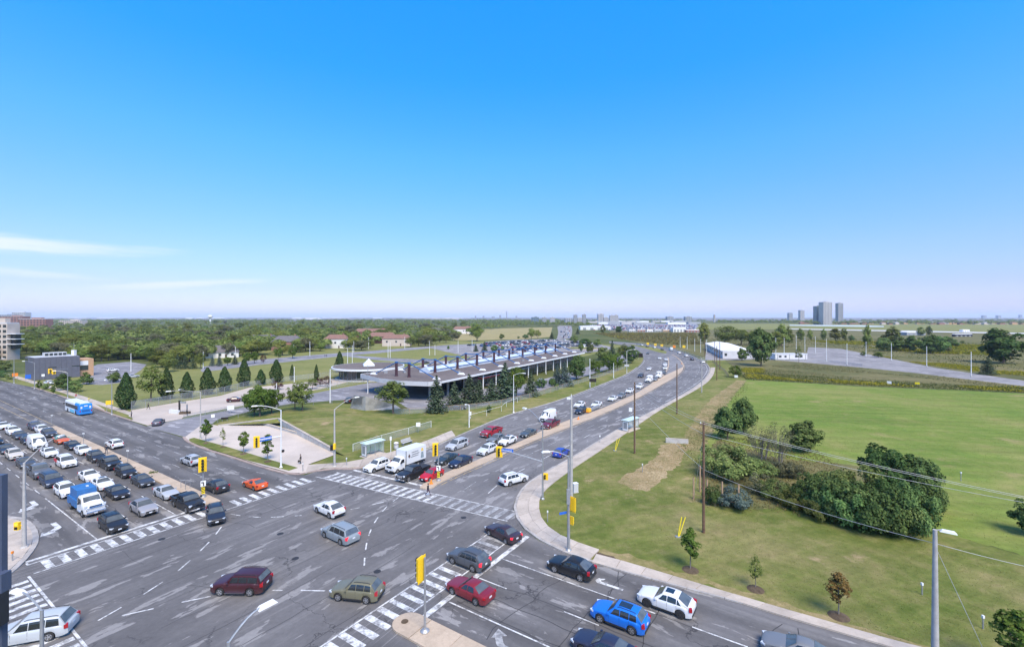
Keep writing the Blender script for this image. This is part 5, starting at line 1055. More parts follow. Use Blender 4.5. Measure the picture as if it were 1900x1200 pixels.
def proto(kind):
    """tree or shrub of unit kind -> (trunk mesh, crown mesh, height, width)"""
    if kind in PROTO: return PROTO[kind]
    b = kind.rsplit('_', 1)[0]; sd = int(kind.rsplit('_', 1)[1]) + 11 * (sum(map(ord, b)) % 90)
    g = np.random.default_rng(sd)
    def finish(tm, cm, H, Wd, bark=M_bark): PROTO[kind] = (tm.mesh('trunk', [bark], True) if tm else None, cm, H, Wd); return PROTO[kind]
    if b in ('broad', 'broadlight', 'broadgrey'):           # woodland tree, 14 m
        p, n, cc = crown_pts(4200, 6.0, 6.0, 5.2, 8.0, 30, 2.5, 0.1, sd); return finish(trunk_mb(8.5, 0.30, 5, 5, 12, sd, targets=cc), quads_mesh('crown', p, n, g.uniform(0.45, 0.85, len(p)), {'broad': L_green, 'broadlight': L_light, 'broadgrey': L_grey}[b]), 14.2, 14)
    if b == 'maple':                                        # 7.5 m round maple
        p, n, cc = crown_pts(4800, 3.0, 3.0, 2.9, 4.35, 52, 0.90, 0.05, sd); return finish(trunk_mb(4.2, 0.16, 3, 7, 6, sd, targets=cc), quads_mesh('crown', p, n, g.uniform(0.24, 0.42, len(p)), L_maple), 7.6, 7)
    if b == 'airy':                                         # open light green tree
        p, n, cc = crown_pts(3200, 2.5, 2.5, 3.1, 5.0, 60, 0.68, 0.0, sd, top=0.8); return finish(trunk_mb(5.2, 0.13, 3, 9, 7, sd, targets=cc), quads_mesh('crown', p, n, g.uniform(0.22, 0.38, len(p)), L_light), 8.4, 6.2)
    if b in ('young', 'youngbrown', 'sparse'):              # planted street tree, 5 m
        k = {'young': 1900, 'youngbrown': 1000, 'sparse': 520}[b]
        p, n, cc = crown_pts(k, 0.82, 0.82, 1.75, 3.05, 44, 0.32, 0.0, sd, top=0.35); return finish(trunk_mb(3.6, 0.045, 1, 7, 4.4, sd, targets=cc), quads_mesh('crown', p, n, g.uniform(0.14, 0.26, len(p)), {'young': L_maple, 'youngbrown': L_brown, 'sparse': L_light}[b]), 5.0, 2.3, M_barkg)
    if b == 'column':                                       # dense columnar juniper, 7 m
        N = 3600; z = g.uniform(0, 1, N) ** 0.9; prof_r = np.where(z < 0.32, 0.48 + 0.52 * np.sin(z / 0.32 * 1.57), np.clip((1 - (z - 0.32) / 0.70), 0.04, 1) ** 0.70) * 1.38
        an = g.uniform(0, 6.283, N); lob = 1 + 0.13 * np.sin(an * 3 + z * 9) + 0.10 * np.sin(an * 5 - z * 17 + 2); rr = prof_r * lob * g.uniform(0.82, 1.02, N)
        p = np.stack([rr * np.cos(an), rr * np.sin(an), 0.25 + z * 6.9], 1); n = np.stack([np.cos(an), np.sin(an), np.full(N, 0.7)], 1) + g.normal(size=(N, 3)) * 0.5
        return finish(trunk_mb(3.0, 0.10, 0.3, 0, 5, sd), quads_mesh('crown', p, n, g.uniform(0.16, 0.36, N), L_juni), 7.15, 2.8)
    if b in ('spruce', 'bluespruce'):                       # 9 m, tiers of drooping boughs
        P_, N_ = [], []
        tiers = 17
        for i in range(tiers):
            f = i / (tiers - 1); z0 = 0.9 + 7.7 * f; L = 2.35 * (1 - f) ** 0.85 + 0.15; nb = int(13 - 7 * f); off = g.uniform(0, 6.28)
            for j in range(nb):
                an = off + j * 6.283 / nb + g.normal() * 0.15; Lb = L * g.uniform(0.72, 1.12); m_ = max(6, int(18 * (1 - f * 0.6)))
                s = g.uniform(0.15, 1, m_); droop = -0.32 * s ** 1.5 * Lb + 0.10 * s * Lb; sp = g.normal(size=m_) * 0.22 * Lb * (0.3 + 0.5 * s)
                P_.append(np.stack([np.cos(an) * s * Lb - np.sin(an) * sp, np.sin(an) * s * Lb + np.cos(an) * sp, z0 + droop + g.normal(size=m_) * 0.07], 1)); N_.append(np.stack([np.cos(an) * 0.4 + g.normal(size=m_) * 0.35, np.sin(an) * 0.4 + g.normal(size=m_) * 0.35, np.full(m_, 0.8)], 1))
        p, n = np.concatenate(P_), np.concatenate(N_); return finish(trunk_mb(8.2, 0.15, 0.3, 0, 9, sd), quads_mesh('crown', p, n, g.uniform(0.28, 0.55, len(p)), L_spruce if b == 'spruce' else L_bspruce), 8.9, 4.8)
    if b in ('plum', 'darktree', 'midtree', 'dome'):
        mt, k, sz = {'plum': (L_purple, 1500, (0.16, 0.3)), 'darktree': (L_dark, 5200, (0.20, 0.38)), 'midtree': (L_bush, 3800, (0.24, 0.42)), 'dome': (L_maple, 3000, (0.2, 0.36))}[b]
        p, n, cc = crown_pts(k, 2.2, 2.2, 2.45, 2.75, 48, 0.72, 0.0, sd, top=0.75); return finish(trunk_mb(2.2, 0.10, 2, 5, 4.5, sd, targets=cc), quads_mesh('crown', p, n, g.uniform(*sz, len(p)), mt), 5.8, 5.2)
    if b in ('bush', 'bushgreen', 'bushblue', 'bushgold', 'bushbrown'):   # spreading shrub, 3 m high
        mt = {'bush': L_dark, 'bushgreen': L_bush, 'bushblue': L_bspruce, 'bushgold': L_weed, 'bushbrown': L_grey}[b]
        p, n, cc = crown_pts(5200, 2.6, 2.4, 1.55, 1.25, 46, 0.62, 0.4, sd); p[:, 2] = np.maximum(p[:, 2], 0.05 + 0.2 * g.random(len(p)))
        return finish(trunk_mb(1.2, 0.06, 1.5, 6, 2.4, sd, targets=cc), quads_mesh('crown', p, n, g.uniform(0.12, 0.26, len(p)), mt), 3.1, 5.6)
    if b == 'bare':                                         # thin grey half-bare tree
        p, n, cc = crown_pts(1500, 2.6, 2.6, 2.6, 4.2, 60, 0.6, 0.1, sd); mb = MB()
        for k in range(4):
            x, y = g.normal(size=2) * 0.7; mb.tube([(x, y, 0), (x * 1.3, y * 1.3, 2.2), (x * 1.8, y * 1.8, 4.6)], [0.10, 0.075, 0.03], 6)
        for c in cc: mb.tube([(c[0] * 0.45, c[1] * 0.45, max(0.8, c[2] - 2.0)), tuple(c)], [0.03, 0.008], 4)
        return finish(mb, quads_mesh('crown', p, n, g.uniform(0.12, 0.22, len(p)), L_grey), 7.0, 6.0, M_barkg)
    if b == 'poplar':                                       # upright loose tree behind the field
        p, n, cc = crown_pts(2400, 2.3, 2.3, 4.6, 5.1, 50, 0.95, 0.0, sd, top=0.7); return finish(trunk_mb(6, 0.14, 2, 5, 9, sd, targets=cc), quads_mesh('crown', p, n, g.uniform(0.35, 0.62, len(p)), L_green), 10.4, 6.2)
TREE_NAMES = dict(column='juniper', spruce='spruce_tree', bluespruce='blue_spruce', maple='maple_tree', young='street_tree', youngbrown='street_tree', sparse='street_tree', bush='shrub', bushgreen='shrub', bushblue='shrub', bushgold='goldenrod_clump', bushbrown='shrub', plum='purple_plum_tree', dome='round_shrub')
def tree(kind, base, top_y, wpx, label, group=None, cat=None, hscale=None):
    tm, cm, H, Wd = proto(kind); b = kind.rsplit('_', 1)[0]; q = W(*base); h = hgt(base, top_y); w = wpx / (base[1] - HZ) * CAM_H
    root = empty(TREE_NAMES.get(b, 'tree'), (q.x, q.y, 0.0), random.uniform(0, 6.28)); root.scale = (w / Wd, w / Wd, h / H)
    if tm: link('trunk', tm, root)
    link('crown', cm, root); tag(root, label, cat or ('shrub' if b.startswith('bush') or b == 'dome' else 'tree'), group); return root
# ---- columnar junipers along the forecourt fence
gj2 = 'columnar junipers along the forecourt fence'
for i, (x, yb, yt, w) in enumerate([(233.5, 759.5, 691, 31), (309, 741, 683, 25), (347, 738, 690, 24), (385, 732, 682, 27), (417, 726, 680, 24), (453, 716.5, 666, 23), (484, 714, 685, 18), (512.6, 709.5, 667, 23), (630, 690.5, 651.5, 17)]):
    lb = {0: 'broad twin-topped dark juniper at the street end of the forecourt fence', 6: 'smallest dark juniper in the fence row', 8: 'slim dark juniper beside the round glass pavilion', 5: 'tallest dark juniper of the fence row, pointed top'}.get(i, 'dark green columnar juniper standing in the row along the forecourt fence')
    tree(f'column_{i % 4}', (x, yb), yt, w, lb, gj2)
for x in (542, 587): tree('column_2', (x, 705), 676, 9, 'thin brown half-dead conifer on the lawn behind the purple plums', 'thin dying conifers on the lawn')
tree('airy_7', (280, 745), 675, 52, 'loose grey-green pine between two dark junipers')
for i, (x, y, yt, w) in enumerate([(472, 772, 716, 52), (482, 775, 711, 56), (504, 769, 719, 46)]): tree(f'maple_{i}', (x, y), yt, w, ['left maple of a dense dark green trio beside the drive', 'middle maple of a dense dark green trio beside the drive', 'maple of a dense dark green trio next to the lighter airy trees'][i], 'dark green maples beside the drive')
tree('airy_1', (547, 763), 709, 40, 'shorter of two airy light green trees on the raised lawn'); tree('airy_2', (561, 766), 705, 46, 'taller of two airy light green trees on the raised lawn')
tree('plum_0', (515, 723), 703, 26, 'low wide purple-leaved plum behind the maples'); tree('plum_1', (594, 717), 697, 22, 'purple and green plum tree beside a thin brown conifer'); tree('plum_2', (607, 718), 693.5, 22, 'rounded purple plum tree on a lawn patch by the pavilion fence')
tree('airy_4', (580, 722), 700, 24, 'small yellowish tree between two purple plums')
tree('airy_3', (729.5, 768), 701, 72, 'wide light green tree beside the sloping concrete block')
# ---- spruces and broadleaves along the station drive
gsr = 'spruces along the station drive'
for i, (k, x, yb, yt, w, lb) in enumerate([('spruce_0', 810, 765, 695, 38, 'dense dark spruce closest to the sloping concrete block'), ('spruce_1', 843, 757, 707, 34, 'short spruce with a car parked under its branches'), ('spruce_2', 870.5, 751, 693, 40, 'tall pointed spruce in front of the station windows'), ('spruce_3', 889, 748, 704, 30, 'narrow spruce in front of the red canopy band'), ('spruce_1', 912, 745, 703, 30, 'shaded spruce between the red canopy band and a big spruce'), ('spruce_0', 937, 742, 671, 46, 'tallest dark spruce beside a round light green tree'), ('spruce_2', 985, 735, 687, 28, 'spruce on the far side of the round light green tree'), ('bluespruce_0', 1048, 716, 671, 30, 'pale blue spruce by the low sign board'), ('bluespruce_1', 1034, 713, 676, 24, 'smaller blue spruce half behind the pale blue one'), ('spruce_3', 1136, 676, 631, 19, 'slender spruce rising among the bend trees')]): tree(k, (x, yb), yt, w * 1.22, lb, gsr)
for i, (k, x, yb, yt, w, lb) in enumerate([('maple_3', 958, 736, 676, 46, 'round light green tree between two dark spruces'), ('darktree_1', 1070, 704, 654, 38, 'broad dark pine beside the pale blue spruce'), ('maple_4', 1104, 699, 666, 28, 'dark round tree above the low sign board'), ('maple_5', 1130, 691, 654, 36, 'bright green tree on the inside of the bend'), ('maple_0', 1146, 687, 653, 26, 'medium green tree in the bend row beside a lamp post'), ('midtree_0', 1171, 674, 640, 30, 'last dark green tree at the tip of the bend row'), ('airy_5', 1158, 669, 638, 30, 'pale green tree in the bend row behind the lamp post'), ('midtree_1', 1118, 668, 640, 26, 'green tree beside the slender spruce on the bend'), ('midtree_2', 1095, 655, 632, 16, 'small tree by the turning circle'), ('midtree_3', 1078, 652, 634, 12, 'small dark tree at the car park edge by the turning circle')]): tree(k, (x, yb), yt, w, lb, 'broadleaf trees along the station drive')
tree('bushgreen_1', (907, 765.5), 751, 10, 'small upright bush alone on the grass verge'); tree('bushgreen_3', (1033, 722), 710, 10, 'small yellow-green bush at the wire fence'); tree('bush_0', (1003, 719), 699, 24, 'low hedge clump hiding parked cars by the fence'); tree('bush_1', (1024, 716), 699, 16, 'dark bare-stemmed hedge clump beside the yellow-green bush')
# ---- young street trees
gy = 'young street trees on the plaza grass strip'
for i, (k, x, yb, yt, w, lb) in enumerate([('young_0', 382, 821, 775, 26, 'young street tree beside the tall lamp post at the drive mouth'), ('sparse_0', 413.7, 827, 791, 14, 'thin yellowing street tree, smallest on the plaza strip'), ('young_1', 452, 841, 796, 27, 'bushy young street tree in the middle of the plaza strip'), ('young_2', 496.5, 854, 804, 31, 'young street tree behind the hanging blue street-name sign')]):
    tree(k, (x, yb), yt, w, lb, gy)
gr = 'newly planted trees on the right lawn'
for (k, x, yb, yt, w, lb) in [('young_3', 1281, 1056, 976, 46, 'newly planted bushy tree beside two yellow guy guards'), ('sparse_1', 1402, 1092, 1028, 34, 'thin newly planted tree with hardly any leaves'), ('youngbrown_0', 1556, 1142, 1054, 54, 'newly planted tree with brownish leaves beside the sidewalk'), ('young_4', 1886, 1258, 1122, 86, 'dark leafy young tree at the lawn edge by the concrete pole')]:
    tree(k, (x, yb), yt, w, lb, gr)
for (x, y, r_) in ((1281, 1057, 0.75), (1402, 1093, 0.7), (1556, 1143, 0.75), (382, 823, 0.5), (414, 830, 0.5), (452, 843, 0.6), (497, 857, 0.6)):
    q = W(x, y); n = 60; an = rng.uniform(0, 6.28, n); rr = rng.uniform(0, 1, n) ** 0.5 * r_ * 1.1
    mb = MB().lathe([(r_ * 1.15, -0.02), (r_ * 0.8, 0.10), (r_ * 0.2, 0.17)], (0, 0, 0), 14); o = ob('mulch_mound', mb, M_soil, None, (q.x, q.y, 0.10 if x < 700 else 0.012)); tag(o, 'dark mulch mound at the foot of a young tree', 'mulch', 'mulch mounds under the young trees')
# ---- verge trees on the far side of the cross street
for (k, x, yb, yt, w, lb) in [('young_0', 72.7, 726, 705, 12, 'small street tree by the side-road corner sign'), ('young_1', 98.7, 734, 714, 12, 'small street tree between the lamp posts across the street'), ('midtree_0', 117, 724, 692, 30, 'green shrubby tree in front of the grey metal building'), ('midtree_1', 137, 727, 702, 30, 'wide shrubby tree behind the signal lamp post'), ('midtree_2', 161, 713, 689, 24, 'dark shrubby tree at the corner of the tan brick wing'), ('sparse_0', 146, 735, 714, 12, 'thin tree on the lawn behind the lamp post'), ('midtree_3', 211, 709, 689, 28, 'round tree beside the biggest juniper'), ('bushgreen_0', 85, 722, 709, 16, 'low shrub hiding a white car by the metal building'), ('bushgreen_2', 18, 704, 692, 16, 'shrub at the side-road corner beside the orange sign'), ('bushgreen_1', 5, 700, 686, 14, 'shrub by the side-road sidewalk'), ('midtree_1', 0, 690, 665, 34, 'dark tree at the side-road corner')]: tree(k, (x, yb), yt, w, lb, 'trees and shrubs across the street')
# ---- thicket on the right lawn
gt = 'shrubs and trees of the lawn thicket'
for (k, x, yb, yt, w, lb) in [('darktree_0', 1350, 815, 748, 56, 'dark rounded tree at the top of the thicket by the ditch'), ('darktree_2', 1380, 805, 732, 50, 'taller dark tree behind the rounded dark tree'), ('bare_0', 1408, 852, 785, 66, 'half-bare grey tree in the middle of the thicket'), ('bare_1', 1445, 862, 784, 70, 'second half-bare grey tree with dark stems'), ('midtree_0', 1492, 838, 778, 66, 'mid green tree with a pale top, standing at the lawn side of the thicket'),
    ('bushgreen_0', 1345, 884, 826, 122, 'big bright-topped shrub beside the tall wooden pole'), ('bushgreen_2', 1400, 880, 846, 76, 'spreading shrub next to the big bright-topped shrub'), ('bushblue_0', 1366, 940, 902, 74, 'silvery blue shrub behind the short wooden posts'), ('bush_2', 1322, 935, 898, 44, 'dark shrub between the short wooden posts'), ('bushgold_0', 1470, 940, 908, 70, 'weedy goldenrod clump at the thicket edge'), ('bushgold_1', 1520, 962, 922, 66, 'taller goldenrod clump beside scattered litter'), ('bushbrown_0', 1420, 915, 878, 70, 'brown dying shrub between the posts and the goldenrod'), ('bushbrown_1', 1465, 885, 852, 60, 'reddish brown shrub under the half-bare trees'),
    ('bush_0', 1560, 962, 872, 120, 'dense dark shrub forming the near left of the big thicket'), ('bush_1', 1625, 985, 890, 130, 'dense dark shrub at the foot of the big thicket'), ('bush_3', 1690, 990, 894, 110, 'dense dark shrub at the thicket corner nearest the concrete pole'), ('bushgreen_3', 1600, 935, 858, 110, 'mid green shrub inside the big thicket'), ('darktree_3', 1648, 925, 810, 96, 'tall dark tree crowning the big thicket'), ('darktree_1', 1706, 938, 838, 84, 'dark tree on the right shoulder of the big thicket'), ('bush_2', 1722, 960, 880, 66, 'dark shrub at the field side of the big thicket'), ('bushgreen_1', 1655, 962, 880, 90, 'lighter green shrub in the heart of the big thicket'), ('darktree_0', 1908, 992, 925, 60, 'dark tree at the edge of the mown field by the power lines'), ('bushgreen_0', 1540, 915, 868, 80, 'leafy shrub behind the goldenrod'), ('bush_3', 1505, 938, 876, 92, 'dark low shrub just behind the goldenrod clumps'), ('bushgreen_2', 1585, 975, 898, 110, 'low leafy shrub along the street side of the big thicket'), ('bush_2', 1532, 955, 892, 90, 'dark low shrub between the goldenrod and the dense thicket'), ('bushgreen_3', 1655, 990, 910, 100, 'low pale green shrub at the front of the big thicket'), ('bushgreen_1', 1440, 925, 888, 70, 'mid green shrub beside the brown dying shrub')]: tree(k, (x, yb), yt, w, lb, gt)
# ---- trees beyond the field
gf = 'trees on the scrubland beyond the mown field'
for (k, x, yb, yt, w, lb) in [('darktree_2', 1412, 679, 604, 58, 'biggest dark green tree beside the white building'), ('midtree_0', 1377, 669, 645, 22, 'small tree in front of the white building'), ('dome_0', 1365, 700, 675, 28, 'rounded dark bush at the end of the retaining wall'), ('sparse_1', 1482, 674, 640, 17, 'spindly tree in front of the office trailer'), ('poplar_0', 1306, 637, 596, 26, 'dark upright tree behind the bend'), ('broadlight_0', 1345, 640, 606, 46, 'pale willow-like tree behind the white building'), ('broadlight_1', 1375, 640, 610, 40, 'second pale willow-like tree behind the white building'), ('poplar_1', 1450, 642, 599, 34, 'twin-topped dark tree behind the white poles'), ('poplar_2', 1464, 638, 602, 20, 'narrow dark tree beside the twin-topped one'), ('poplar_3', 1440, 645, 612, 40, 'light green tree near the office trailer'), ('poplar_0', 1485, 632, 608, 18, 'slim tree near the pale meadow'), ('poplar_1', 1503, 630, 610, 14, 'small slim tree by the grassy mound'), ('poplar_2', 1528, 631, 607, 13, 'narrow tree alone on the yellow meadow'), ('poplar_3', 1550, 632, 607, 26, 'loose tree pair on the yellow meadow'), ('poplar_0', 1566, 632, 607, 15, 'upright tree beside the loose tree pair'), ('bushgreen_1', 1580, 632, 621, 12, 'low shrub on the yellow meadow'), ('poplar_1', 1609, 645, 600, 20, 'tall narrow tree behind the yard road'), ('poplar_2', 1655, 640, 602, 36, 'broad tree with a leafy round top behind the thicket row'),
    ('midtree_1', 1640, 651, 622, 30, 'bushy tree at the left end of the scrub thicket row'), ('midtree_2', 1668, 651, 624, 34, 'bushy tree second in the scrub thicket row'), ('midtree_3', 1695, 652, 621, 36, 'bushy tree in the middle of the scrub thicket row'), ('midtree_0', 1726, 656, 620, 38, 'bushy tree fourth in the scrub thicket row'), ('midtree_1', 1745, 655, 618, 36, 'tallest bushy tree of the scrub thicket row'), ('bushbrown_0', 1756, 652, 636, 18, 'pale olive shrub at the end of the scrub thicket row'), ('poplar_3', 1708, 622, 605, 18, 'small tree by the airfield hangar'), ('poplar_0', 1724, 622, 603, 14, 'narrow tree by the airfield hangar'), ('midtree_3', 1862, 674, 607, 84, 'huge spreading tree beside the yellow meadow'), ('spruce_1', 1833, 695, 662, 30, 'small dark conifer beside the huge spreading tree'), ('dome_1', 1630, 663, 651, 22, 'rounded dark bush beside the yard road'), ('dome_0', 1602, 660, 651, 12, 'small dark bush next to a white pole'), ('midtree_2', 1765, 643, 625, 26, 'olive tree past the scrub thicket row'), ('dome_1', 1786, 637, 631, 8, 'tiny bush alone on the brown meadow'), ('poplar_1', 1395, 640, 612, 26, 'light tree between the pale willow and the biggest dark tree')]: tree(k, (x, yb), yt, w, lb, gf)
# ---- park and hay field trees
for (k, x, yb, yt, w, lb) in [('broad_0', 885, 633, 601, 32, 'tall rounded tree at the corner of the hay field'), ('spruce_0', 883, 652, 637, 12, 'small spruce at the car park corner'), ('spruce_1', 899, 652, 633, 14, 'pointed spruce at the car park edge'), ('midtree_1', 917, 652, 638, 15, 'round tree at the car park edge'), ('midtree_2', 932, 650, 641, 9, 'small tree at the car park edge'), ('dome_0', 931, 629, 618, 12, 'lone round bush in the hay field'), ('broad_1', 986, 628, 607, 18, 'tall dark tree of a pair beyond the car park'), ('broad_2', 998, 628, 611, 14, 'rounder dark tree of a pair beyond the car park'), ('midtree_0', 975, 628, 620, 14, 'low tree beside the dark pair'), ('spruce_2', 1024, 629, 616, 11, 'dark spruce clump by the motorway'), ('spruce_0', 1072, 620, 608, 10, 'dark spruce right of the motorway'), ('poplar_1', 1119, 618, 601, 14, 'upright tree on the brown meadow'), ('midtree_1', 1148, 617, 603, 16, 'round dark tree on the brown meadow'), ('dome_1', 962, 628, 623, 6, 'tiny bush in front of the hay field'), ('midtree_3', 1065, 636, 622, 22, 'tree at the near end of the motorway'), ('midtree_1', 1085, 640, 626, 24, 'tree row at the far edge of the car park'), ('midtree_2', 1108, 642, 628, 20, 'leafy tree beyond the car park exit'), ('midtree_0', 832, 648, 641, 6, 'tiny round bush beside the park path')]: tree(k, (x, yb), yt, w, lb, 'trees around the car park')
# small conifers and trees along the park road (left)
for (k, x, yb, yt, w, lb) in [('spruce_0', 329, 684, 657, 18, 'dark spruce beside the curved park road'), ('spruce_1', 344, 684, 660, 18, 'second dark spruce beside the curved park road'), ('spruce_2', 358, 684, 662, 16, 'third dark spruce beside the curved park road'), ('bluespruce_0', 394, 679, 658, 12, 'small blue spruce at the park road'), ('bluespruce_1', 407, 679, 655, 13, 'taller small blue spruce at the park road'), ('spruce_3', 436, 676, 657, 14, 'squat spruce near the park road'), ('maple_1', 422, 678, 660, 16, 'rounded tree between the small spruces'), ('maple_2', 458, 676, 652, 20, 'olive tree on the strip behind the park road'), ('maple_3', 472, 674, 650, 16, 'upright tree on the strip behind the park road'), ('plum_1', 489, 673, 655, 15, 'reddish tree on the strip behind the park road'), ('maple_4', 516, 669, 643, 16, 'yellowish tree on the strip behind the park road'), ('maple_5', 543, 665, 641, 20, 'rounded yellowish tree by a white pole'), ('broadlight_0', 312, 690, 655, 34, 'bright green tree at the end of the park road'), ('broadlight_1', 372, 684, 653, 22, 'yellow-brown tree beside the dark spruces')]: tree(k, (x, yb), yt, w, lb, 'small trees beside the park road')
# ---- woodland behind the park: single trees nearest the park, then one mass
edge_pts = [(-60, 676), (0, 668), (60, 655), (150, 672), (180, 672), (270, 668), (300, 682), (330, 676), (390, 668), (440, 662), (520, 660), (560, 654), (600, 652), (650, 651), (700, 649), (760, 645), (800, 641), (850, 632), (900, 616), (1000, 606)]
ex = [p[0] for p in edge_pts]; ey = [p[1] for p in edge_pts]
front = []
x = -40.0
while x < 850:
    front.append((x, np.interp(x, ex, ey))); x += random.uniform(11, 17)
cand = []
for _ in range(900):
    x = random.uniform(-40, 900); yl = np.interp(x, ex, ey); f = random.random() ** 1.3; y = 600 + (yl - 601.5) * f; cand.append((x, y))
placed = []; HOUSE_PX = [(395, 655), (533, 645), (620, 641), (705, 639), (730, 634), (860, 617), (478, 640), (500, 655), (660, 633), (770, 625)]
wood_lab = {'broad': ('full green broadleaf tree in the woodland behind the park', 'woodland trees, full green'), 'broadlight': ('pale yellow-green broadleaf tree in the woodland behind the park', 'woodland trees, pale'), 'broadgrey': ('grey-green broadleaf tree in the woodland behind the park', 'woodland trees, grey-green')}
def wood(x, y, hmul=1.0):
    q = W(x, y); b = random.choices(['broad', 'broadlight', 'broadgrey'], [5, 2.6, 1.6])[0]; tm, cm, H, Wd = proto(f'{b}_{random.randrange(3)}')
    for (hx, hy) in HOUSE_PX:
        if abs(x - hx) < 16 and -2 < y - hy < 14: return
    h = random.uniform(8.5, 14.5) * hmul; w = h * random.uniform(1.05, 1.6)
    root = empty('woodland_tree', (q.x, q.y, 0), random.uniform(0, 6.28)); root.scale = (w / Wd, w / Wd, h / H); link('trunk', tm, root); link('crown', cm, root); tag(root, wood_lab[b][0], 'tree', wood_lab[b][1]); placed.append((x, y))
for x, y in front: wood(x, y - random.uniform(0, 3), 0.8)
for x, y in cand:
    if len(placed) >= 285: break
    if all(abs(x - a) + 3.2 * abs(y - b) > 15 for a, b in placed): wood(x, y)
def mass(name, n, xr, yfun, hr, quads, qs, mat, label, cat='woodland', wr=(8, 14)):
    P_, N_, S_ = [], [], []
    for i in range(n):
        x = random.uniform(*xr); y = yfun(x); q = W(x, y); h = random.uniform(*hr); w = random.uniform(*wr) / 2
        d = rng.normal(size=(quads, 3)); d /= np.linalg.norm(d, axis=1, keepdims=True); d[:, 2] = np.abs(d[:, 2]) * 1.0 - 0.25; r_ = rng.uniform(0.75, 1.1, quads)[:, None]
        P_.append(np.array([q.x, q.y, h * 0.55]) + d * r_ * np.array([w, w, h * 0.45])); N_.append(d * 1.4 + np.array([0, 0, 0.3]) + rng.normal(size=(quads, 3)) * 0.3); S_.append(rng.uniform(*qs, quads))
    o = link(name, quads_mesh(name, np.concatenate(P_), np.concatenate(N_), np.concatenate(S_), mat)); stuff(o, label, cat); return o
L_far = leaf_mat('leaves_far', [(0.071, 0.108, 0.031), (0.129, 0.172, 0.049), (0.208, 0.237, 0.079)], 0.2, 0.0)
mass('woodland', 1700, (-120, 1010), lambda x: 596.5 + (np.interp(x, ex, ey) - 600) * random.random() ** 2.6, (7, 11.5), 130, (1.6, 3.2), L_far, 'distant woodland canopy filling the suburb behind the park')
mass('woodland', 900, (-300, 1050), lambda x: 592.8 + 6 * random.random(), (8, 13), 60, (3, 6), L_far, 'far tree cover stretching to the horizon on the left', wr=(14, 30))
mass('tree_belt', 330, (1330, 2000), lambda x: 598.5 + 2.2 * random.random() + (1.5 if x > 1500 else 0), (9, 14), 70, (2.5, 4.5), L_far, 'tree belt beyond the airfield', wr=(12, 24))
mass('tree_belt', 260, (1000, 2000), lambda x: 593 + 4 * random.random(), (8, 13), 50, (3, 7), L_far, 'far tree belt under the horizon', wr=(14, 30))
mass('tree_belt', 110, (905, 1100), lambda x: 603.5 + 2.5 * random.random(), (9, 14), 110, (1.6, 3), L_far, 'tree belt behind the hay field')
# ---- grasses: dry stalks in the ditch, goldenrod drifts, rough weeds
def in_poly(px, py, poly):
    c = False; j = len(poly) - 1
    for i in range(len(poly)):
        if (poly[i][1] > py) != (poly[j][1] > py) and px < (poly[j][0] - poly[i][0]) * (py - poly[i][1]) / (poly[j][1] - poly[i][1]) + poly[i][0]: c = not c
        j = i
    return c
def drift(name, poly, n, hr, wr_, mat, label, cat, z=0.02, clump=None, world=False):
    pts = [W(*p) for p in poly]; pw = [(p.x, p.y) for p in pts]; x0, x1 = min(p[0] for p in pw), max(p[0] for p in pw); y0, y1 = min(p[1] for p in pw), max(p[1] for p in pw); C = []
    while len(C) < n:
        x, y = random.uniform(x0, x1), random.uniform(y0, y1)
        if in_poly(x, y, pw): C.append((x, y))
    C = np.array(C) + rng.normal(size=(len(C), 2)) * 0.55
    if clump:
        f = np.sin(C[:, 0] * clump) * np.cos(C[:, 1] * clump * 1.3 + 1) + 0.6 * np.sin(C[:, 0] * clump * 2.7 + C[:, 1] * clump * 1.9); C = C[f > -0.15]
    h = rng.uniform(*hr, len(C)); cen = np.stack([C[:, 0], C[:, 1], z + h * 0.5], 1); an = rng.uniform(0, 6.28, len(C)); nor = np.stack([np.cos(an), np.sin(an), rng.normal(0.25, 0.35, len(C))], 1)
    o = link(name, quads_mesh(name, cen, nor, h * 1.1, mat, aspect=wr_, up=(0, 0, 0.0001) if False else None)); return stuff(o, label, cat)
ditch = [(1148, 893), (1190, 866), (1215, 850), (1226, 828), (1262, 820), (1300, 760), (1325, 737), (1366, 708), (1380, 708), (1345, 745), (1318, 790), (1293, 838), (1262, 858), (1225, 888), (1200, 910), (1168, 904)]
drift('dry_grass', ditch, 9000, (0.07, 0.30), 0.16, L_dry, 'tall dry tan grass filling the ditch', 'dry grass')
drift('dry_grass', [(1258, 820), (1275, 812), (1345, 745), (1383, 708), (1386, 722), (1350, 760), (1330, 790), (1300, 842), (1262, 858)], 1800, (0.10, 0.35), 0.3, L_weed, 'green weeds along the ditch bank', 'weeds')
drift('goldenrod', [(1386, 694), (1600, 710), (1900, 720), (1900, 728), (1780, 722), (1600, 714), (1386, 702)], 6000, (0.4, 1.0), 0.35, L_gold, 'yellow goldenrod drift along the edge of the mown field', 'wildflowers', clump=0.11)
drift('weed_border', [(1372, 700), (1386, 690), (1500, 697), (1600, 706), (1780, 715), (1960, 722), (1960, 732), (1780, 724), (1600, 716), (1386, 705)], 11000, (0.2, 0.65), 0.3, L_weed, 'rough weed border along the edge of the mown field', 'weeds')
drift('scrub_growth', [(1386, 692), (1420, 680), (1500, 675), (1600, 684), (1720, 696), (1900, 718), (1960, 722), (1780, 714), (1600, 705), (1480, 695)], 9000, (0.2, 0.6), 0.3, leaf_mat('scrub_leaves', [(0.075, 0.092, 0.035), (0.14, 0.15, 0.06), (0.26, 0.20, 0.10)], 0.2, 0), 'mixed rough scrub between the field and the yard road', 'scrub', clump=0.07)
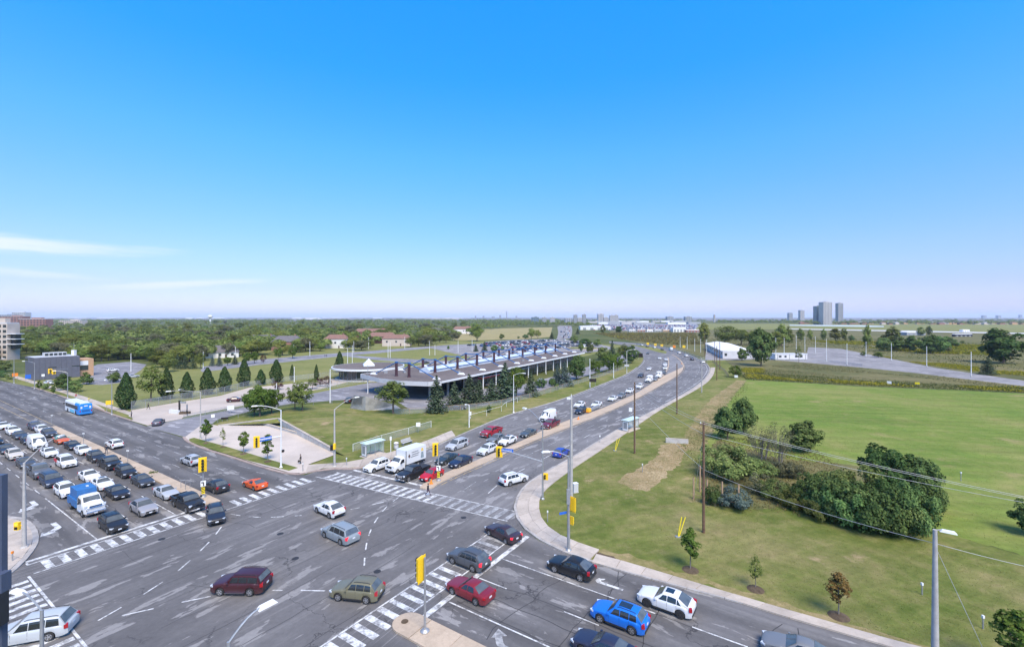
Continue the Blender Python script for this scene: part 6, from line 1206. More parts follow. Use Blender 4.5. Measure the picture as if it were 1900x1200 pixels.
drift('goldenrod', [(1375, 690), (1380, 683), (1416, 684), (1416, 692), (1390, 693)], 1500, (0.35, 0.8), 0.35, L_gold, 'small bright goldenrod patch by the rounded bush', 'wildflowers')
drift('goldenrod', [(1640, 662), (1720, 671), (1815, 682), (1815, 690), (1760, 683), (1680, 671)], 5000, (0.4, 0.9), 0.35, L_gold, 'goldenrod drift beyond the yard road', 'wildflowers', clump=0.06)
drift('goldenrod', [(1845, 688), (1960, 692), (1960, 701), (1845, 694)], 1800, (0.4, 0.9), 0.35, L_gold, 'goldenrod drift beside the small dark conifer', 'wildflowers')
drift('goldenrod', [(1500, 632), (1600, 634), (1840, 640), (1840, 660), (1700, 655), (1560, 640)], 9000, (0.7, 1.5), 0.6, leaf_mat('meadow_gold', [(0.22, 0.21, 0.02), (0.26, 0.24, 0.03), (0.15, 0.17, 0.03)], 0.2, 0), 'yellow-green meadow of goldenrod on the scrubland', 'wildflowers', clump=0.035)
drift('scrub_growth', [(1300, 628), (1500, 626), (1900, 640), (1960, 690), (1780, 680), (1620, 655), (1500, 640), (1400, 655), (1320, 640)], 9000, (0.3, 1.0), 0.4, L_weed, 'rough scrub covering the open land beyond the yard', 'scrub')
drift('meadow_growth', [(1100, 618), (1290, 618), (1300, 640), (1240, 640), (1150, 630)], 9000, (0.6, 1.6), 0.6, leaf_mat('meadow_brown', [(0.13, 0.11, 0.04), (0.19, 0.15, 0.06), (0.15, 0.16, 0.05)], 0.2, 0), 'brown and green meadow inside the bend', 'meadow')
drift('goldenrod', [(1120, 622), (1185, 619), (1200, 624), (1150, 627)], 1500, (0.8, 1.4), 0.6, L_gold, 'goldenrod patch on the meadow inside the bend', 'wildflowers', clump=0.03)
drift('thicket_undergrowth', [(1292, 860), (1340, 810), (1500, 820), (1560, 870), (1540, 960), (1400, 945), (1310, 938)], 7000, (0.12, 0.4), 0.35, leaf_mat('undergrowth', [(0.13, 0.105, 0.045), (0.20, 0.145, 0.065), (0.13, 0.145, 0.045)], 0.2, 0), 'brown and green undergrowth between the thicket shrubs', 'undergrowth')
drift('goldenrod', [(1450, 915), (1560, 945), (1540, 965), (1450, 935)], 700, (0.4, 0.9), 0.4, L_gold, 'goldenrod flowers at the thicket edge', 'wildflowers')
# short tufts that roughen the near lawns
lawn_near = [(1010, 930), (1060, 880), (1140, 835), (1200, 790), (1260, 745), (1330, 770), (1300, 840), (1330, 930), (1500, 965), (1740, 1000), (1900, 1050), (1900, 1200), (1700, 1200), (1490, 1135), (1250, 1065), (1120, 1018), (1030, 975)]
drift('lawn_tufts', lawn_near, 45000, (0.03, 0.09), 0.5, L_blade, 'short uneven grass tufts on the near lawn', 'grass', z=0.0)
drift('lawn_tufts', [(1386, 710), (1780, 728), (1960, 735), (1960, 1050), (1740, 985), (1500, 940), (1400, 860), (1330, 780)], 40000, (0.04, 0.11), 0.5, leaf_mat('field_blades', [(0.120, 0.165, 0.030), (0.165, 0.205, 0.045), (0.25, 0.235, 0.085)], 0.25, 0), 'short uneven grass on the mown field', 'grass', z=0.0)
# ================================================================== buildings
M_roof = ground_mat('gravel_roof', [(0.115, 0.095, 0.090), (0.145, 0.122, 0.115), (0.175, 0.150, 0.140)], 0.12, 1.5, bump=0.2)
M_fascia = plain('fascia_panel', (0.47, 0.47, 0.48), 0.5, 0, 0.08, 0.5); M_fedge = plain('white_metal', (0.66, 0.66, 0.66), 0.5, 0, 0.06)
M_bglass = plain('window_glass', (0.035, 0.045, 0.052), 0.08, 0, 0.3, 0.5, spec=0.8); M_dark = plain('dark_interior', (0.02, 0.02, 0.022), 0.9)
M_mast = plain('maroon_steel', (0.055, 0.022, 0.030), 0.5, 0, 0.15, 1); M_blue = plain('blue_steel', (0.030, 0.115, 0.30), 0.45, 0, 0.15, 1)
M_sky = plain('skylight_glazing', (0.50, 0.56, 0.64), 0.25, 0, 0.12, 0.4); M_steel = plain('galvanised_steel', (0.36, 0.365, 0.37), 0.45, 0.5, 0.12, 3)
M_frame = plain('window_frame_grey', (0.22, 0.23, 0.24), 0.5); M_red = plain('red_band', (0.55, 0.02, 0.03), 0.5)
# ---- subway station: long flat roof with a row of blue-stayed masts
F1, F10 = W(759, 699.5, 6.0), W(1030.7, 652.4, 6.0); F1.z = F10.z = 0
AX = (F10 - F1).normalized(); NX = Vector((AX.y, -AX.x, 0))          # along the roof, across it (towards the main road)
def ST(a, n, z=0.0): p = F1 + AX * a + NX * n; return Vector((p.x, p.y, z))
st_ = empty('station_building', (0, 0, 0)); tag(st_, 'long low station building with a flat brown roof and blue cable-stay frames', 'station')
outline = [(-2, -19.5), (-7.0, -6), (-8.4, 4), (-6.0, 12.5), (-3.2, 15.4), (125, 16.2), (128, 10), (128, -14), (124, -19)]
rf = [ST(a, n) for a, n in outline]
roof = ob('roof', MB().prism(rf, 5.85, 6.02), M_roof, st_)
inner = [ST(a * 0.995 + 0.3, n * 0.985) for a, n in outline]
for i in range(len(rf)):                                           # fascia, panel by panel
    a, b = rf[i], rf[(i + 1) % len(rf)]; L = (b - a).length; near_end = i in (0, 1, 2, 3); n = max(1, int(L / (1.6 if near_end else 12))); d = (b - a).normalized(); nn = Vector((d.y, -d.x, 0)); 
    if nn.dot(a - ST(60, -2)) < 0: nn = -nn
    for k in range(n):
        p, q = a.lerp(b, k / n) + d * 0.02, a.lerp(b, (k + 1) / n) - d * 0.02; hgt_ = 1.35 if near_end else 0.62
        ob('fascia_panel', MB().prism([p, q, q + nn * 0.14, p + nn * 0.14], 6.10 - hgt_, 6.10 + (0.02 if k % 2 else 0.0)), M_fascia if near_end else M_fedge, st_)
def wall_run(parent, pts, z0, z1, bay, mat=M_bglass, frame=M_frame, solid_every=0):
    for a, b in zip(pts, pts[1:]):
        L = (b - a).length; n = max(1, int(L / bay)); d = (b - a).normalized(); nn = Vector((-d.y, d.x, 0)) * 0.05
        for k in range(n):
            p, q = a.lerp(b, k / n), a.lerp(b, (k + 1) / n)
            ob('window', MB().prism([p + d * 0.08 - nn * .5, q - d * 0.08 - nn * .5, q - d * 0.08 + nn * .5, p + d * 0.08 + nn * .5], z0, z1), mat if not (solid_every and k % solid_every == 0) else M_frame, parent)
            ob('mullion', MB().prism([p - d * 0.07 - nn * 1.6, p + d * 0.07 - nn * 1.6, p + d * 0.07 + nn * 1.6, p - d * 0.07 + nn * 1.6], z0, z1 - 0.01), frame, parent)
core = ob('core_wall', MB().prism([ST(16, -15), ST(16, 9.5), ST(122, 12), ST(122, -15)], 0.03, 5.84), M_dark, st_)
wall_run(st_, [ST(15.6, 10.6), ST(123, 13.0)], 0.4, 5.2, 3.0); wall_run(st_, [ST(15.6, -14), ST(15.6, 10.0)], 0.4, 5.2, 2.4)
ob('red_band', MB().prism([ST(24, 11.2), ST(52, 11.8), ST(52, 13.4), ST(24, 12.8)], 3.3, 3.75), M_red, st_); ob('white_band', MB().prism([ST(24, 11.0), ST(62, 11.8), ST(62, 13.6), ST(24, 12.9)], 3.78, 3.95), M_fedge, st_)
for i, (a, n) in enumerate([(-2, 10), (3, -12), (6, 11), (-3, -1), (10, 4), (9, -10)]): ob('column', MB().tube([ST(a, n, 0), ST(a, n, 5.84)], 0.35, 12), M_frame, st_)
for a in range(22, 122, 9): ob('column', MB().tube([ST(a, 14.6, 0), ST(a, 14.6, 5.84)], 0.22, 10), M_fedge, st_)
LEN = (F10 - F1).length
for i in range(10):                                                 # mast frames
    a = LEN * i / 9; hm = 4.3
    fr = empty('mast_frame', ST(a, 0, 6.02)); fr.parent = st_; rel = lambda p: p - ST(a, 0, 6.02)
    for n in (0.0, -5.4): ob('mast', MB().lathe([(0.62, 0), (0.62, 0.25), (0.46, 0.3), (0.46, hm)], rel(ST(a, n, 6.02)), 14), M_mast, fr)
    P = lambda n, z: rel(ST(a, n, z))
    ob('top_beam', MB().tube([P(-5.4, 6.02 + hm + .25), P(-2.7, 6.02 + hm + .1), P(0, 6.02 + hm + .25)], 0.17, 8), M_blue, fr)
    for n0, n1 in ((0.0, 10.4), (-5.4, -14.8)):
        ob('stay', MB().tube([P(n0, 6.02 + hm + .25), P(n1, 6.3)], 0.17, 8), M_blue, fr)
        ob('saddle', MB().box(P(n0, 6.02 + hm + .25), (0.75, 0.75, 0.5), math.atan2(AX.y, AX.x)), M_blue, fr)
        s = 1 if n1 > 0 else -1; e = ST(a, n1 + s * 1.9)
        ob('anchor_block', MB().box(P(n1 + s * 0.7, 6.32), (1.0, 2.6, 0.6), math.atan2(AX.y, AX.x), taper=0.55), M_fedge, fr)
skl = MB(); a0, a1 = LEN / 9 * 0.82, LEN + 5
for k in range(28):                                                # ridge skylight: one glazed bay after another
    p, q = a0 + (a1 - a0) * k / 28 + 0.03, a0 + (a1 - a0) * (k + 1) / 28 - 0.03; prf = [(-5.0, 6.03), (-5.0, 6.9), (-3.6, 7.75), (-1.8, 7.75), (-0.4, 6.9), (-0.4, 6.03)]
    mb = MB()
    for (n0, z0), (n1, z1) in zip(prf, prf[1:]): mb.poly([ST(p, n0, z0), ST(p, n1, z1), ST(q, n1, z1), ST(q, n0, z0)])
    mb.poly([ST(p, n, z) for n, z in prf]); mb.poly([ST(q, n, z) for n, z in prf][::-1]); ob('skylight_bay', mb, M_sky, st_)
ob('skylight_rail', MB().tube([ST(a0, -0.25, 7.0), ST(a1, -0.25, 7.0)], 0.10, 6), M_blue, st_); ob('skylight_rail', MB().tube([ST(a0, -5.2, 7.0), ST(a1, -5.2, 7.0)], 0.10, 6), M_blue, st_)
for (a, n, s) in ((4, -14, (1.2, 0.8, 0.7)), (8, -9, (0.8, 1.6, 0.5)), (12, -3, (1.3, 1.0, 1.0)), (18, 7, (0.9, 0.9, 0.5)), (40, -11, (2.0, 1.2, 0.9)), (66, 8, (1.0, 1.0, 0.5))): ob('roof_unit', MB().box(ST(a, n, 6.02 + s[2] / 2), s, 0.5), M_steel, st_)
# ---- round glass pavilion with a pyramid rooflight
pc = W(684, 678.5, 5.0); PC = Vector((pc.x, pc.y, 0)); pv = empty('pavilion', PC); tag(pv, 'round glass pavilion with a flat brown roof and white pyramid rooflight', 'pavilion')
ob('roof', MB().lathe([(14.2, 4.55), (14.4, 4.75), (14.2, 4.98), (13.9, 4.96), (0.1, 5.02)], (0, 0, 0), 48), M_roof, pv)
ob('fascia_ring', MB().lathe([(14.25, 4.35), (14.65, 4.35), (14.65, 5.08), (14.25, 5.08)], (0, 0, 0), 48, cap=False), M_fedge, pv)
for k in range(34):
    a, b = 2 * math.pi * k / 34, 2 * math.pi * (k + 1) / 34; p, q = Vector((math.cos(a), math.sin(a), 0)), Vector((math.cos(b), math.sin(b), 0))
    ob('window', MB().prism([p * 11.5, q * 11.5, q * 11.58, p * 11.58], 0.5, 4.3), M_bglass, pv); ob('mullion', MB().box((p.x * 11.6, p.y * 11.6, 2.3), (0.22, 0.16, 4.5), a), M_frame, pv)
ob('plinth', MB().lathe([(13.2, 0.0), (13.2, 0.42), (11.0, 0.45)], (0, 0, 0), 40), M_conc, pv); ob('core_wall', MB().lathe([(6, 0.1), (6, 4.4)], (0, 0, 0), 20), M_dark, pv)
py = MB(); 
for k in range(4):
    a, b = math.pi / 4 + k * math.pi / 2 + 0.4, math.pi / 4 + (k + 1) * math.pi / 2 + 0.4
    py.poly([(3.1 * math.cos(a), 3.1 * math.sin(a), 5.6), (3.1 * math.cos(b), 3.1 * math.sin(b), 5.6), (0, 0, 8.1)]); py.poly([(3.1 * math.cos(a), 3.1 * math.sin(a), 5.0), (3.1 * math.cos(b), 3.1 * math.sin(b), 5.0), (3.1 * math.cos(b), 3.1 * math.sin(b), 5.6), (3.1 * math.cos(a), 3.1 * math.sin(a), 5.6)])
ob('pyramid_rooflight', py, plain('rooflight_white', (0.62, 0.66, 0.68), 0.4), pv)
# turning circle behind the station
tcq = W(1082, 647); tcr = empty('turning_circle', (tcq.x, tcq.y, 0)); tag(tcr, 'round planted turning circle with a pale kerb beyond the station', 'planter')
ob('kerb_ring', MB().lathe([(13.5, 0), (13.5, 0.9), (12.6, 0.9), (12.6, 0.1)], (0, 0, 0), 36, cap=False), M_walk, tcr); ob('planting', MB().lathe([(12.5, 0.1), (11, 0.85), (1, 1.4)], (0, 0, 0), 30), M_lawn, tcr); ob('kiosk', MB().box((0, 0, 2.2), (3.0, 2.4, 2.2)).box((0, 0, 3.4), (3.8, 3.2, 0.25)), M_fedge, tcr)
# ---- sloping concrete block on the lawn
def solid(name, bot, top, mat, parent=None):
    n = len(bot); mb = MB(); mb.v = [tuple(p) for p in bot] + [tuple(p) for p in top]; mb.f = [tuple(range(n))[::-1], tuple(range(n, 2 * n))] + [(i, (i + 1) % n, n + (i + 1) % n, n + i) for i in range(n)]; mb.m = [0] * len(mb.f); return ob(name, mb, mat, parent)
cb = empty('ventilation_block'); tag(cb, 'sloping grey concrete ventilation block on the lawn', 'concrete block')
hB = 4.3; b0, b1, b2 = W(648.5, 759), W(678, 763.5), W(744, 757.5); b3 = b0 + (b2 - b1) * 0.9
t0, t1 = W(656.5, 733.5, hB), W(678.5, 735, hB)
shell_ = solid('shell', [b0, b1, b2, b3], [t0, t1, Vector((b2.x - 1.6, b2.y + 0.4, 0.9)), Vector((b3.x - 0.5, b3.y, 1.1))], M_conc, cb)
d_ = (b1 - b0); nrm = Vector((d_.y, -d_.x, 0)).normalized()
for k in range(9):
    f0 = 0.10 + 0.075 * k; p0 = b0.lerp(b1, f0).lerp(t0.lerp(t1, f0), 0.42); p1 = b0.lerp(b1, f0).lerp(t0.lerp(t1, f0), 0.93); w_ = d_.normalized() * 0.12
    ob('louvre', MB().poly([p0 - w_ + nrm * .06, p0 + w_ + nrm * .06, p1 + w_ + nrm * .06, p1 - w_ + nrm * .06]), plain('louvre_grey', (0.20, 0.195, 0.195), 0.8), cb)
# ---- raised lawn and retaining walls at the plaza
rise = struct(empty('raised_lawn')); A_, B_, C_, D_ = W(404, 790), W(515, 780), W(617, 837), W(476, 783)
hw = 1.5; top_c = W(515, 774.5, hw)
def retaining(name, pts, hs, th, label):
    r_ = empty(name); tag(r_, label, 'retaining wall', 'retaining walls around the plaza')
    for i in range(len(pts) - 1):
        L = (pts[i + 1] - pts[i]).length; n = max(1, int(L / 3)); d = (pts[i + 1] - pts[i]).normalized(); nn = Vector((-d.y, d.x, 0)) * th
        for k in range(n):
            p, q = pts[i].lerp(pts[i + 1], k / n), pts[i].lerp(pts[i + 1], (k + 1) / n - 0.006); h0, h1 = hs[i] + (hs[i + 1] - hs[i]) * k / n, hs[i] + (hs[i + 1] - hs[i]) * (k + 1) / n
            z = lambda v, h: Vector((v.x, v.y, h)); solid('wall_panel', [z(p, 0), z(q, 0), z(q + nn, 0), z(p + nn, 0)], [z(p, h0), z(q, h1), z(q + nn, h1), z(p + nn, h0)], M_conc, r_)
            cp = nn.normalized() * 0.06; solid('coping', [z(p - cp, h0 + .003), z(q - cp, h1 + .003), z(q + nn + cp, h1 + .003), z(p + nn + cp, h0 + .003)], [z(p - cp, h0 + .10), z(q - cp, h1 + .10), z(q + nn + cp, h1 + .10), z(p + nn + cp, h0 + .10)], M_walk, r_)
tb = W(515, 787); retaining('retaining_wall', [W(404, 791), W(470, 788), tb], [0.25, 0.9, 1.4], 0.35, 'low concrete retaining wall rising along the drive side of the plaza'); retaining('retaining_wall', [tb, W(560, 812), W(620, 842)], [1.4, 1.25, 0.7], 0.35, 'long stepped concrete retaining wall facing the plaza and street corner'); retaining('retaining_wall', [W(476, 785.5), W(550, 807)], [0.55, 0.55], 0.3, 'short inner concrete wall around a grass wedge on the plaza')
ground_patch('lawn', [(480, 786), (512, 787.5), (548, 806)], M_lawn, 0.104)
# the lawn mound behind those walls
mnd = MB(); lo = [W(404, 790), W(470, 787), tb, W(560, 812), W(620, 842), W(640, 846), W(700, 826), W(760, 790), W(740, 768), W(650, 748), W(545, 752), W(470, 765)]
hz_ = [0.15, 0.85, 1.33, 1.2, 0.62, 0.05, 0.05, 0.05, 0.05, 0.05, 0.05, 0.05]; cen = W(575, 792); n = len(lo)
ctrv = (cen.x, cen.y, 1.25); ring2 = [(p.lerp(cen, 0.45), 0.9 if h > .5 else 0.62) for p, h in zip(lo, hz_)]
for i in range(n):
    j = (i + 1) % n; a, b, c, d = lo[i], lo[j], ring2[j][0], ring2[i][0]
    mnd.poly([(a.x, a.y, hz_[i]), (b.x, b.y, hz_[j]), (c.x, c.y, ring2[j][1]), (d.x, d.y, ring2[i][1])]); mnd.poly([(d.x, d.y, ring2[i][1]), (c.x, c.y, ring2[j][1]), ctrv])
o = ob('raised_lawn_surface', mnd, M_lawn, rise, smooth=False); o.data.polygons.foreach_set('use_smooth', [True] * len(o.data.polygons))
# ---- grey metal building with a tan brick wing (across the street)
def block(parent, base, du, dv, h, name, mat, z0=0.0): return ob(name, MB().prism([base, base + UU * du, base + UU * du + VV * dv, base + VV * dv], z0, z0 + h), mat, parent)
M_clad = plain('grey_metal_cladding', (0.125, 0.125, 0.150), 0.5, 0.2, 0.08, 1); M_tan = plain('tan_brick', (0.44, 0.27, 0.155), 0.85, 0, 0.15, 3)
gb = empty('metal_clad_building'); tag(gb, 'grey metal-clad two-storey building with a tan brick wing', 'building'); gc = W(63, 706)
def du_to(base, px, dirv):
    lo_, hi_ = 0.0, 120.0
    for _ in range(50):
        m_ = (lo_ + hi_) / 2
        if (pix(base + dirv * m_)[0] < px) == (dirv.dot(VV) > 0.5): lo_ = m_
        else: hi_ = m_
    return lo_
ft = du_to(gc, 148, VV); wd = 14.0; hb = 9.0
block(gb, gc, wd, ft, hb, 'core', M_clad)
for k in range(int(ft / 1.6)):
    p = gc + VV * (k * 1.6 + 0.03); ob('cladding_panel', MB().prism([p - UU * 0.10, p - UU * 0.003, p + VV * 1.54 - UU * 0.003, p + VV * 1.54 - UU * 0.10], 0.1, hb + 0.12 + 0.02 * (k % 2)), M_clad, gb)
for k in range(int(wd / 1.6)):
    p = gc + UU * (k * 1.6 + 0.03); ob('cladding_panel', MB().prism([p - VV * 0.10, p - VV * 0.003, p + UU * 1.54 - VV * 0.003, p + UU * 1.54 - VV * 0.10], 0.1, hb + 0.12), M_clad, gb)
for k in range(3): p = gc + UU * (9.0 + k * 1.6) - VV * 0.12; ob('window', MB().prism([p, p + UU * 1.2, p + UU * 1.2 - VV * 0.03, p - VV * 0.03], 7.0, 8.4), M_bglass, gb)
ob('roof', MB().prism([gc + UU * 0.3 + VV * 0.3, gc + UU * (wd - .3) + VV * .3, gc + UU * (wd - .3) + VV * (ft - .3), gc + UU * .3 + VV * (ft - .3)], hb + .005, hb + .06), M_fascia, gb)
pb = gc + UU * 6 + VV * (ft * 0.30); block(gb, pb, 3.0, ft * 0.5, 1.5, 'clerestory', M_fascia, hb + .07)
for k in range(5): p = pb + VV * (ft * 0.5 * (k + 0.12) / 5) - UU * 0.06; ob('window', MB().prism([p, p + VV * ft * 0.078, p + VV * ft * 0.078 - UU * 0.03, p - UU * 0.03], hb + 0.35, hb + 1.3), M_bglass, gb)
for (fa, fb_) in ((0.3, 0.6), (0.82, 0.65)): p = gc + VV * (ft * fa) - UU * 0.105; ob('window', MB().prism([p, p + VV * 2.4, p + VV * 2.4 - UU * 0.02, p - UU * 0.02], 4.6, 5.0), M_bglass, gb)
tw = gc + VV * (ft + 0.2) + UU * 2.0; block(gb, tw, 9, ft * 0.35, 7.4, 'brick_wing', M_tan); p = tw - UU * 0.05; ob('window', MB().prism([p + VV * 0.4, p + VV * 3.0, p + VV * 3.0 - UU * .06, p + VV * .4 - UU * .06], 2.6, 4.6), M_bglass, gb); ob('white_panel', MB().prism([p + VV * 0.4, p + VV * 3.0, p + VV * 3.0 - UU * .06, p + VV * .4 - UU * .06], 4.7, 6.6), M_fedge, gb)
ob('chimney', MB().box(gc + VV * (ft * 0.95) + UU * 5 + Vector((0, 0, hb + 1.2)), (1.2, 1.2, 2.2)), M_fedge, gb); ob('antenna', MB().tube([gc + VV * (ft * 0.95) + UU * 5 + Vector((0, 0, hb + 2)), gc + VV * (ft * 0.95) + UU * 5 + Vector((0, 0, hb + 5))], 0.06, 5), M_steel, gb)
# ---- apartment block and brick slabs at the left edge
def tower(name, pbase, w, d, h, mat, label, floors, bays, cat='building', rot=0.0, gl=M_bglass, group=None, sides=True):
    r_ = empty(name, (pbase.x, pbase.y, 0), rot); tag(r_, label, cat, group); ob('wall', MB().box((0, d / 2, h / 2), (w, d, h)), mat, r_); fh = h / floors; bw = w / bays
    ob('roof', MB().box((0, d / 2, h + 0.35), (w * 0.96, d * 0.96, 0.7)), M_fascia, r_); ob('penthouse', MB().box((w * 0.1, d / 2, h + 2.0), (w * 0.35, d * 0.4, 2.6)), mat, r_)
    for f in range(floors):
        for b in range(bays): ob('window', MB().box((-w / 2 + bw * (b + 0.5), -0.04, fh * (f + 0.55)), (bw * 0.62, 0.10, fh * 0.52)), gl, r_)
    return r_
M_pale = plain('pale_stone', (0.47, 0.40, 0.345), 0.8, 0, 0.08, 0.3); M_brick = plain('red_brick', (0.26, 0.13, 0.105), 0.85, 0, 0.15, 0.5)
ap = W(-11, 668); aptr = tower('apartment_building', ap, 15.5, 7, 21.5, M_pale, 'pale stone apartment block with balconies at the edge of the woodland', 7, 5)
for f in range(3): 
    bl = ob('balcony', MB().box((10.5, 2.0, 15.5 - 3.07 * f), (5.5, 5.0, 0.35)), M_fedge, aptr); ob('balcony_wall', MB().box((9.2, 3.5, 14.0 - 3.07 * f), (3.0, 3.0, 2.6)), M_bglass, aptr)
bs = W(58, 611); tower('brick_apartment_slab', bs, 58, 16, 21, M_brick, 'long red brick apartment slab rising over the woodland', 6, 9); bs2 = W(20, 606); tower('brick_apartment_slab', bs2, 60, 20, 27, M_brick, 'red brick slab behind the pale stone apartment block', 7, 8)
bs3 = W(34, 599.5); tower('hotel_tower', bs3, 55, 25, 44, M_fascia, 'hazy grey tower far behind the brick slabs', 9, 7); bs4 = W(12, 600); tower('office_slab', bs4, 60, 20, 34, plain('blue_grey_glass', (0.20, 0.26, 0.33), 0.4), 'blue-grey office slab far behind the brick slabs', 6, 6); bs5 = W(130, 603.5); tower('low_apartments', bs5, 70, 20, 14.5, M_pale, 'pale low apartment row showing above the woodland', 4, 12)
# ---- houses among the trees
def house(px, py, w, d, hw_, hr, wall, roofm, label, rot=0.0):
    q = W(px, py); r_ = empty('house', (q.x, q.y, 0), rot); tag(r_, label, 'house', 'houses in the woodland'); ob('wall', MB().box((0, d / 2, hw_ / 2), (w, d, hw_)), wall, r_)
    rb = MB(); e = 0.5; rb.v = [(-w / 2 - e, -e, hw_), (w / 2 + e, -e, hw_), (w / 2 + e, d + e, hw_), (-w / 2 - e, d + e, hw_), (-w / 2 + d * .25, d / 2, hw_ + hr), (w / 2 - d * .25, d / 2, hw_ + hr)]; rb.f = [(0, 1, 5, 4), (1, 2, 5), (2, 3, 4, 5), (3, 0, 4), (3, 2, 1, 0)]; rb.m = [0] * 5; rf_ = ob('roof', rb, roofm, r_); ob('chimney', MB().box((w * 0.25, d * 0.6, hw_ + hr), (0.9, 0.9, 2.0)), M_brick, rf_)
    for k in range(3): ob('window', MB().box((-w / 3 + k * w / 3, -0.04, hw_ * 0.6), (1.5, 0.1, 1.5)), M_bglass, r_)
    ob('door', MB().box((w * 0.16, -0.04, 1.1), (1.0, 0.1, 2.1)), M_mast, r_)
M_rtile = plain('brown_roof_tile', (0.20, 0.11, 0.085), 0.9, 0, 0.2, 1); M_rgrey = plain('grey_roof_shingle', (0.12, 0.11, 0.115), 0.9, 0, 0.2, 1); M_stucco = plain('white_stucco', (0.60, 0.58, 0.55), 0.8)
house(408, 664, 20, 11, 3.4, 4.2, M_stucco, M_rgrey, 'low house with a dark grey gable roof near the park road', 0.5); house(622, 646, 18, 12, 7.5, 3.5, M_stucco, M_rtile, 'tall white house with a brown tiled roof', 0.1); house(530, 650, 20, 12, 6.5, 4.5, M_brick, M_rgrey, 'brick house with steep grey gables behind the strip of park trees', 0.2); house(706, 637, 26, 12, 6.5, 4, M_brick, M_rtile, 'wide brick house with a reddish roof beyond the white house', 0); house(735, 642, 24, 12, 6.5, 3.5, M_pale, M_rtile, 'pale house with a brown roof half hidden by trees', 0.1); house(690, 626, 46, 14, 7, 4, M_brick, M_rtile, 'row of reddish roofs deep in the woodland', 0); house(805, 624, 40, 14, 7, 4, M_pale, M_rgrey, 'grey-roofed house deep in the woodland', 0); house(860, 619, 30, 14, 7, 4, M_stucco, M_rtile, 'white-gabled house at the edge of the hay field', 0.2); house(480, 642, 26, 12, 6, 3.6, M_pale, M_rgrey, 'grey-roofed house behind the left woodland edge', -.1)
# ---- white industrial building, trailer and yard on the right
ib = empty('industrial_building'); tag(ib, 'long low white-roofed industrial building beside the bend', 'building')
i0, i1 = W(1341, 665), W(1309, 647.5); i2 = W(1396, 664.5); dA = (i1 - i0); dB = (i2 - i0); hI = 4.6
solid('wall', [i0, i2, i2 + dA, i1], [Vector((p.x, p.y, hI)) for p in (i0, i2, i2 + dA, i1)], plain('white_siding', (0.48, 0.475, 0.49), 0.7, 0, 0.08, 0.4), ib)
z_ = lambda p, h: Vector((p.x, p.y, h)); mid0, mid1 = i0.lerp(i2, 0.5), i1.lerp(i2 + dA, 0.5)
rr_ = MB(); e_ = dB.normalized() * 0.5; rr_.poly([z_(i0 - e_, hI + .02), z_(mid0, hI + 1.5), z_(mid1, hI + 1.5), z_(i1 - e_, hI + .02)][::-1]); rr_.poly([z_(mid0, hI + 1.5), z_(i2 + e_, hI + .02), z_(i2 + dA + e_, hI + .02), z_(mid1, hI + 1.5)][::-1]); rr_.poly([z_(i0, hI), z_(i2, hI), z_(mid0, hI + 1.5)]); ob('roof', rr_, plain('white_roof', (0.72, 0.70, 0.70), 0.6, 0, 0.05), ib)
for k in range(10):
    p = i0.lerp(i1, (k + 0.3) / 10); d = dA.normalized(); nn = Vector((-d.y, d.x, 0)); nn = nn if nn.x < 0 else -nn; ob('window', MB().prism([p + nn * .02, p + d * 2 + nn * .02, p + d * 2 + nn * .1, p + nn * .1], 2.2, 3.6), M_bglass, ib)
for f in (0.06, 0.68, 0.82):
    p = i0.lerp(i2, f); d = dB.normalized(); nn = Vector((d.y, -d.x, 0)); ob('window', MB().prism([p + nn * .02, p + d * 1.6 + nn * .02, p + d * 1.6 + nn * .1, p + nn * .1], 1.6, 3.2), M_bglass, ib)
tr = empty('office_trailer', W(1468, 668)); tag(tr, 'white single-storey office trailer with small dark windows', 'trailer')
ob('body', MB().box((0, 2.5, 2.0), (19, 5, 3.2)), plain('trailer_white', (0.60, 0.59, 0.60), 0.6, 0, 0.05), tr); ob('roof', MB().box((0, 2.5, 3.7), (19.5, 5.4, 0.2)), M_fedge, tr)
for x in (-6.5, -3.5, 3.0, 6.0): ob('window', MB().box((x, -0.04, 2.2), (1.5, 0.1, 1.1)), M_bglass, tr)
for x in (-8, -1, 8.5): ob('trim', MB().box((x, -0.05, 2.0), (0.25, 0.1, 3.1)), M_frame, tr)
ob('skirting', MB().box((0, 2.5, 0.22), (18.6, 4.6, 0.42)), M_frame, tr)
def shed(name, px, py, w, d, h, mat, label, cat='building'):
    q = W(px, py); r_ = empty(name, (q.x, q.y, 0)); tag(r_, label, cat); ob('wall', MB().box((0, d / 2, h / 2), (w, d, h)), mat, r_); ob('roof', MB().box((0, d / 2, h + 0.3), (w * 1.02, d * 1.02, 0.6), taper=0.9), M_fedge, r_)
    for k in range(4): ob('door', MB().box((-w * .36 + k * w * .24, -0.06, h * .3), (w * .1, 0.14, h * .6)), M_frame, r_)
    return r_
M_wsh = plain('shed_white', (0.66, 0.65, 0.63), 0.7, 0, 0.05); M_far1 = plain('far_grey', (0.30, 0.31, 0.33), 0.7, 0, 0.1, .05); M_far2 = plain('far_glass', (0.13, 0.19, 0.23), 0.25, 0, 0.15, .05); M_far3 = plain('far_stone', (0.42, 0.40, 0.40), 0.7, 0, 0.08, .05)
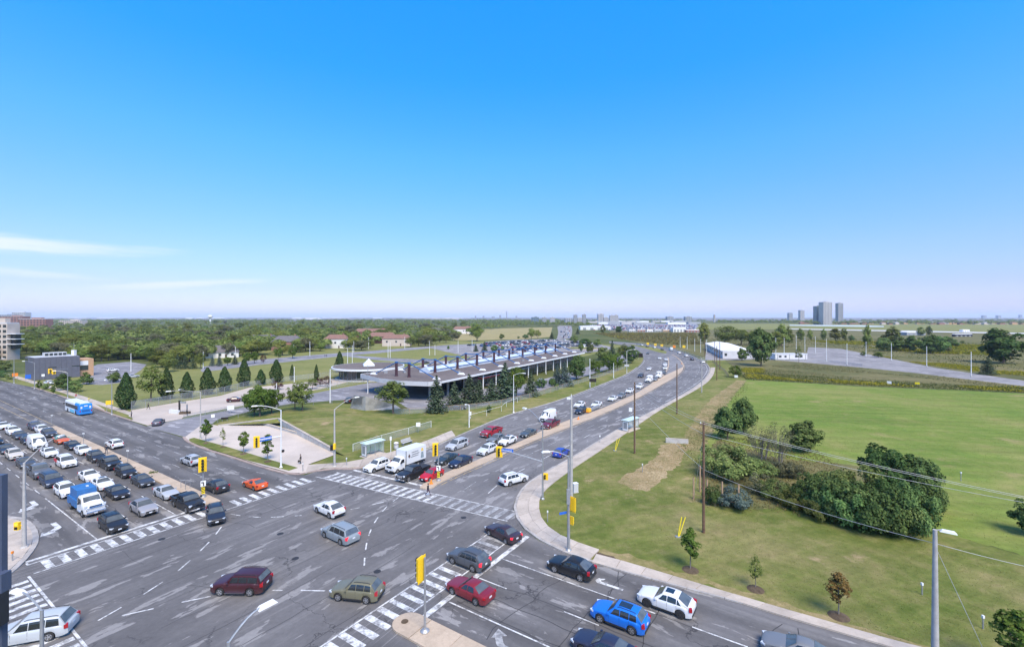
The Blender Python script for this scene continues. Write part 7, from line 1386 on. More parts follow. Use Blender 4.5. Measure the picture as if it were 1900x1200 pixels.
shed('storage_shed', 1261, 616, 22, 12, 7.5, M_wsh, 'white storage shed at the far edge of the brown meadow'); shed('storage_shed', 1286, 616.5, 22, 8, 4, M_brick, 'low brick and white shed beside the white storage shed'); shed('hangar', 1700, 622, 26, 16, 4, M_far1, 'small grey hangar by the airfield'); shed('airfield_hut', 1793, 615.8, 12, 6, 3.5, M_wsh, 'white airfield hut on the runway edge'); shed('dark_trailer', 1788, 624.5, 23, 4, 3.2, plain('trailer_dark', (0.03, 0.035, 0.05), 0.7), 'long dark trailer parked by the airfield', 'trailer'); shed('depot', 1105, 612, 60, 20, 7, M_wsh, 'white depot beyond the motorway')
for k, (x, w_) in enumerate(((1190, 20), (1206, 16), (1221, 18), (1236, 15), (1175, 14))): shed('container', x, 615.5, w_, 6, 3.5, [M_brick, M_wsh, M_far1, M_tan, M_fascia][k], ['rust red container in the far storage yard', 'white container in the far storage yard', 'grey container in the far storage yard', 'tan container in the far storage yard', 'pale grey container by the far storage yard'][k], 'container')
# ---- skyline
def sky_tower(px, top_y, wpx, Y, mat, label, floors, bays, dep=0.8, base_y=None):
    x = (px - 950) / FPX * Y; h = CAM_H + (HZ - top_y) / FPX * Y; w = wpx / FPX * Y; return tower('tower', Vector((x, Y, 0)), w, w * dep, h, mat, label, floors, bays, 'tower', group='skyline towers')
sky_tower(1536, 560.5, 16.5, 1500, M_far3, 'tallest pale stone tower of the skyline trio', 22, 6); sky_tower(1521, 568, 12, 1540, M_far2, 'blue glass tower with a stepped top beside the tallest one', 20, 5); sky_tower(1560, 562.5, 9.5, 1700, M_far1, 'slim grey tower standing apart from the trio', 24, 4); sky_tower(1489, 575.5, 8, 2600, M_far3, 'pale mid-rise tower pair left of the trio', 14, 3); sky_tower(1467.5, 580.5, 7, 2600, M_far1, 'short grey tower furthest from the trio', 10, 3); sky_tower(1516, 574, 4, 1545, M_far2, 'low shoulder of the blue glass tower', 14, 2)
for (x, ty, w_, lab, mm_) in [(993, 588.3, 14, 'dark square office block beyond the woodland', M_far2), (1010, 589, 8, 'grey office block beside the dark square one', M_far1), (1025, 589, 9, 'pale office block beside the motorway', M_far3), (1068, 584, 7, 'left block of an H-shaped skyline building', M_far1), (1084, 583.5, 7, 'right block of an H-shaped skyline building', M_far1), (1076, 590, 10, 'linking block of an H-shaped skyline building', M_far3), (1115, 582.5, 11, 'pale block with a dark flat cap on the skyline', M_far3), (1124, 589, 9, 'low pale wing next to the dark-capped block', M_far3), (1135, 585, 7, 'stepped pale block on the skyline', M_far3), (1143, 584.5, 9, 'block with a dark roof band on the skyline', M_far3), (1055, 591, 14, 'low wide block left of the H-shaped building', M_far1), (1244, 587.5, 12, 'banded office block at the airfield', M_far1), (1278, 587.6, 12, 'long low office block at the airfield', M_far1), (1326, 584, 3, 'thin control tower on the horizon', M_far3)]:
    sky_tower(x, ty, w_, 2000 if x < 1200 else 2300, mm_, lab, 8, 4)
for (x, ty, w_) in ((882, 586, 3), (897, 586, 4), (928, 584.5, 4), (940, 576.5, 2), (958, 586, 4), (915, 587, 6), (1828, 585, 6), (1855, 585, 6), (1895, 584, 4)): sky_tower(x, ty, w_, 7500, M_far1, 'hazy distant high-rise on the horizon', 6, 2)
wt = W(390, 600); wto = empty('water_tower', (wt.x, wt.y, 0)); tag(wto, 'white water tower far off over the woodland', 'water tower'); ob('stem', MB().lathe([(4, 0), (2.5, 10), (2.5, 22)], (0, 0, 0), 12), M_fedge, wto); ob('tank', MB().lathe([(2.5, 20), (8.5, 25), (9, 29), (5, 32), (0.2, 33)], (0, 0, 0), 16), M_fedge, wto)
# far warehouses of the apron
for k in range(26):
    x = random.uniform(1090, 1300); y = random.uniform(597, 602); q = W(x, y); o = ob('warehouse', MB().box((0, 0, 3.5), (random.uniform(30, 90), 20, 7)).box((0, 0, 7.3), (20, 15, 0.6)), random.choice([M_fedge, M_far1, M_far3]), None, (q.x, q.y, 0)); tag(o, 'low flat warehouse on the far industrial plain', 'warehouse', 'warehouses on the far plain')
for k in range(60):
    x = random.uniform(-200, 900); Y = random.uniform(5200, 16000); o = ob('warehouse', MB().box((0, 0, 6), (random.uniform(100, 420), 80, 12)).box((0, 0, 12.6), (80, 60, 1.2)), random.choice([M_fedge, M_far3, M_fascia]), None, ((x - 950) / FPX * Y, Y, 0)); tag(o, 'pale warehouse roof glinting on the far plain', 'warehouse', 'warehouses on the far western plain')
for k in range(70):
    x = random.uniform(1480, 1960); y = random.uniform(599.2, 601.2) + (1 if x > 1560 else 0); q = W(x, y); w_ = random.uniform(12, 22); o = empty('house', (q.x, q.y, 0)); tag(o, 'small house in the far row beyond the airfield', 'house', 'houses beyond the airfield'); ob('wall', MB().box((0, 5, 3), (w_, 10, 6)), random.choice([M_brick, M_pale, M_tan]), o); ob('roof', MB().box((0, 5, 7.4), (w_ + 1, 11, 2.8), taper=0.4), random.choice([M_rtile, M_rgrey, M_far1]), o)
# ================================================================== street furniture
M_pole = plain('concrete_pole', (0.36, 0.345, 0.33), 0.85, 0, 0.15, 2); M_polew = plain('white_pole_paint', (0.68, 0.68, 0.67), 0.5, 0, 0.06); M_wood = plain('creosote_wood', (0.13, 0.075, 0.045), 0.9, 0, 0.3, 3); M_woodl = plain('weathered_wood', (0.36, 0.24, 0.15), 0.9, 0, 0.2, 3)
M_sig = plain('signal_yellow', (0.82, 0.52, 0.015), 0.5, 0, 0.06); M_sigb = plain('signal_lens_dark', (0.02, 0.015, 0.012), 0.4); M_signblue = plain('sign_blue', (0.02, 0.12, 0.50), 0.4); M_signwhite = plain('sign_white', (0.72, 0.72, 0.70), 0.5); M_yel = plain('safety_yellow', (0.80, 0.62, 0.02), 0.5); M_cable = plain('cable', (0.42, 0.42, 0.42), 0.6)
M_orange = plain('sign_orange', (0.75, 0.22, 0.02), 0.5); M_led, _t, _b = new_mat('signal_lit_amber'); _b.inputs['Base Color'].default_value = (0.6, 0.12, 0.01, 1); _b.inputs['Emission Color'].default_value = (1, 0.25, 0.03, 1); _b.inputs['Emission Strength'].default_value = 1.5
def dirpx(a, b): d = b - a; d.z = 0; return d.normalized()
def lamp_post(base, top_y, arm, label, mat=None, r=0.11, group='street lamps', h=None, armr=0.05):
    """tapered post with a foot plate; arm = list of (direction, length, rise)"""
    q = W(*base) if isinstance(base, tuple) else base; H = h or hgt(base, top_y); root = empty('street_lamp', (q.x, q.y, 0)); tag(root, label, 'street lamp', group); mat = mat or M_steel
    ob('pole', MB().tube([(0, 0, 0), (0, 0, H * .5), (0, 0, H)], [r * 1.3, r, r * 0.7], 10), mat, root, smooth=True); ob('base_plate', MB().lathe([(r * 2.4, 0), (r * 2.4, 0.16), (r * 1.6, 0.3)], (0, 0, 0), 10), mat, root)
    for d, L, rise in arm:
        pts = [Vector((0, 0, H - .05)) + d * (L * f) + Vector((0, 0, rise * math.sin(f * math.pi / 2))) for f in (0, .2, .4, .6, .8, 1)]
        ob('arm', MB().tube(pts, armr, 6), mat, root); e = pts[-1] + d * 0.35
        ob('luminaire', MB().box((e.x, e.y, e.z), (0.95, 0.34, 0.16), math.atan2(d.y, d.x), taper=0.7), M_polew, root)
    return root
def to_dir(base, top_y, tip):                                       # arm direction and length from the photo tip, at the lamp's own height
    q = W(*base); H = hgt(base, top_y); p = W(tip[0], tip[1], H + 0.8); d = p - q; d.z = 0; return d
def signal(parent, pos, facing, n=3, mat=None, size=1.0, back=True):
    """yellow signal head: housing, one visor and lens per light; facing = way the lights look"""
    a = math.atan2(facing.y, facing.x); hd = ob('signal_head', MB().box((0, 0, 0), (0.26 * size, 0.62 * size, (0.36 * n + 0.16) * size)).box((-0.10, 0, 0), (0.03, 0.86 * size, (0.36 * n + 0.36) * size)), M_sig, parent, pos, a)
    for k in range(n):
        z = (0.36 * (n - 1) / 2 - 0.36 * k) * size; ob('lens', MB().tube([(0.13 * size, 0, z), (0.145 * size, 0, z)], 0.13 * size, 12), M_sigb, hd)
        ob('visor', MB().tube([(0.14 * size, 0, z + 0.03), (0.36 * size, 0, z + 0.05)], 0.15 * size, 10), M_sigb, hd)
    return hd
def text_part(parent, txt, pos, rz, size, mat, name='lettering', tilt=math.pi / 2):
    c = bpy.data.curves.new(name, 'FONT'); c.body = txt; c.size = size; c.align_x = 'CENTER'; c.align_y = 'CENTER'; c.extrude = 0.004; c.resolution_u = 2
    t = bpy.data.objects.new('tmp_text', c); COL.objects.link(t); dg = bpy.context.evaluated_depsgraph_get(); me = bpy.data.meshes.new_from_object(t.evaluated_get(dg)); bpy.data.objects.remove(t); bpy.data.curves.remove(c)
    me.materials.clear(); me.materials.append(mat); o = link(name, me, parent, pos); o.rotation_euler = (tilt, 0, rz); return o
toCam = lambda p: (Vector((0, 0, 0)) - Vector((p.x, p.y, 0))).normalized()
# north-west corner: lamp with a signal arm over the cross street
b = (521.4, 868); q = W(*b); r_ = lamp_post(b, 760, [(to_dir(b, 760, (495, 753)).normalized(), 3.6, 1.0)], 'white lamp post with a signal arm at the plaza corner', M_polew)
sa = W(476, 820, 5.2) - q; sa.z = 0; sd_ = sa.normalized(); L = sa.length
ob('signal_arm', MB().tube([(0, 0, 5.4), tuple(sd_ * L + Vector((0, 0, 5.5)))], [0.09, 0.06], 8), M_polew, r_); signal(r_, sd_ * L + Vector((0, 0, 5.2)), Vector((-UU.x, -UU.y, 0)) * -1 if False else toCam(q), 4, size=1.05)
mdp = sd_ * (L * 0.66) + Vector((0, 0, 5.45)); sg = ob('street_name_sign', MB().box((0, 0, 0), (2.1, 0.05, 0.62)), M_signblue, r_, mdp, math.atan2(sd_.y, sd_.x)); text_part(sg, 'ALLEN RD', (0, -0.03 if math.cos(math.atan2(sd_.y, sd_.x)) > 0 else 0.03, 0), 0 if math.cos(math.atan2(sd_.y, sd_.x)) > 0 else math.pi, 0.40, M_signwhite)
ob('pedestrian_signal', MB().box((0.35, 0, 2.9), (0.3, 0.35, 0.4)), M_sigb, r_)
b = (620.7, 866); q = W(*b); r_ = lamp_post(b, 759, [(to_dir(b, 759, (640, 747)).normalized(), 4.0, 1.5)], 'concrete lamp post with a pedestrian signal beside the retaining wall end', M_pole, r=0.15)
ob('pedestrian_signal', MB().box((-0.45, 0, 3.3), (0.45, 0.4, 0.9)), M_sigb, r_); ob('signal_head', MB().box((0.15, -0.35, 3.6), (0.35, 0.45, 0.95)), M_sig, r_); 
b = (372, 814.5); lamp_post(b, 727, [(to_dir(b, 727, (336, 723)).normalized(), 5.0, 0.8)], 'tall lamp post with a long arm at the drive mouth', M_pole)
# north-east corner: lamp with a signal arm and street-name sign
b = (1007, 926.5); q = W(*b); r_ = lamp_post(b, 786.5, [(to_dir(b, 786.5, (972, 766)).normalized(), 3.8, 1.6)], 'grey lamp post with a long signal arm at the rounded corner', M_steel)
sa = W(926, 833, 6.6) - q; sa.z = 0; sd_ = sa.normalized(); L = sa.length
ob('signal_arm', MB().tube([(0, 0, 5.3), tuple(sd_ * (L * .8) + Vector((0, 0, 6.4))), tuple(sd_ * L + Vector((0, 0, 6.5)))], [0.10, 0.07, 0.06], 8), M_steel, r_); signal(r_, sd_ * L + Vector((0, 0, 6.2)), toCam(q), 3, size=1.1)
an = math.atan2(-sd_.y, -sd_.x); sg = ob('street_name_sign', MB().box((0, 0, 0), (1.9, 0.05, 0.50)), M_signblue, r_, sd_ * (L * 0.82) + Vector((0, 0, 6.5)), an); text_part(sg, 'Sheppard', (0, -0.035, 0), 0, 0.38, M_signwhite)
signal(r_, Vector((0.35, 0, 3.2)), Vector((-0.3, -1, 0)).normalized(), 2, size=0.9)
b = (1060, 937); q = W(*b); cp = empty('utility_pole', (q.x, q.y, 0)); tag(cp, 'tall concrete pole with a small camera on top at the lawn corner', 'utility pole'); H = hgt(b, 736); ob('pole', MB().tube([(0, 0, 0), (0, 0, H)], [0.24, 0.15], 12), M_pole, cp, smooth=True); ob('camera', MB().box((-0.35, 0, H - .2), (0.5, 0.25, 0.25)).tube([(0, 0, H), (0, 0, H + .35)], .05, 6), M_polew, cp)
b = (1055, 1022); q = W(*b); r_ = lamp_post(b, 846, [(to_dir(b, 846, (1026, 834)).normalized(), 2.2, 0.7)], 'grey lamp post with yellow signals standing on the sidewalk corner', M_steel, r=0.14)
signal(r_, Vector((0.45, 0.1, 5.1)), Vector((0.75, 0.66, 0)), 3, size=1.15); signal(r_, Vector((0.32, 0.1, 3.35)), Vector((0.75, 0.66, 0)), 2, size=0.85)
ob('street_name_sign', MB().box((-0.6, 0, 4.15), (0.9, 0.05, 0.25), 0.4), M_signblue, r_); ob('control_box', MB().box((-0.05, -0.2, 6.0), (0.35, 0.3, 1.6)), M_steel, r_)
# medians: signal poles
def median_signal(base, top_y, label, sig_at, n, plates=True, facing=None):
    q = W(*base); H = hgt(base, top_y); r_ = empty('traffic_signal', (q.x, q.y, 0.17)); tag(r_, label, 'traffic light', 'signal poles on the medians'); ob('pole', MB().tube([(0, 0, 0), (0, 0, H - .17)], [0.10, 0.08], 10), M_steel, r_); ob('base_plate', MB().lathe([(0.38, 0), (0.38, 0.06), (0.18, 0.22)], (0, 0, 0), 14), M_steel, r_)
    signal(r_, Vector(sig_at) + Vector((0, 0, H - 1.1)), facing or toCam(q), n, size=1.15)
    if plates:
        a = math.atan2(toCam(q).y, toCam(q).x); s = ob('keep_right_sign', MB().box((0.14, 0, 1.95), (0.03, 0.62, 0.78)), M_signwhite, r_, rz=a); ob('arrow_mark', MB().box((0.165, 0.05, 1.85), (0.02, 0.12, 0.45)).box((0.165, -0.08, 2.1), (0.02, 0.30, 0.14)), M_sigb, s)
        hb_ = ob('hazard_board', MB().box((0.14, 0, 1.0), (0.03, 0.42, 0.95)), M_yel, r_, rz=a)
        for k in range(4): ob('stripe', MB().poly([(0.16, -0.21, 0.62 + .22 * k), (0.16, 0.21, 0.74 + .22 * k), (0.16, 0.21, 0.84 + .22 * k), (0.16, -0.21, 0.72 + .22 * k)]), M_sigb, hb_)
    return r_
median_signal((813.6, 893), 823, 'yellow signal pole on the main road median nose', (-0.45, 0, 0), 4); median_signal((377, 924), 849, 'yellow signal pole with a hazard board on the cross street median nose', (0.05, -0.2, 0), 4); median_signal((788.4, 1174), 1034, 'yellow signal pole on the near median island', (-0.35, 0.05, 0), 4, False, Vector((-0.9, 0.44, 0)))
# near lamps whose feet lie below the frame
p = W(424, 1190, 10.0); p.z = 0; t_ = W(505, 1114, 10.9); d = t_ - p; d.z = 0; r_ = lamp_post(p, 0, [(d.normalized(), d.length - .6, 0.9)], 'near lamp post reaching over the zebra crossing with a curved arm', M_steel, h=10.0); ob('street_name_sign', MB().box((-0.8, 0, 9.5), (1.3, 0.05, 0.35)), M_signwhite, r_)
p = W(77.6, 1131, 10.0); p.z = 0; t_ = W(30, 1094, 10.7); d = t_ - p; d.z = 0; lamp_post(p, 0, [(d.normalized(), d.length - .5, 0.7)], 'near lamp post in front of the silver minivan', M_steel, h=10.0)
p = W(1735, 982, 10.0); p.z = 0; r_ = lamp_post(p, 0, [(Vector((0.8, -0.6, 0)), 0.35, 0.1)], 'grey concrete lamp post carrying wires beside the lawn sidewalk', M_pole, r=0.19, h=10.0); NPOLE = p
b = (45, 1017); lamp_post(b, 858, [(to_dir(b, 858, (95, 826)).normalized(), 5.2, 1.6)], 'concrete lamp post on the sidewalk corner at the queue', M_pole, r=0.16)
q = W(45, 1017); pd = bpy.data.objects[-1]; ps = empty('pedestrian_signal', (q.x - 0.55, q.y - 0.1, 0)); 
ps.location = (q.x - 0.6, q.y - 0.15, 2.55); tag(ps, 'orange-lit pedestrian signal box on the sidewalk corner lamp post', 'pedestrian signal'); ob('housing', MB().box((0, 0, 0), (0.5, 0.3, 0.85)).box((0.45, 0.1, 0), (0.5, 0.06, 0.06)), M_sig, ps); ob('hand_light', MB().box((0, -0.16, 0.2), (0.36, 0.03, 0.3)), M_led, ps); ob('countdown_light', MB().box((0, -0.16, -0.2), (0.36, 0.03, 0.3)), M_sigb, ps)
for (x, y, ty, tip, lab) in [(26, 711, 667, (8, 664), 'lamp post with an orange sign by the side-road corner'), (64, 721.5, 673, (46, 669), 'lamp post in front of the grey metal building'), (128, 696, 669, (120, 667), 'slim lamp post at the corner of the grey metal building'), (125.5, 738.5, 691, (104, 687), 'lamp post with signals on its arm by the small street trees'), (207.5, 769, 706, (197, 703), 'lamp post beside the orange electronic sign'), (347, 738, 722, (334, 721), 'small double lamp at the forecourt'), (953, 765.5, 695.5, (970, 691), 'lamp post on the verge in front of the round light green tree'), (1163, 692, 651, (1176, 647.5), 'curved lamp post at the bend row'), (1015, 752, 752, None, '')]:
    if tip is None: continue
    bb = (x, y); d = to_dir(bb, ty, tip); lamp_post(bb, ty, [(d.normalized(), min(max(d.length, 1.2), 4.5), 0.7)], lab, M_polew if x > 900 or x == 347 else M_steel, r=0.10)
q = W(125.5, 738.5); o = empty('traffic_signal', (q.x - 6, q.y + .5, 8.4)); tag(o, 'pair of far orange signal heads hanging over the cross street', 'traffic light'); signal(o, Vector((0, 0, 0)), toCam(q), 3, size=1.1); signal(o, Vector((1.2, 0, -.3)), toCam(q), 3, size=1.0); ob('hanger', MB().tube([(-0.2, 0, .3), (6, -.5, .9)], 0.06, 6), M_steel, o)
# plain white poles (park, car park, yard)
gp = 'plain white poles'
for (x, y, ty, lab) in [(243, 690, 656, 'white pole in the lot beside the tan brick wing'), (377, 684, 653, 'white pole at the end of the park road'), (437, 674, 644, 'white pole by the squat spruce'), (545, 663.5, 640, 'white pole beside the rounded yellowish tree'), (575, 661, 634, 'white pole in front of the woodland wall'), (645, 678, 646, 'white lamp pole left of the pavilion'), (653.7, 677, 641, 'tall white pole left of the pavilion'), (656.5, 654, 633, 'white pole where the park paths meet'), (684, 648, 626, 'white pole at the woodland edge by the upper path'), (720, 664, 635, 'white pole of a pair on the middle park lawn'), (724, 664, 635, 'second white pole of a pair on the middle park lawn'), (751, 647, 625, 'white pole at the woodland edge above the pavilion'), (797, 659, 633, 'white pole behind the first mast frame'), (807, 659, 640, 'short white pole behind the first mast frame'), (612.6, 747, 686, 'slim grey mast on the lawn edge by the drive'), (546, 709, 681, 'white pole among the purple plums'), (513, 755, 712, 'white pole hidden by the dark maples'), (1013, 694, 668, 'white pole in front of the station glazing'), (1138.5, 702, 674, 'short white pole on the verge near the bend'), (1094.5, 719, 666, 'tall pale pole beside the low sign board'), (850, 655, 632, 'white pole at the car park corner'), (876, 652, 630, 'white pole by the car park trees'), (1033, 645, 628, 'white pole inside the car park')] + [(x, y, ty, 'white flagpole-like post along the yard road') for (x, y, ty) in [(1439.5, 668, 627), (1455, 668, 628), (1477.5, 653, 622), (1493.5, 653, 625), (1513, 656, 625), (1533.5, 671, 629), (1571.5, 677, 637.5), (1607, 662, 634), (1654, 670, 637), (1719.5, 680, 643), (1802, 699, 653)]] + [(x, y, ty, 'white post along the bend fence') for (x, y, ty) in [(1289, 652, 629), (1300, 654, 629), (1311, 655, 630), (1275, 648, 625), (1262, 645, 625)]]:
    q = W(x, y); H = hgt((x, y), ty); o = empty('white_pole', (q.x, q.y, 0)); tag(o, lab, 'pole', 'white posts along the bend fence' if 'bend fence' in lab else ('white posts along the yard road' if 'flagpole' in lab else gp)); ob('shaft', MB().tube([(0, 0, 0), (0, 0, H)], [0.16, 0.10], 8), M_polew, o); ob('foot', MB().lathe([(0.32, 0), (0.32, 0.35)], (0, 0, 0), 8), M_pole, o); ob('cap', MB().lathe([(0.14, 0), (0.14, 0.1), (0.02, 0.18)], (0, 0, H), 8), M_polew, o)
q = W(682.5, 730); o = empty('flagpole', (q.x, q.y, 0)); tag(o, 'tall grey flagpole with a white base in front of the station fascia', 'flagpole'); H = hgt((682.5, 730), 665); ob('shaft', MB().tube([(0, 0, 3), (0, 0, H)], [0.10, 0.05], 8), M_frame, o); ob('base', MB().tube([(0, 0, 0), (0, 0, 5)], 0.18, 8), M_polew, o)
# wooden utility poles and wires
WP = []
for (x, y, ty, lab) in [(1305.5, 988, 783, 'tall wooden pole carrying wires over the thicket'), (1177.5, 841, 709, 'brown wooden pole beside the far bus shelter'), (1256, 768, 674, 'dark wooden pole on the verge past the bus shelter'), (1302, 728, 664, 'slim wooden pole on the outside of the bend'), (1330, 705, 642, 'wooden pole near the retaining wall end'), (1335.5, 686, 633, 'wooden pole in front of the white building corner'), (1326, 673, 633, 'wooden pole at the white building'), (1307.5, 662, 624, 'wooden pole with a crossarm at the bend fence')]:
    q = W(x, y); H = hgt((x, y), ty); o = empty('utility_pole', (q.x, q.y, 0)); tag(o, lab, 'utility pole', 'wooden utility poles'); ob('shaft', MB().tube([(0, 0, 0), (0, 0, H)], [0.17, 0.12], 9), M_wood if x < 1290 or x > 1303 else M_pole, o); ob('ground_wire', MB().tube([(0.16, 0, 0), (0.13, 0, H * .8)], 0.02, 5), M_cable, o); WP.append((Vector((q.x, q.y, 0)), H, o))
    if x == 1305.5 or x == 1307.5: ob('crossarm', MB().box((0, 0, H - .25), (2.0 if x > 1306 else 0.9, 0.12, 0.14)), M_wood, o); ob('insulator', MB().lathe([(0.06, 0), (0.06, .2)], (-0.35, 0, H - .17), 8), M_polew, o)
def wire(a, b, sag, label, r=0.018):
    pts = [a.lerp(b, i / 20) - Vector((0, 0, sag * 4 * (i / 20) * (1 - i / 20))) for i in range(21)]; o = ob('overhead_wire', MB().tube(pts, r, 5), M_cable); tag(o, label, 'wire', 'overhead wires'); return o
P0, H0, _ = WP[0]; P1, H1, _ = WP[1]; P2, H2, _ = WP[2]; P3, H3, _ = WP[3]
far_r = NPOLE + (NPOLE - P0) * 1.6
E1 = W(1960, 934, 9.5)
for k, (dz, dx) in enumerate(((0, 0.35), (0.0, -0.35), (-1.3, 0))):
    wire(P0 + Vector((dx, 0, H0 - .1 + dz)), E1 + Vector((dx, 0, dz * .3)), 0.35, ['upper wire running from the tall wooden pole across the field', 'second upper wire running from the tall wooden pole across the field', 'lower wire running from the tall wooden pole across the field'][k])
    wire(P1 + Vector((dx, 0, H1 - .2 + dz * .6)), P0 + Vector((dx, 0, H0 - .1 + dz)), 0.5, ['upper wire between the brown pole and the tall wooden pole', 'second upper wire between the brown pole and the tall wooden pole', 'lower wire between the brown pole and the tall wooden pole'][k])
wire(P1 + Vector((0, 0, H1 - 3.6)), P0 + Vector((0, 0, H0 - 5.6)), 0.3, 'low cable from the brown pole to the tall wooden pole'); wire(P0 + Vector((0, 0, H0 - 5.6)), NPOLE + Vector((0, 0, 9.0)), 0.5, 'low cable from the tall wooden pole to the concrete lamp post'); wire(NPOLE + Vector((0, 0, 9.0)), W(1960, 1062, 7.0), 0.1, 'cable leaving the concrete lamp post over the field edge')
gy_ = W(1840, 1238); wire(NPOLE + Vector((0, 0, 8.8)), Vector((gy_.x, gy_.y, 0.05)), 0.0, 'stay wire from the concrete lamp post down to the lawn'); gq = W(1287, 926); wire(P0 + Vector((0, 0, H0 - 1.5)), Vector((gq.x, gq.y, 0.1)), 0.0, 'stay wire from the tall wooden pole to the short posts')
for i in range(1, len(WP) - 2): 
    (a, ha, _), (b_, hb_, _) = WP[i], WP[i + 1]; wire(a + Vector((0, 0, ha - .2)), b_ + Vector((0, 0, hb_ - .2)), 0.4, f'wire spanning the verge {["", "from the brown pole to the dark wooden pole", "from the dark wooden pole to the slim pole", "from the slim pole to the wall-end pole", "from the wall-end pole to the building corner pole", "along the white building"][i]}', r=0.02)
# short wooden posts, yellow guy guards, cabinet, culvert wall, markers
for (x, y, ty, lab) in [(1287, 925, 885, 'short weathered post at the near corner of the thicket fence'), (1299, 912, 863, 'short post with a split top behind the tall wooden pole'), (1312, 932, 889, 'thin short post beside the tall wooden pole'), (1340, 938, 893, 'short weathered post in front of the silvery blue shrub'), (1370.5, 943, 898, 'short weathered post right of the silvery blue shrub')]:
    q = W(x, y); o = empty('fence_post', (q.x, q.y, 0)); tag(o, lab, 'post', 'short wooden posts at the thicket'); H = hgt((x, y), ty); ob('shaft', MB().tube([(0, 0, 0), (0, 0, H)], [0.13, 0.11], 8), M_woodl, o); ob('cap', MB().tube([(0, 0, H), (0, 0, H + .04)], [0.11, 0.06], 8), M_wood, o)
for (x, y) in ((1258, 996), (1141, 836)):
    q = W(x, y); o = empty('guy_guard', (q.x, q.y, 0)); tag(o, 'pair of leaning yellow guy-wire guards on the lawn ' + ('beside a newly planted tree' if x > 1200 else 'by the far bus stop'), 'guy guard')
    for s in (0, 1): ob('tube', MB().tube([(0.1 * s, 0, 0), (0.45 + 0.45 * s, 0.1, 2.3)], 0.055, 6), M_yel, o)
    ob('anchor', MB().box((0, 0, 0.05), (0.6, 0.4, 0.12)), M_steel, o)
q = W(1067, 913); o = empty('utility_cabinet', (q.x, q.y, 0)); tag(o, 'pale grey utility cabinet on the lawn beside the tall concrete pole', 'cabinet'); ob('housing', MB().box((0, 0, 0.72), (0.75, 0.6, 1.2), 0.4), M_fascia, o); ob('lid', MB().box((0, 0, 1.35), (0.82, 0.66, 0.06), 0.4), M_fedge, o); ob('plinth', MB().box((0, 0, 0.06), (0.85, 0.7, 0.12), 0.4), M_pole, o)
q = W(1256, 822); q2 = W(1275, 819); o = empty('culvert_wall', (q.x, q.y, 0)); tag(o, 'low weathered concrete culvert headwall in the ditch', 'wall'); ob('slab', MB().box((0, 0, 0.45), (4.3, 0.5, 0.9), -0.25), M_conc, o); ob('top', MB().box((0, 0, 0.93), (4.3, 0.5, 0.05), -0.25), M_walk, o)
for (x, y, lab) in ((1783, 892, 'small grey vent post standing in the mown field'), (1711, 1103, 'short white marker stake on the lawn near the concrete lamp post'), (1824, 1166, 'short white marker stake near the dark young tree'), (1016, 968, 'small wooden marker post on the corner lawn'), (1192, 876, 'small pedestrian push-button post'), (562, 875, 'short push-button post at the plaza corner'), (643, 864, 'small push-button post by the crosswalk'), (23, 1042, 'small orange marker post on the sidewalk corner')):
    q = W(x, y); o = empty('marker_post', (q.x, q.y, 0)); tag(o, lab, 'post'); h_ = 1.3 if y < 1000 else 1.0; ob('shaft', MB().tube([(0, 0, 0), (0, 0, h_)], 0.06, 6), M_steel, o); ob('cap', MB().box((0, 0, h_), (0.16, 0.16, 0.22)), M_orange if x == 23 else M_fedge, o)
for (x, y, r__) in ((800, 1112, .35), (722, 1112, .3), (942, 974, .4), (1800, 895, 0.2)):
    pass
mh = W(737 + 14, 1156); o = ob('manhole_cover', MB().lathe([(0.30, 0), (0.30, 0.015)], (0, 0, 0), 20), M_soil, None, (mh.x, mh.y, 0.178)); tag(o, 'round drain stain on the tip of the near median island', 'drain cover')
# bus shelters
def shelter(pa, pb, depth, label, h=2.5):
    d = (pb - pa); L = d.length; d.normalize(); nn = Vector((-d.y, d.x, 0)); nn = nn if nn.dot(VV) * 0 + nn.y > 0 else -nn; ang = math.atan2(d.y, d.x); c = (pa + pb) / 2 + nn * depth / 2; r_ = empty('bus_shelter', (c.x, c.y, 0.03), ang); tag(r_, label, 'bus shelter')
    m, t, bb = new_mat('shelter_glass') if 'shelter_glass' not in bpy.data.materials else (bpy.data.materials['shelter_glass'], None, None)
    if bb: bb.inputs['Base Color'].default_value = (0.72, 0.85, 0.82, 1); bb.inputs['Roughness'].default_value = 0.05; bb.inputs['Alpha'].default_value = 0.32
    roofm = plain('shelter_roof', (0.52, 0.62, 0.60), 0.3)
    ob('roof', MB().box((0, 0, h), (L + .5, depth + .4, 0.10)).box((0, 0, h + .1), (L + .2, depth * .6, 0.1)), roofm, r_)
    for x in (-L / 2, 0, L / 2):
        for y in (-depth / 2, depth / 2): ob('post', MB().box((x, y, h / 2), (0.07, 0.07, h)), M_steel, r_)
    for k in range(2): ob('glass_pane', MB().box((-L / 4 + k * L / 2, depth / 2, 1.3), (L / 2 - .12, 0.015, 1.9)), m, r_)
    ob('glass_pane', MB().box((L / 2, 0, 1.3), (0.015, depth - .12, 1.9)), m, r_); ob('map_panel', MB().box((-L / 2, 0, 1.25), (0.14, depth * .8, 1.9)), M_fedge, r_); ob('poster', MB().box((-L / 2 - .08, 0, 1.35), (0.02, depth * .6, 1.4)), M_frame, r_); ob('bench', MB().box((0.4, depth * .25, 0.48), (1.5, 0.4, 0.07)), M_frame, r_); ob('floor_slab', MB().box((0, 0, 0.05), (L + .6, depth + .5, 0.12)), M_walk, r_)
shelter(W(680, 850), W(712, 841), 1.5, 'glass bus shelter with a pale green roof beside the plaza lawn'); shelter(W(1166, 802), W(1185, 795), 1.5, 'glass bus shelter with a white roof on the right-hand sidewalk')
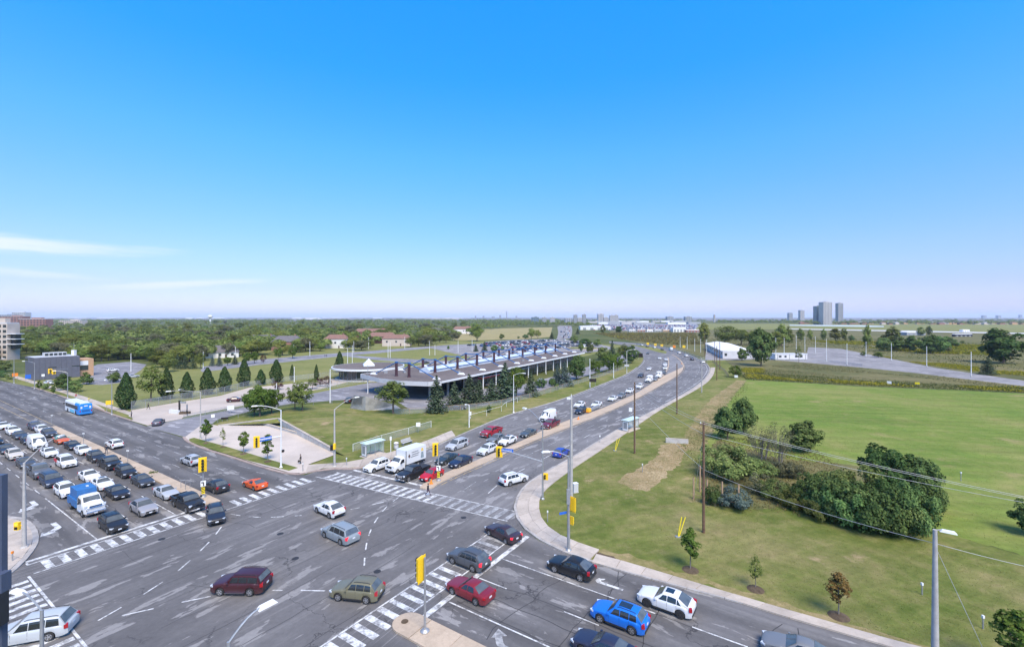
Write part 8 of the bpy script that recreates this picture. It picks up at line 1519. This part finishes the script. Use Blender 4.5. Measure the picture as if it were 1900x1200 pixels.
q = W(735, 833.5); o = empty('litter_bin', (q.x, q.y, 0.12)); tag(o, 'rounded grey litter bin between the bus shelter and the bench', 'litter bin'); ob('body', MB().lathe([(0.38, 0), (0.45, 0.3), (0.45, 0.85)], (0, 0, 0), 14), M_fascia, o); ob('slot_band', MB().lathe([(0.42, 0.86), (0.42, 1.02)], (0, 0, 0), 14), M_sigb, o); ob('hood', MB().lathe([(0.46, 1.03), (0.44, 1.2), (0.2, 1.32)], (0, 0, 0), 14), M_fedge, o)
q = W(757, 825); o = empty('bench', (q.x, q.y, 0.12), math.atan2(VV.y, VV.x)); tag(o, 'grey slatted bench facing the main road', 'bench')
for k in range(4): ob('slat', MB().box((0, 0.05 + .13 * k, 0.46), (2.6, 0.10, 0.04)), M_fascia, o)
for k in range(4): ob('back_slat', MB().box((0, 0.62 + .03 * k, 0.6 + .14 * k), (2.6, 0.04, 0.11)), M_fascia, o)
for s in (-1, 1): ob('leg', MB().box((s * 1.1, 0.3, 0.22), (0.08, 0.6, 0.44)), M_frame, o)
q = W(725, 840); o = empty('bus_stop_pole', (q.x, q.y, 0.1)); tag(o, 'slim white bus stop pole next to the litter bin', 'bus stop'); ob('pole', MB().tube([(0, 0, 0), (0, 0, 3.0)], 0.06, 6), M_polew, o); ob('plate', MB().box((0, 0, 2.6), (0.35, 0.06, 0.7)), M_signwhite, o)
def sign(px, py, h, w, hh, mat, label, legs=1, name='sign_board', cat='sign', face=None, txt=None):
    q = W(px, py); a = math.atan2(-q.x, q.y) if face is None else face; r_ = empty(name, (q.x, q.y, 0), a); tag(r_, label, cat)
    for k in range(legs): ob('post', MB().tube([((k - (legs - 1) / 2) * w * .7, 0.05, 0), ((k - (legs - 1) / 2) * w * .7, 0.05, h)], 0.045, 6), M_steel, r_)
    pnl = ob('panel', MB().box((0, 0, h - hh / 2), (w, 0.05, hh)), mat, r_); return r_
sign(776, 803, 2.3, 0.9, 0.9, M_signwhite, 'small white square sign on the lawn fence'); sign(1100, 721, 3.6, 2.4, 1.2, M_sigb, 'dark low sign board on two posts near the bend', 2); sign(203, 765, 3.2, 1.5, 1.1, M_sig, 'orange electronic message sign beside a lamp post', 2); sign(417, 781.5, 1.0, 1.5, 0.5, M_sigb, 'small black sign on the drive edge fence', 2); sign(395, 789, 2.6, 0.7, 0.7, M_signwhite, 'small round-topped traffic sign at the drive mouth'); sign(52, 709, 3.0, 1.6, 1.6, M_signblue, 'blue notice sign in front of the grey metal building', 2); sign(28, 707, 3.2, 1.6, 1.3, M_orange, 'orange construction sign at the side-road corner', 2); sign(80, 708, 3.0, 0.9, 0.9, M_signwhite, 'small white traffic sign in front of the grey metal building'); sign(1170, 780, 3.2, 0.8, 1.0, M_signwhite, 'white bus stop sign above the far shelter', name='bus_stop_sign'); sign(1113, 822, 1.6, 0.25, 0.3, M_signwhite, 'thin short sign post on the right sidewalk'); sign(1366, 702, 1.4, 1.3, 1.0, M_signwhite, 'small white notice board below the rounded bush'); sign(1650, 715, 1.6, 1.3, 1.0, M_signwhite, 'small white notice board in the goldenrod border'); sign(1702, 717, 1.6, 1.3, 0.8, M_yel, 'small yellow notice board in the goldenrod border'); sign(162, 660 + 20, 2.5, 1.2, 1.0, M_signwhite, 'small white sign beside the tan brick wing'); sign(1163, 692.5, 4.0, 2.0, 0.9, M_fascia, 'grey board at the foot of the curved lamp post'); sign(428, 766, 2.0, 1.6, 1.2, M_fedge, 'pale notice board on the forecourt verge'); sign(1188, 668, 4.0, 2.8, 2.4, M_sigb, 'dark speed display board at the bend drive', 2)
for (x, y, lab) in ((1228, 646, 'orange construction sign on the far verge'), (1216, 644.5, 'second orange construction sign on the far verge'), (1202, 642.5, 'small orange construction sign by the meadow'), (1251, 648, 'wide orange construction sign behind the white van'), (1269, 648, 'yellow diamond sign by the bend fence')): sign(x, y, 3.2, 2.0, 2.0, M_sig if x != 1251 else M_orange, lab, 2)
q = W(333, 765); o = empty('entrance_sign', (q.x, q.y, 0)); tag(o, 'dark totem sign at the forecourt entrance', 'sign'); ob('post', MB().box((0, 0, 1.6), (0.35, 0.3, 3.2)), M_sigb, o); ob('arm', MB().box((0.9, 0, 2.7), (1.7, 0.15, 0.5)), M_frame, o); ob('post', MB().box((2.0, 0, 1.1), (0.25, 0.25, 2.2)), M_frame, o)
q = W(327, 767); o = empty('planter_wall', (q.x, q.y, 0)); tag(o, 'broken white low wall at the forecourt entrance', 'wall'); ob('panel', MB().box((-0.5, 0, 0.5), (3.6, 0.6, 0.9), -0.4), M_fedge, o); ob('rubble', MB().box((2.6, -0.4, 0.3), (2.4, 0.8, 0.6), 0.2), M_soil, o)
# median details: crash cushion, cones, delineators
q = W(1092, 765); o = empty('crash_cushion', (q.x, q.y, 0.17), angN); tag(o, 'yellow crash cushion at the start of a steel barrier on the median', 'crash barrier'); ob('nose', MB().box((0, 0, 0.5), (1.6, 1.0, 0.9), taper=.85), plain('cushion_yellow', (.75, .42, .02), .5), o); ob('barrier', MB().box((4.0, 0, 0.45), (6.5, 0.6, 0.7), taper=0.8), M_steel, o); ob('skid', MB().box((-0.6, 0, 0.1), (0.6, 0.9, 0.2)), M_orange, o)
for (x, y, c_, lab) in ((800, 899, M_orange, 'orange barrel base lying on the main road median nose'), (1073, 779, M_orange, 'small orange cone on the main road median'), (1265, 676, M_orange, 'small orange marker on the wide bend median')): q = W(x, y); o = empty('traffic_cone', (q.x, q.y, 0.17)); tag(o, lab, 'traffic cone'); ob('body', MB().lathe([(0.22, 0.05), (0.05, 0.75)], (0, 0, 0), 10), c_, o); ob('foot', MB().box((0, 0, .03), (.55, .55, .06)), c_, o)
for (x, y) in ((96, 789), (155, 826), (237, 861)): q = W(x, y); o = empty('delineator', (q.x, q.y, 0.17)); tag(o, 'thin grey delineator post on the cross street median', 'post', 'delineators on the cross street median'); ob('post', MB().tube([(0, 0, 0), (0, 0, 2.3)], 0.04, 6), M_steel, o); ob('plate', MB().box((0, 0, 2.2), (0.4, 0.04, 0.25)), M_signwhite, o)
q = W(340, 905); o = empty('bike_rail', (q.x, q.y, 0.17), angE); tag(o, 'small dark hoop rails on the median nose of the cross street', 'rail')
for k in range(2): ob('hoop', MB().tube([(k * 1.5, -.3, 0), (k * 1.5, -.3, 1.0), (k * 1.5, .3, 1.0), (k * 1.5, .3, 0)], 0.035, 6), M_frame, o)
q = W(283, 879); o = empty('weed', (q.x, q.y, 0.17)); tag(o, 'small green weed tuft growing on the median', 'weed'); link('leaves', quads_mesh('leaves', rng.normal(size=(60, 3)) * np.array([.35, .2, .08]) + np.array([0, 0, .12]), rng.normal(size=(60, 3)) + np.array([0, 0, 1]), rng.uniform(.12, .25, 60), L_maple), o)
# camera mast by the verge
q = W(870.5, 793); o = empty('camera_mast', (q.x, q.y, 0)); tag(o, 'white camera mast with equipment boxes on the grass verge', 'mast'); H = hgt((870.5, 793), 751); ob('mast', MB().tube([(0, 0, 0), (0, 0, H)], [0.13, 0.09], 8), M_polew, o); ob('arm', MB().tube([(0, 0, H), (-0.7, 0, H + .15)], 0.05, 6), M_polew, o); ob('camera', MB().box((-0.8, 0, H + .1), (.4, .25, .25)), M_polew, o); ob('box', MB().box((0.3, 0, H * .62), (.4, .35, .8)), M_polew, o); ob('box', MB().box((0.2, 0, H * .45), (.3, .3, .5)), M_fascia, o)
# fences: posts, rails and a see-through wire panel
wm = bpy.data.materials.new('chain_link'); wm.use_nodes = True; t = wm.node_tree; t.nodes.clear(); d1 = nd(t, 'ShaderNodeBsdfDiffuse'); d1.inputs[0].default_value = (0.42, 0.43, 0.44, 1); tp = nd(t, 'ShaderNodeBsdfTransparent'); mx = nd(t, 'ShaderNodeMixShader'); mx.inputs[0].default_value = 0.26; lk(t, tp, 0, mx, 1); lk(t, d1, 0, mx, 2); oo = nd(t, 'ShaderNodeOutputMaterial'); lk(t, mx, 0, oo, 0)
def fence(pxs, h, bay, label, pmat=None, wire_=True, rails=1, z=0.0):
    pts = [W(*p) for p in pxs]; L = sum((b - a).length for a, b in zip(pts, pts[1:])); n = max(2, int(L / bay)); pp = rp(pts, n + 1); r_ = empty('fence', (pp[0].x, pp[0].y, 0)); tag(r_, label, 'fence'); o0 = Vector((pp[0].x, pp[0].y, 0)); pmat = pmat or M_steel
    for p in pp: v = p - o0; ob('post', MB().tube([(v.x, v.y, z), (v.x, v.y, h + .03)], 0.045, 6), pmat, r_)
    for k in range(rails): zz = h - k * h / max(1, rails) ; ob('rail', MB().tube([(p - o0) + Vector((0, 0, zz)) for p in pp], 0.035, 5), pmat, r_)
    if wire_:
        for a, b in zip(pp, pp[1:]): a, b = a - o0, b - o0; ob('wire_panel', MB().poly([(a.x, a.y, z + .05), (b.x, b.y, z + .05), (b.x, b.y, h), (a.x, a.y, h)]), wm, r_)
fence([(243.5, 761), (285, 754), (347, 742), (408, 733), (462, 718.5)], 2.4, 3.5, 'chain-link fence along the forecourt in front of the junipers'); fence([(462, 718.5), (520, 709), (600, 700), (640, 693)], 2.0, 5, 'chain-link fence continuing behind the purple plums'); fence([(588, 724), (640, 716), (690, 706), (712, 702)], 1.8, 4, 'pale fence along the pavilion lawn'); fence([(341, 778.5), (400, 767), (452, 757)], 1.2, 4, 'low fence on the forecourt verge')
fence([(404, 784), (440, 776.5), (470, 771), (520, 762), (560, 755), (610, 750), (650, 747)], 1.1, 4.5, 'low dark post and chain fence along the drive lawn', M_frame, False); fence([(728, 768), (760, 768), (830, 763), (880, 759), (930, 751), (990, 737), (1040, 722), (1100, 704), (1160, 684)], 1.5, 4.5, 'wire fence behind the verge below the spruces', M_woodl); fence([(655, 838), (700, 823), (752, 808), (800, 793)], 1.5, 6, 'pale wire fence on the lawn behind the bus shelter', M_polew); fence([(870, 780), (930, 764), (932, 757), (960, 747)], 1.4, 6, 'short pale fence return on the verge', M_polew, False)
fence([(1180, 641), (1230, 647), (1262, 655), (1300, 670), (1312, 675)], 2.4, 8, 'grey security fence along the far verge of the bend'); fence([(1322, 672), (1344, 690), (1352, 700)], 1.4, 3, 'rusty low fence below the white building', M_wood, True); fence([(1440, 669), (1534, 672), (1600, 680)], 1.4, 6, 'thin fence in front of the office trailer'); fence([(1286, 928), (1312, 936), (1340, 941), (1372, 945)], 0.9, 3, 'sagging wire strung between the short thicket posts', M_woodl, False)
# long retaining edge by the white building
# trees' bright sign-like flag
# balcony rail of the viewer's own building at the frame's left edge
o = empty('balcony_rail', (0, 0, 0)); tag(o, 'dark blue-grey balcony rail post close to the viewer', 'railing'); mb_ = plain('rail_blue_grey', (0.06, 0.075, 0.12), 0.5)
zt_ = CAM_H - (880 - HZ) / FPX * 1.0
ob('post', MB().box((-1.165, 1.0, (zt_ + 23.0) / 2), (0.10, 0.012, zt_ - 23.0)), mb_, o); ob('bracket', MB().box((-1.155, 0.99, CAM_H - 0.575), (0.11, 0.02, 0.04)), mb_, o); ob('panel_edge', MB().box((-1.13, 0.985, CAM_H - 0.63), (0.06, 0.02, 0.07)), plain('rail_dark', (0.02, 0.022, 0.03), 0.5), o); ob('lower_rail', MB().box((-1.15, 0.98, CAM_H - 1.2), (0.07, 0.015, 0.72)), mb_, o)
# ================================================================== people
def person(px, py, ang, label, jacket, trousers, hair=(0.02, 0.015, 0.012), stride=0.0, h=1.72, z=0.03, arm=0.25, carry=None):
    """one continuous skinned body with tapering limbs, then hair, jacket colours by height"""
    q = W(px, py); root = empty('person', (q.x, q.y, z), ang); tag(root, label, 'person', 'pedestrians'); k = h / 1.72; s = stride
    V = {'pel': (0, 0, .93), 'waist': (0, 0, 1.10), 'chest': (0.02, 0, 1.32), 'neck': (0.02, 0, 1.48), 'head': (0.05, 0, 1.60), 'crown': (0.04, 0, 1.69),
         'hl': (0, .10, .88), 'kl': (.20 * s + .03, .11, .49), 'al': (.34 * s, .11, .09), 'tl': (.34 * s + .17, .12, .04), 'hr': (0, -.10, .88), 'kr': (-.10 * s + .05, -.11, .49), 'ar': (-.38 * s, -.11, .10 + .06 * abs(s)), 'tr': (-.38 * s + .16, -.12, .04),
         'sl': (0.01, .19, 1.42), 'el': (-.18 * s - .02, .25, 1.14), 'wl': (-.22 * s + .10, .25, .90), 'sr': (0.01, -.19, 1.42), 'er': (.16 * s - .02, -.25, 1.14), 'wr': (.26 * s + .12, -.24, .92)}
    E_ = [('pel', 'waist'), ('waist', 'chest'), ('chest', 'neck'), ('neck', 'head'), ('head', 'crown'), ('pel', 'hl'), ('hl', 'kl'), ('kl', 'al'), ('al', 'tl'), ('pel', 'hr'), ('hr', 'kr'), ('kr', 'ar'), ('ar', 'tr'), ('chest', 'sl'), ('sl', 'el'), ('el', 'wl'), ('chest', 'sr'), ('sr', 'er'), ('er', 'wr')]
    RAD = dict(pel=(.16, .13), waist=(.15, .11), chest=(.17, .12), neck=(.065, .065), head=(.10, .085), crown=(.07, .065), hl=(.10, .10), hr=(.10, .10), kl=(.065, .065), kr=(.065, .065), al=(.045, .045), ar=(.045, .045), tl=(.04, .035), tr=(.04, .035), sl=(.075, .075), sr=(.075, .075), el=(.05, .05), er=(.05, .05), wl=(.035, .03), wr=(.035, .03))
    names = list(V)
    for side in ('l', 'r'):                                         # five separate fingers per hand
        wx, wy, wz = V['w' + side]; sg = 1 if side == 'l' else -1
        for i, (dx, dy, L) in enumerate(((.035, .0, .085), (.018, .004, .10), (0, .006, .105), (-.018, .004, .095), (.045, -.02, .06))):
            a, b = f'f{side}{i}a', f'f{side}{i}b'; V[a] = (wx + dx, wy + sg * dy, wz - .075); V[b] = (wx + dx + .012, wy + sg * dy - sg * .01, wz - .075 - L * .8); E_ += [('w' + side, a), (a, b)]; RAD[a] = (.011, .011); RAD[b] = (.008, .008); names += [a, b]
    me = bpy.data.meshes.new('body'); me.from_pydata([tuple(c * k for c in V[n]) for n in names], [(names.index(a), names.index(b)) for a, b in E_], []); o = bpy.data.objects.new('tmp_body', me); COL.objects.link(o); o.modifiers.new('s', 'SKIN')
    for i, n in enumerate(names): sv = me.skin_vertices[0].data[i]; sv.radius = tuple(r * k for r in RAD[n]); sv.use_root = (n == 'pel')
    sb_ = o.modifiers.new('u', 'SUBSURF'); sb_.levels = 1; dg = bpy.context.evaluated_depsgraph_get(); m2 = bpy.data.meshes.new_from_object(o.evaluated_get(dg)); bpy.data.objects.remove(o)
    def cm(c, n_): return plain('cloth_%s_%d_%d_%d' % (n_, *(int(x * 255) for x in c)), c, 0.9, 0, 0.2, 12)
    m2.materials.clear()
    for m_ in (cm((0.42, 0.27, 0.20), 'skin'), cm(jacket, 'top'), cm(trousers, 'legs'), cm((0.02, 0.02, 0.02), 'shoe')): m2.materials.append(m_)
    for p_ in m2.polygons:
        c = p_.center / k; hand = abs(c.y) > .2 and c.z < .90; p_.material_index = 0 if c.z > 1.47 or hand else (1 if c.z > .93 or abs(c.y) > .18 else (3 if c.z < .09 else 2)); p_.use_smooth = True
    link('body', m2, root)
    ob('hair', MB().lathe([(0.092 * k, -.02), (0.108 * k, .05), (0.09 * k, .10), (0.04 * k, .125)], (0.03 * k, 0, 1.61 * k), 10), cm(hair, 'hair'), root, smooth=True)
    ob('nose', MB().box((0.155 * k, 0, 1.60 * k), (.03, .03, .045), taper=.6), cm((0.42, 0.27, 0.20), 'skin'), root)
    for s_ in (1, -1): ob('eye', MB().box((0.148 * k, s_ * .035 * k, 1.625 * k), (.01, .022, .012)), M_sigb, root); ob('ear', MB().box((0.045 * k, s_ * .095 * k, 1.60 * k), (.035, .02, .06)), cm((0.42, 0.27, 0.20), 'skin'), root)
    return root
NVc, BKc, GYc = (0.02, 0.022, 0.04), (0.018, 0.018, 0.02), (0.15, 0.15, 0.16)
person(794, 919, angE + 0.25, 'person in a dark jacket and plum trousers walking over the zebra crossing', BKc, (0.06, 0.025, 0.05), stride=0.9)
pp_ = person(558, 861, angS - 0.4, 'person in black clothes with a bag standing on the plaza corner', BKc, BKc, stride=0.15); q = W(556.0, 861.5)
o = empty('shoulder_bag', (q.x - .12, q.y - .05, 0.38)); tag(o, 'black bag held by the person on the plaza corner', 'bag'); ob('pouch', MB().box((0, 0, .22), (.36, .16, .34), .3, taper=.85), M_sigb, o); ob('strap', MB().tube([(-.12, 0, .38), (0, 0, .62), (.12, 0, .38)], .015, 5), M_frame, o)
person(197.5, 844, angE, 'person in a dark jacket standing on the cross street median', NVc, GYc, stride=0.3, z=0.17)
person(244, 775, angW + 1, 'person in a grey coat standing at the forecourt fence corner', GYc, BKc, stride=0.2); person(275, 759.5, angE + 0.6, 'person in black striding across the forecourt', BKc, BKc, stride=1.0); person(347, 771.5, angN, 'person in black waiting beside the dark totem sign', BKc, BKc)
person(141, 741, angE, 'person in a red and white top on the sidewalk behind the bus', (0.40, 0.10, 0.09), (0.45, 0.42, 0.42), stride=0.4, z=.12); person(165, 747.5, angE, 'person in a yellow top on the sidewalk by the bus', (0.55, 0.48, 0.15), (0.45, 0.43, 0.40), stride=0.4, z=.12)
person(603, 662.5, angN, 'person in dark clothes walking on the park path', BKc, NVc, stride=0.6); person(606, 662.5, angN, 'second dark-clad person on the park path, walking alongside', NVc, BKc, stride=0.6)
# ================================================================== air
hz = MB().box((0, 20500, 98), (92800, 48000, 200)); ho = link('haze', hz.mesh('haze'))
hm = bpy.data.materials.new('haze_air'); hm.use_nodes = True; t = hm.node_tree; t.nodes.clear(); pvn = nd(t, 'ShaderNodeVolumePrincipled'); pvn.inputs['Color'].default_value = (0.72, 0.80, 1.0, 1); pvn.inputs['Density'].default_value = HAZE; pvn.inputs['Anisotropy'].default_value = 0.0; on = nd(t, 'ShaderNodeOutputMaterial'); lk(t, pvn, 0, on, 'Volume')
ho.data.materials.append(hm); stuff(ho, 'pale blue haze in the air over the far plain', 'haze')
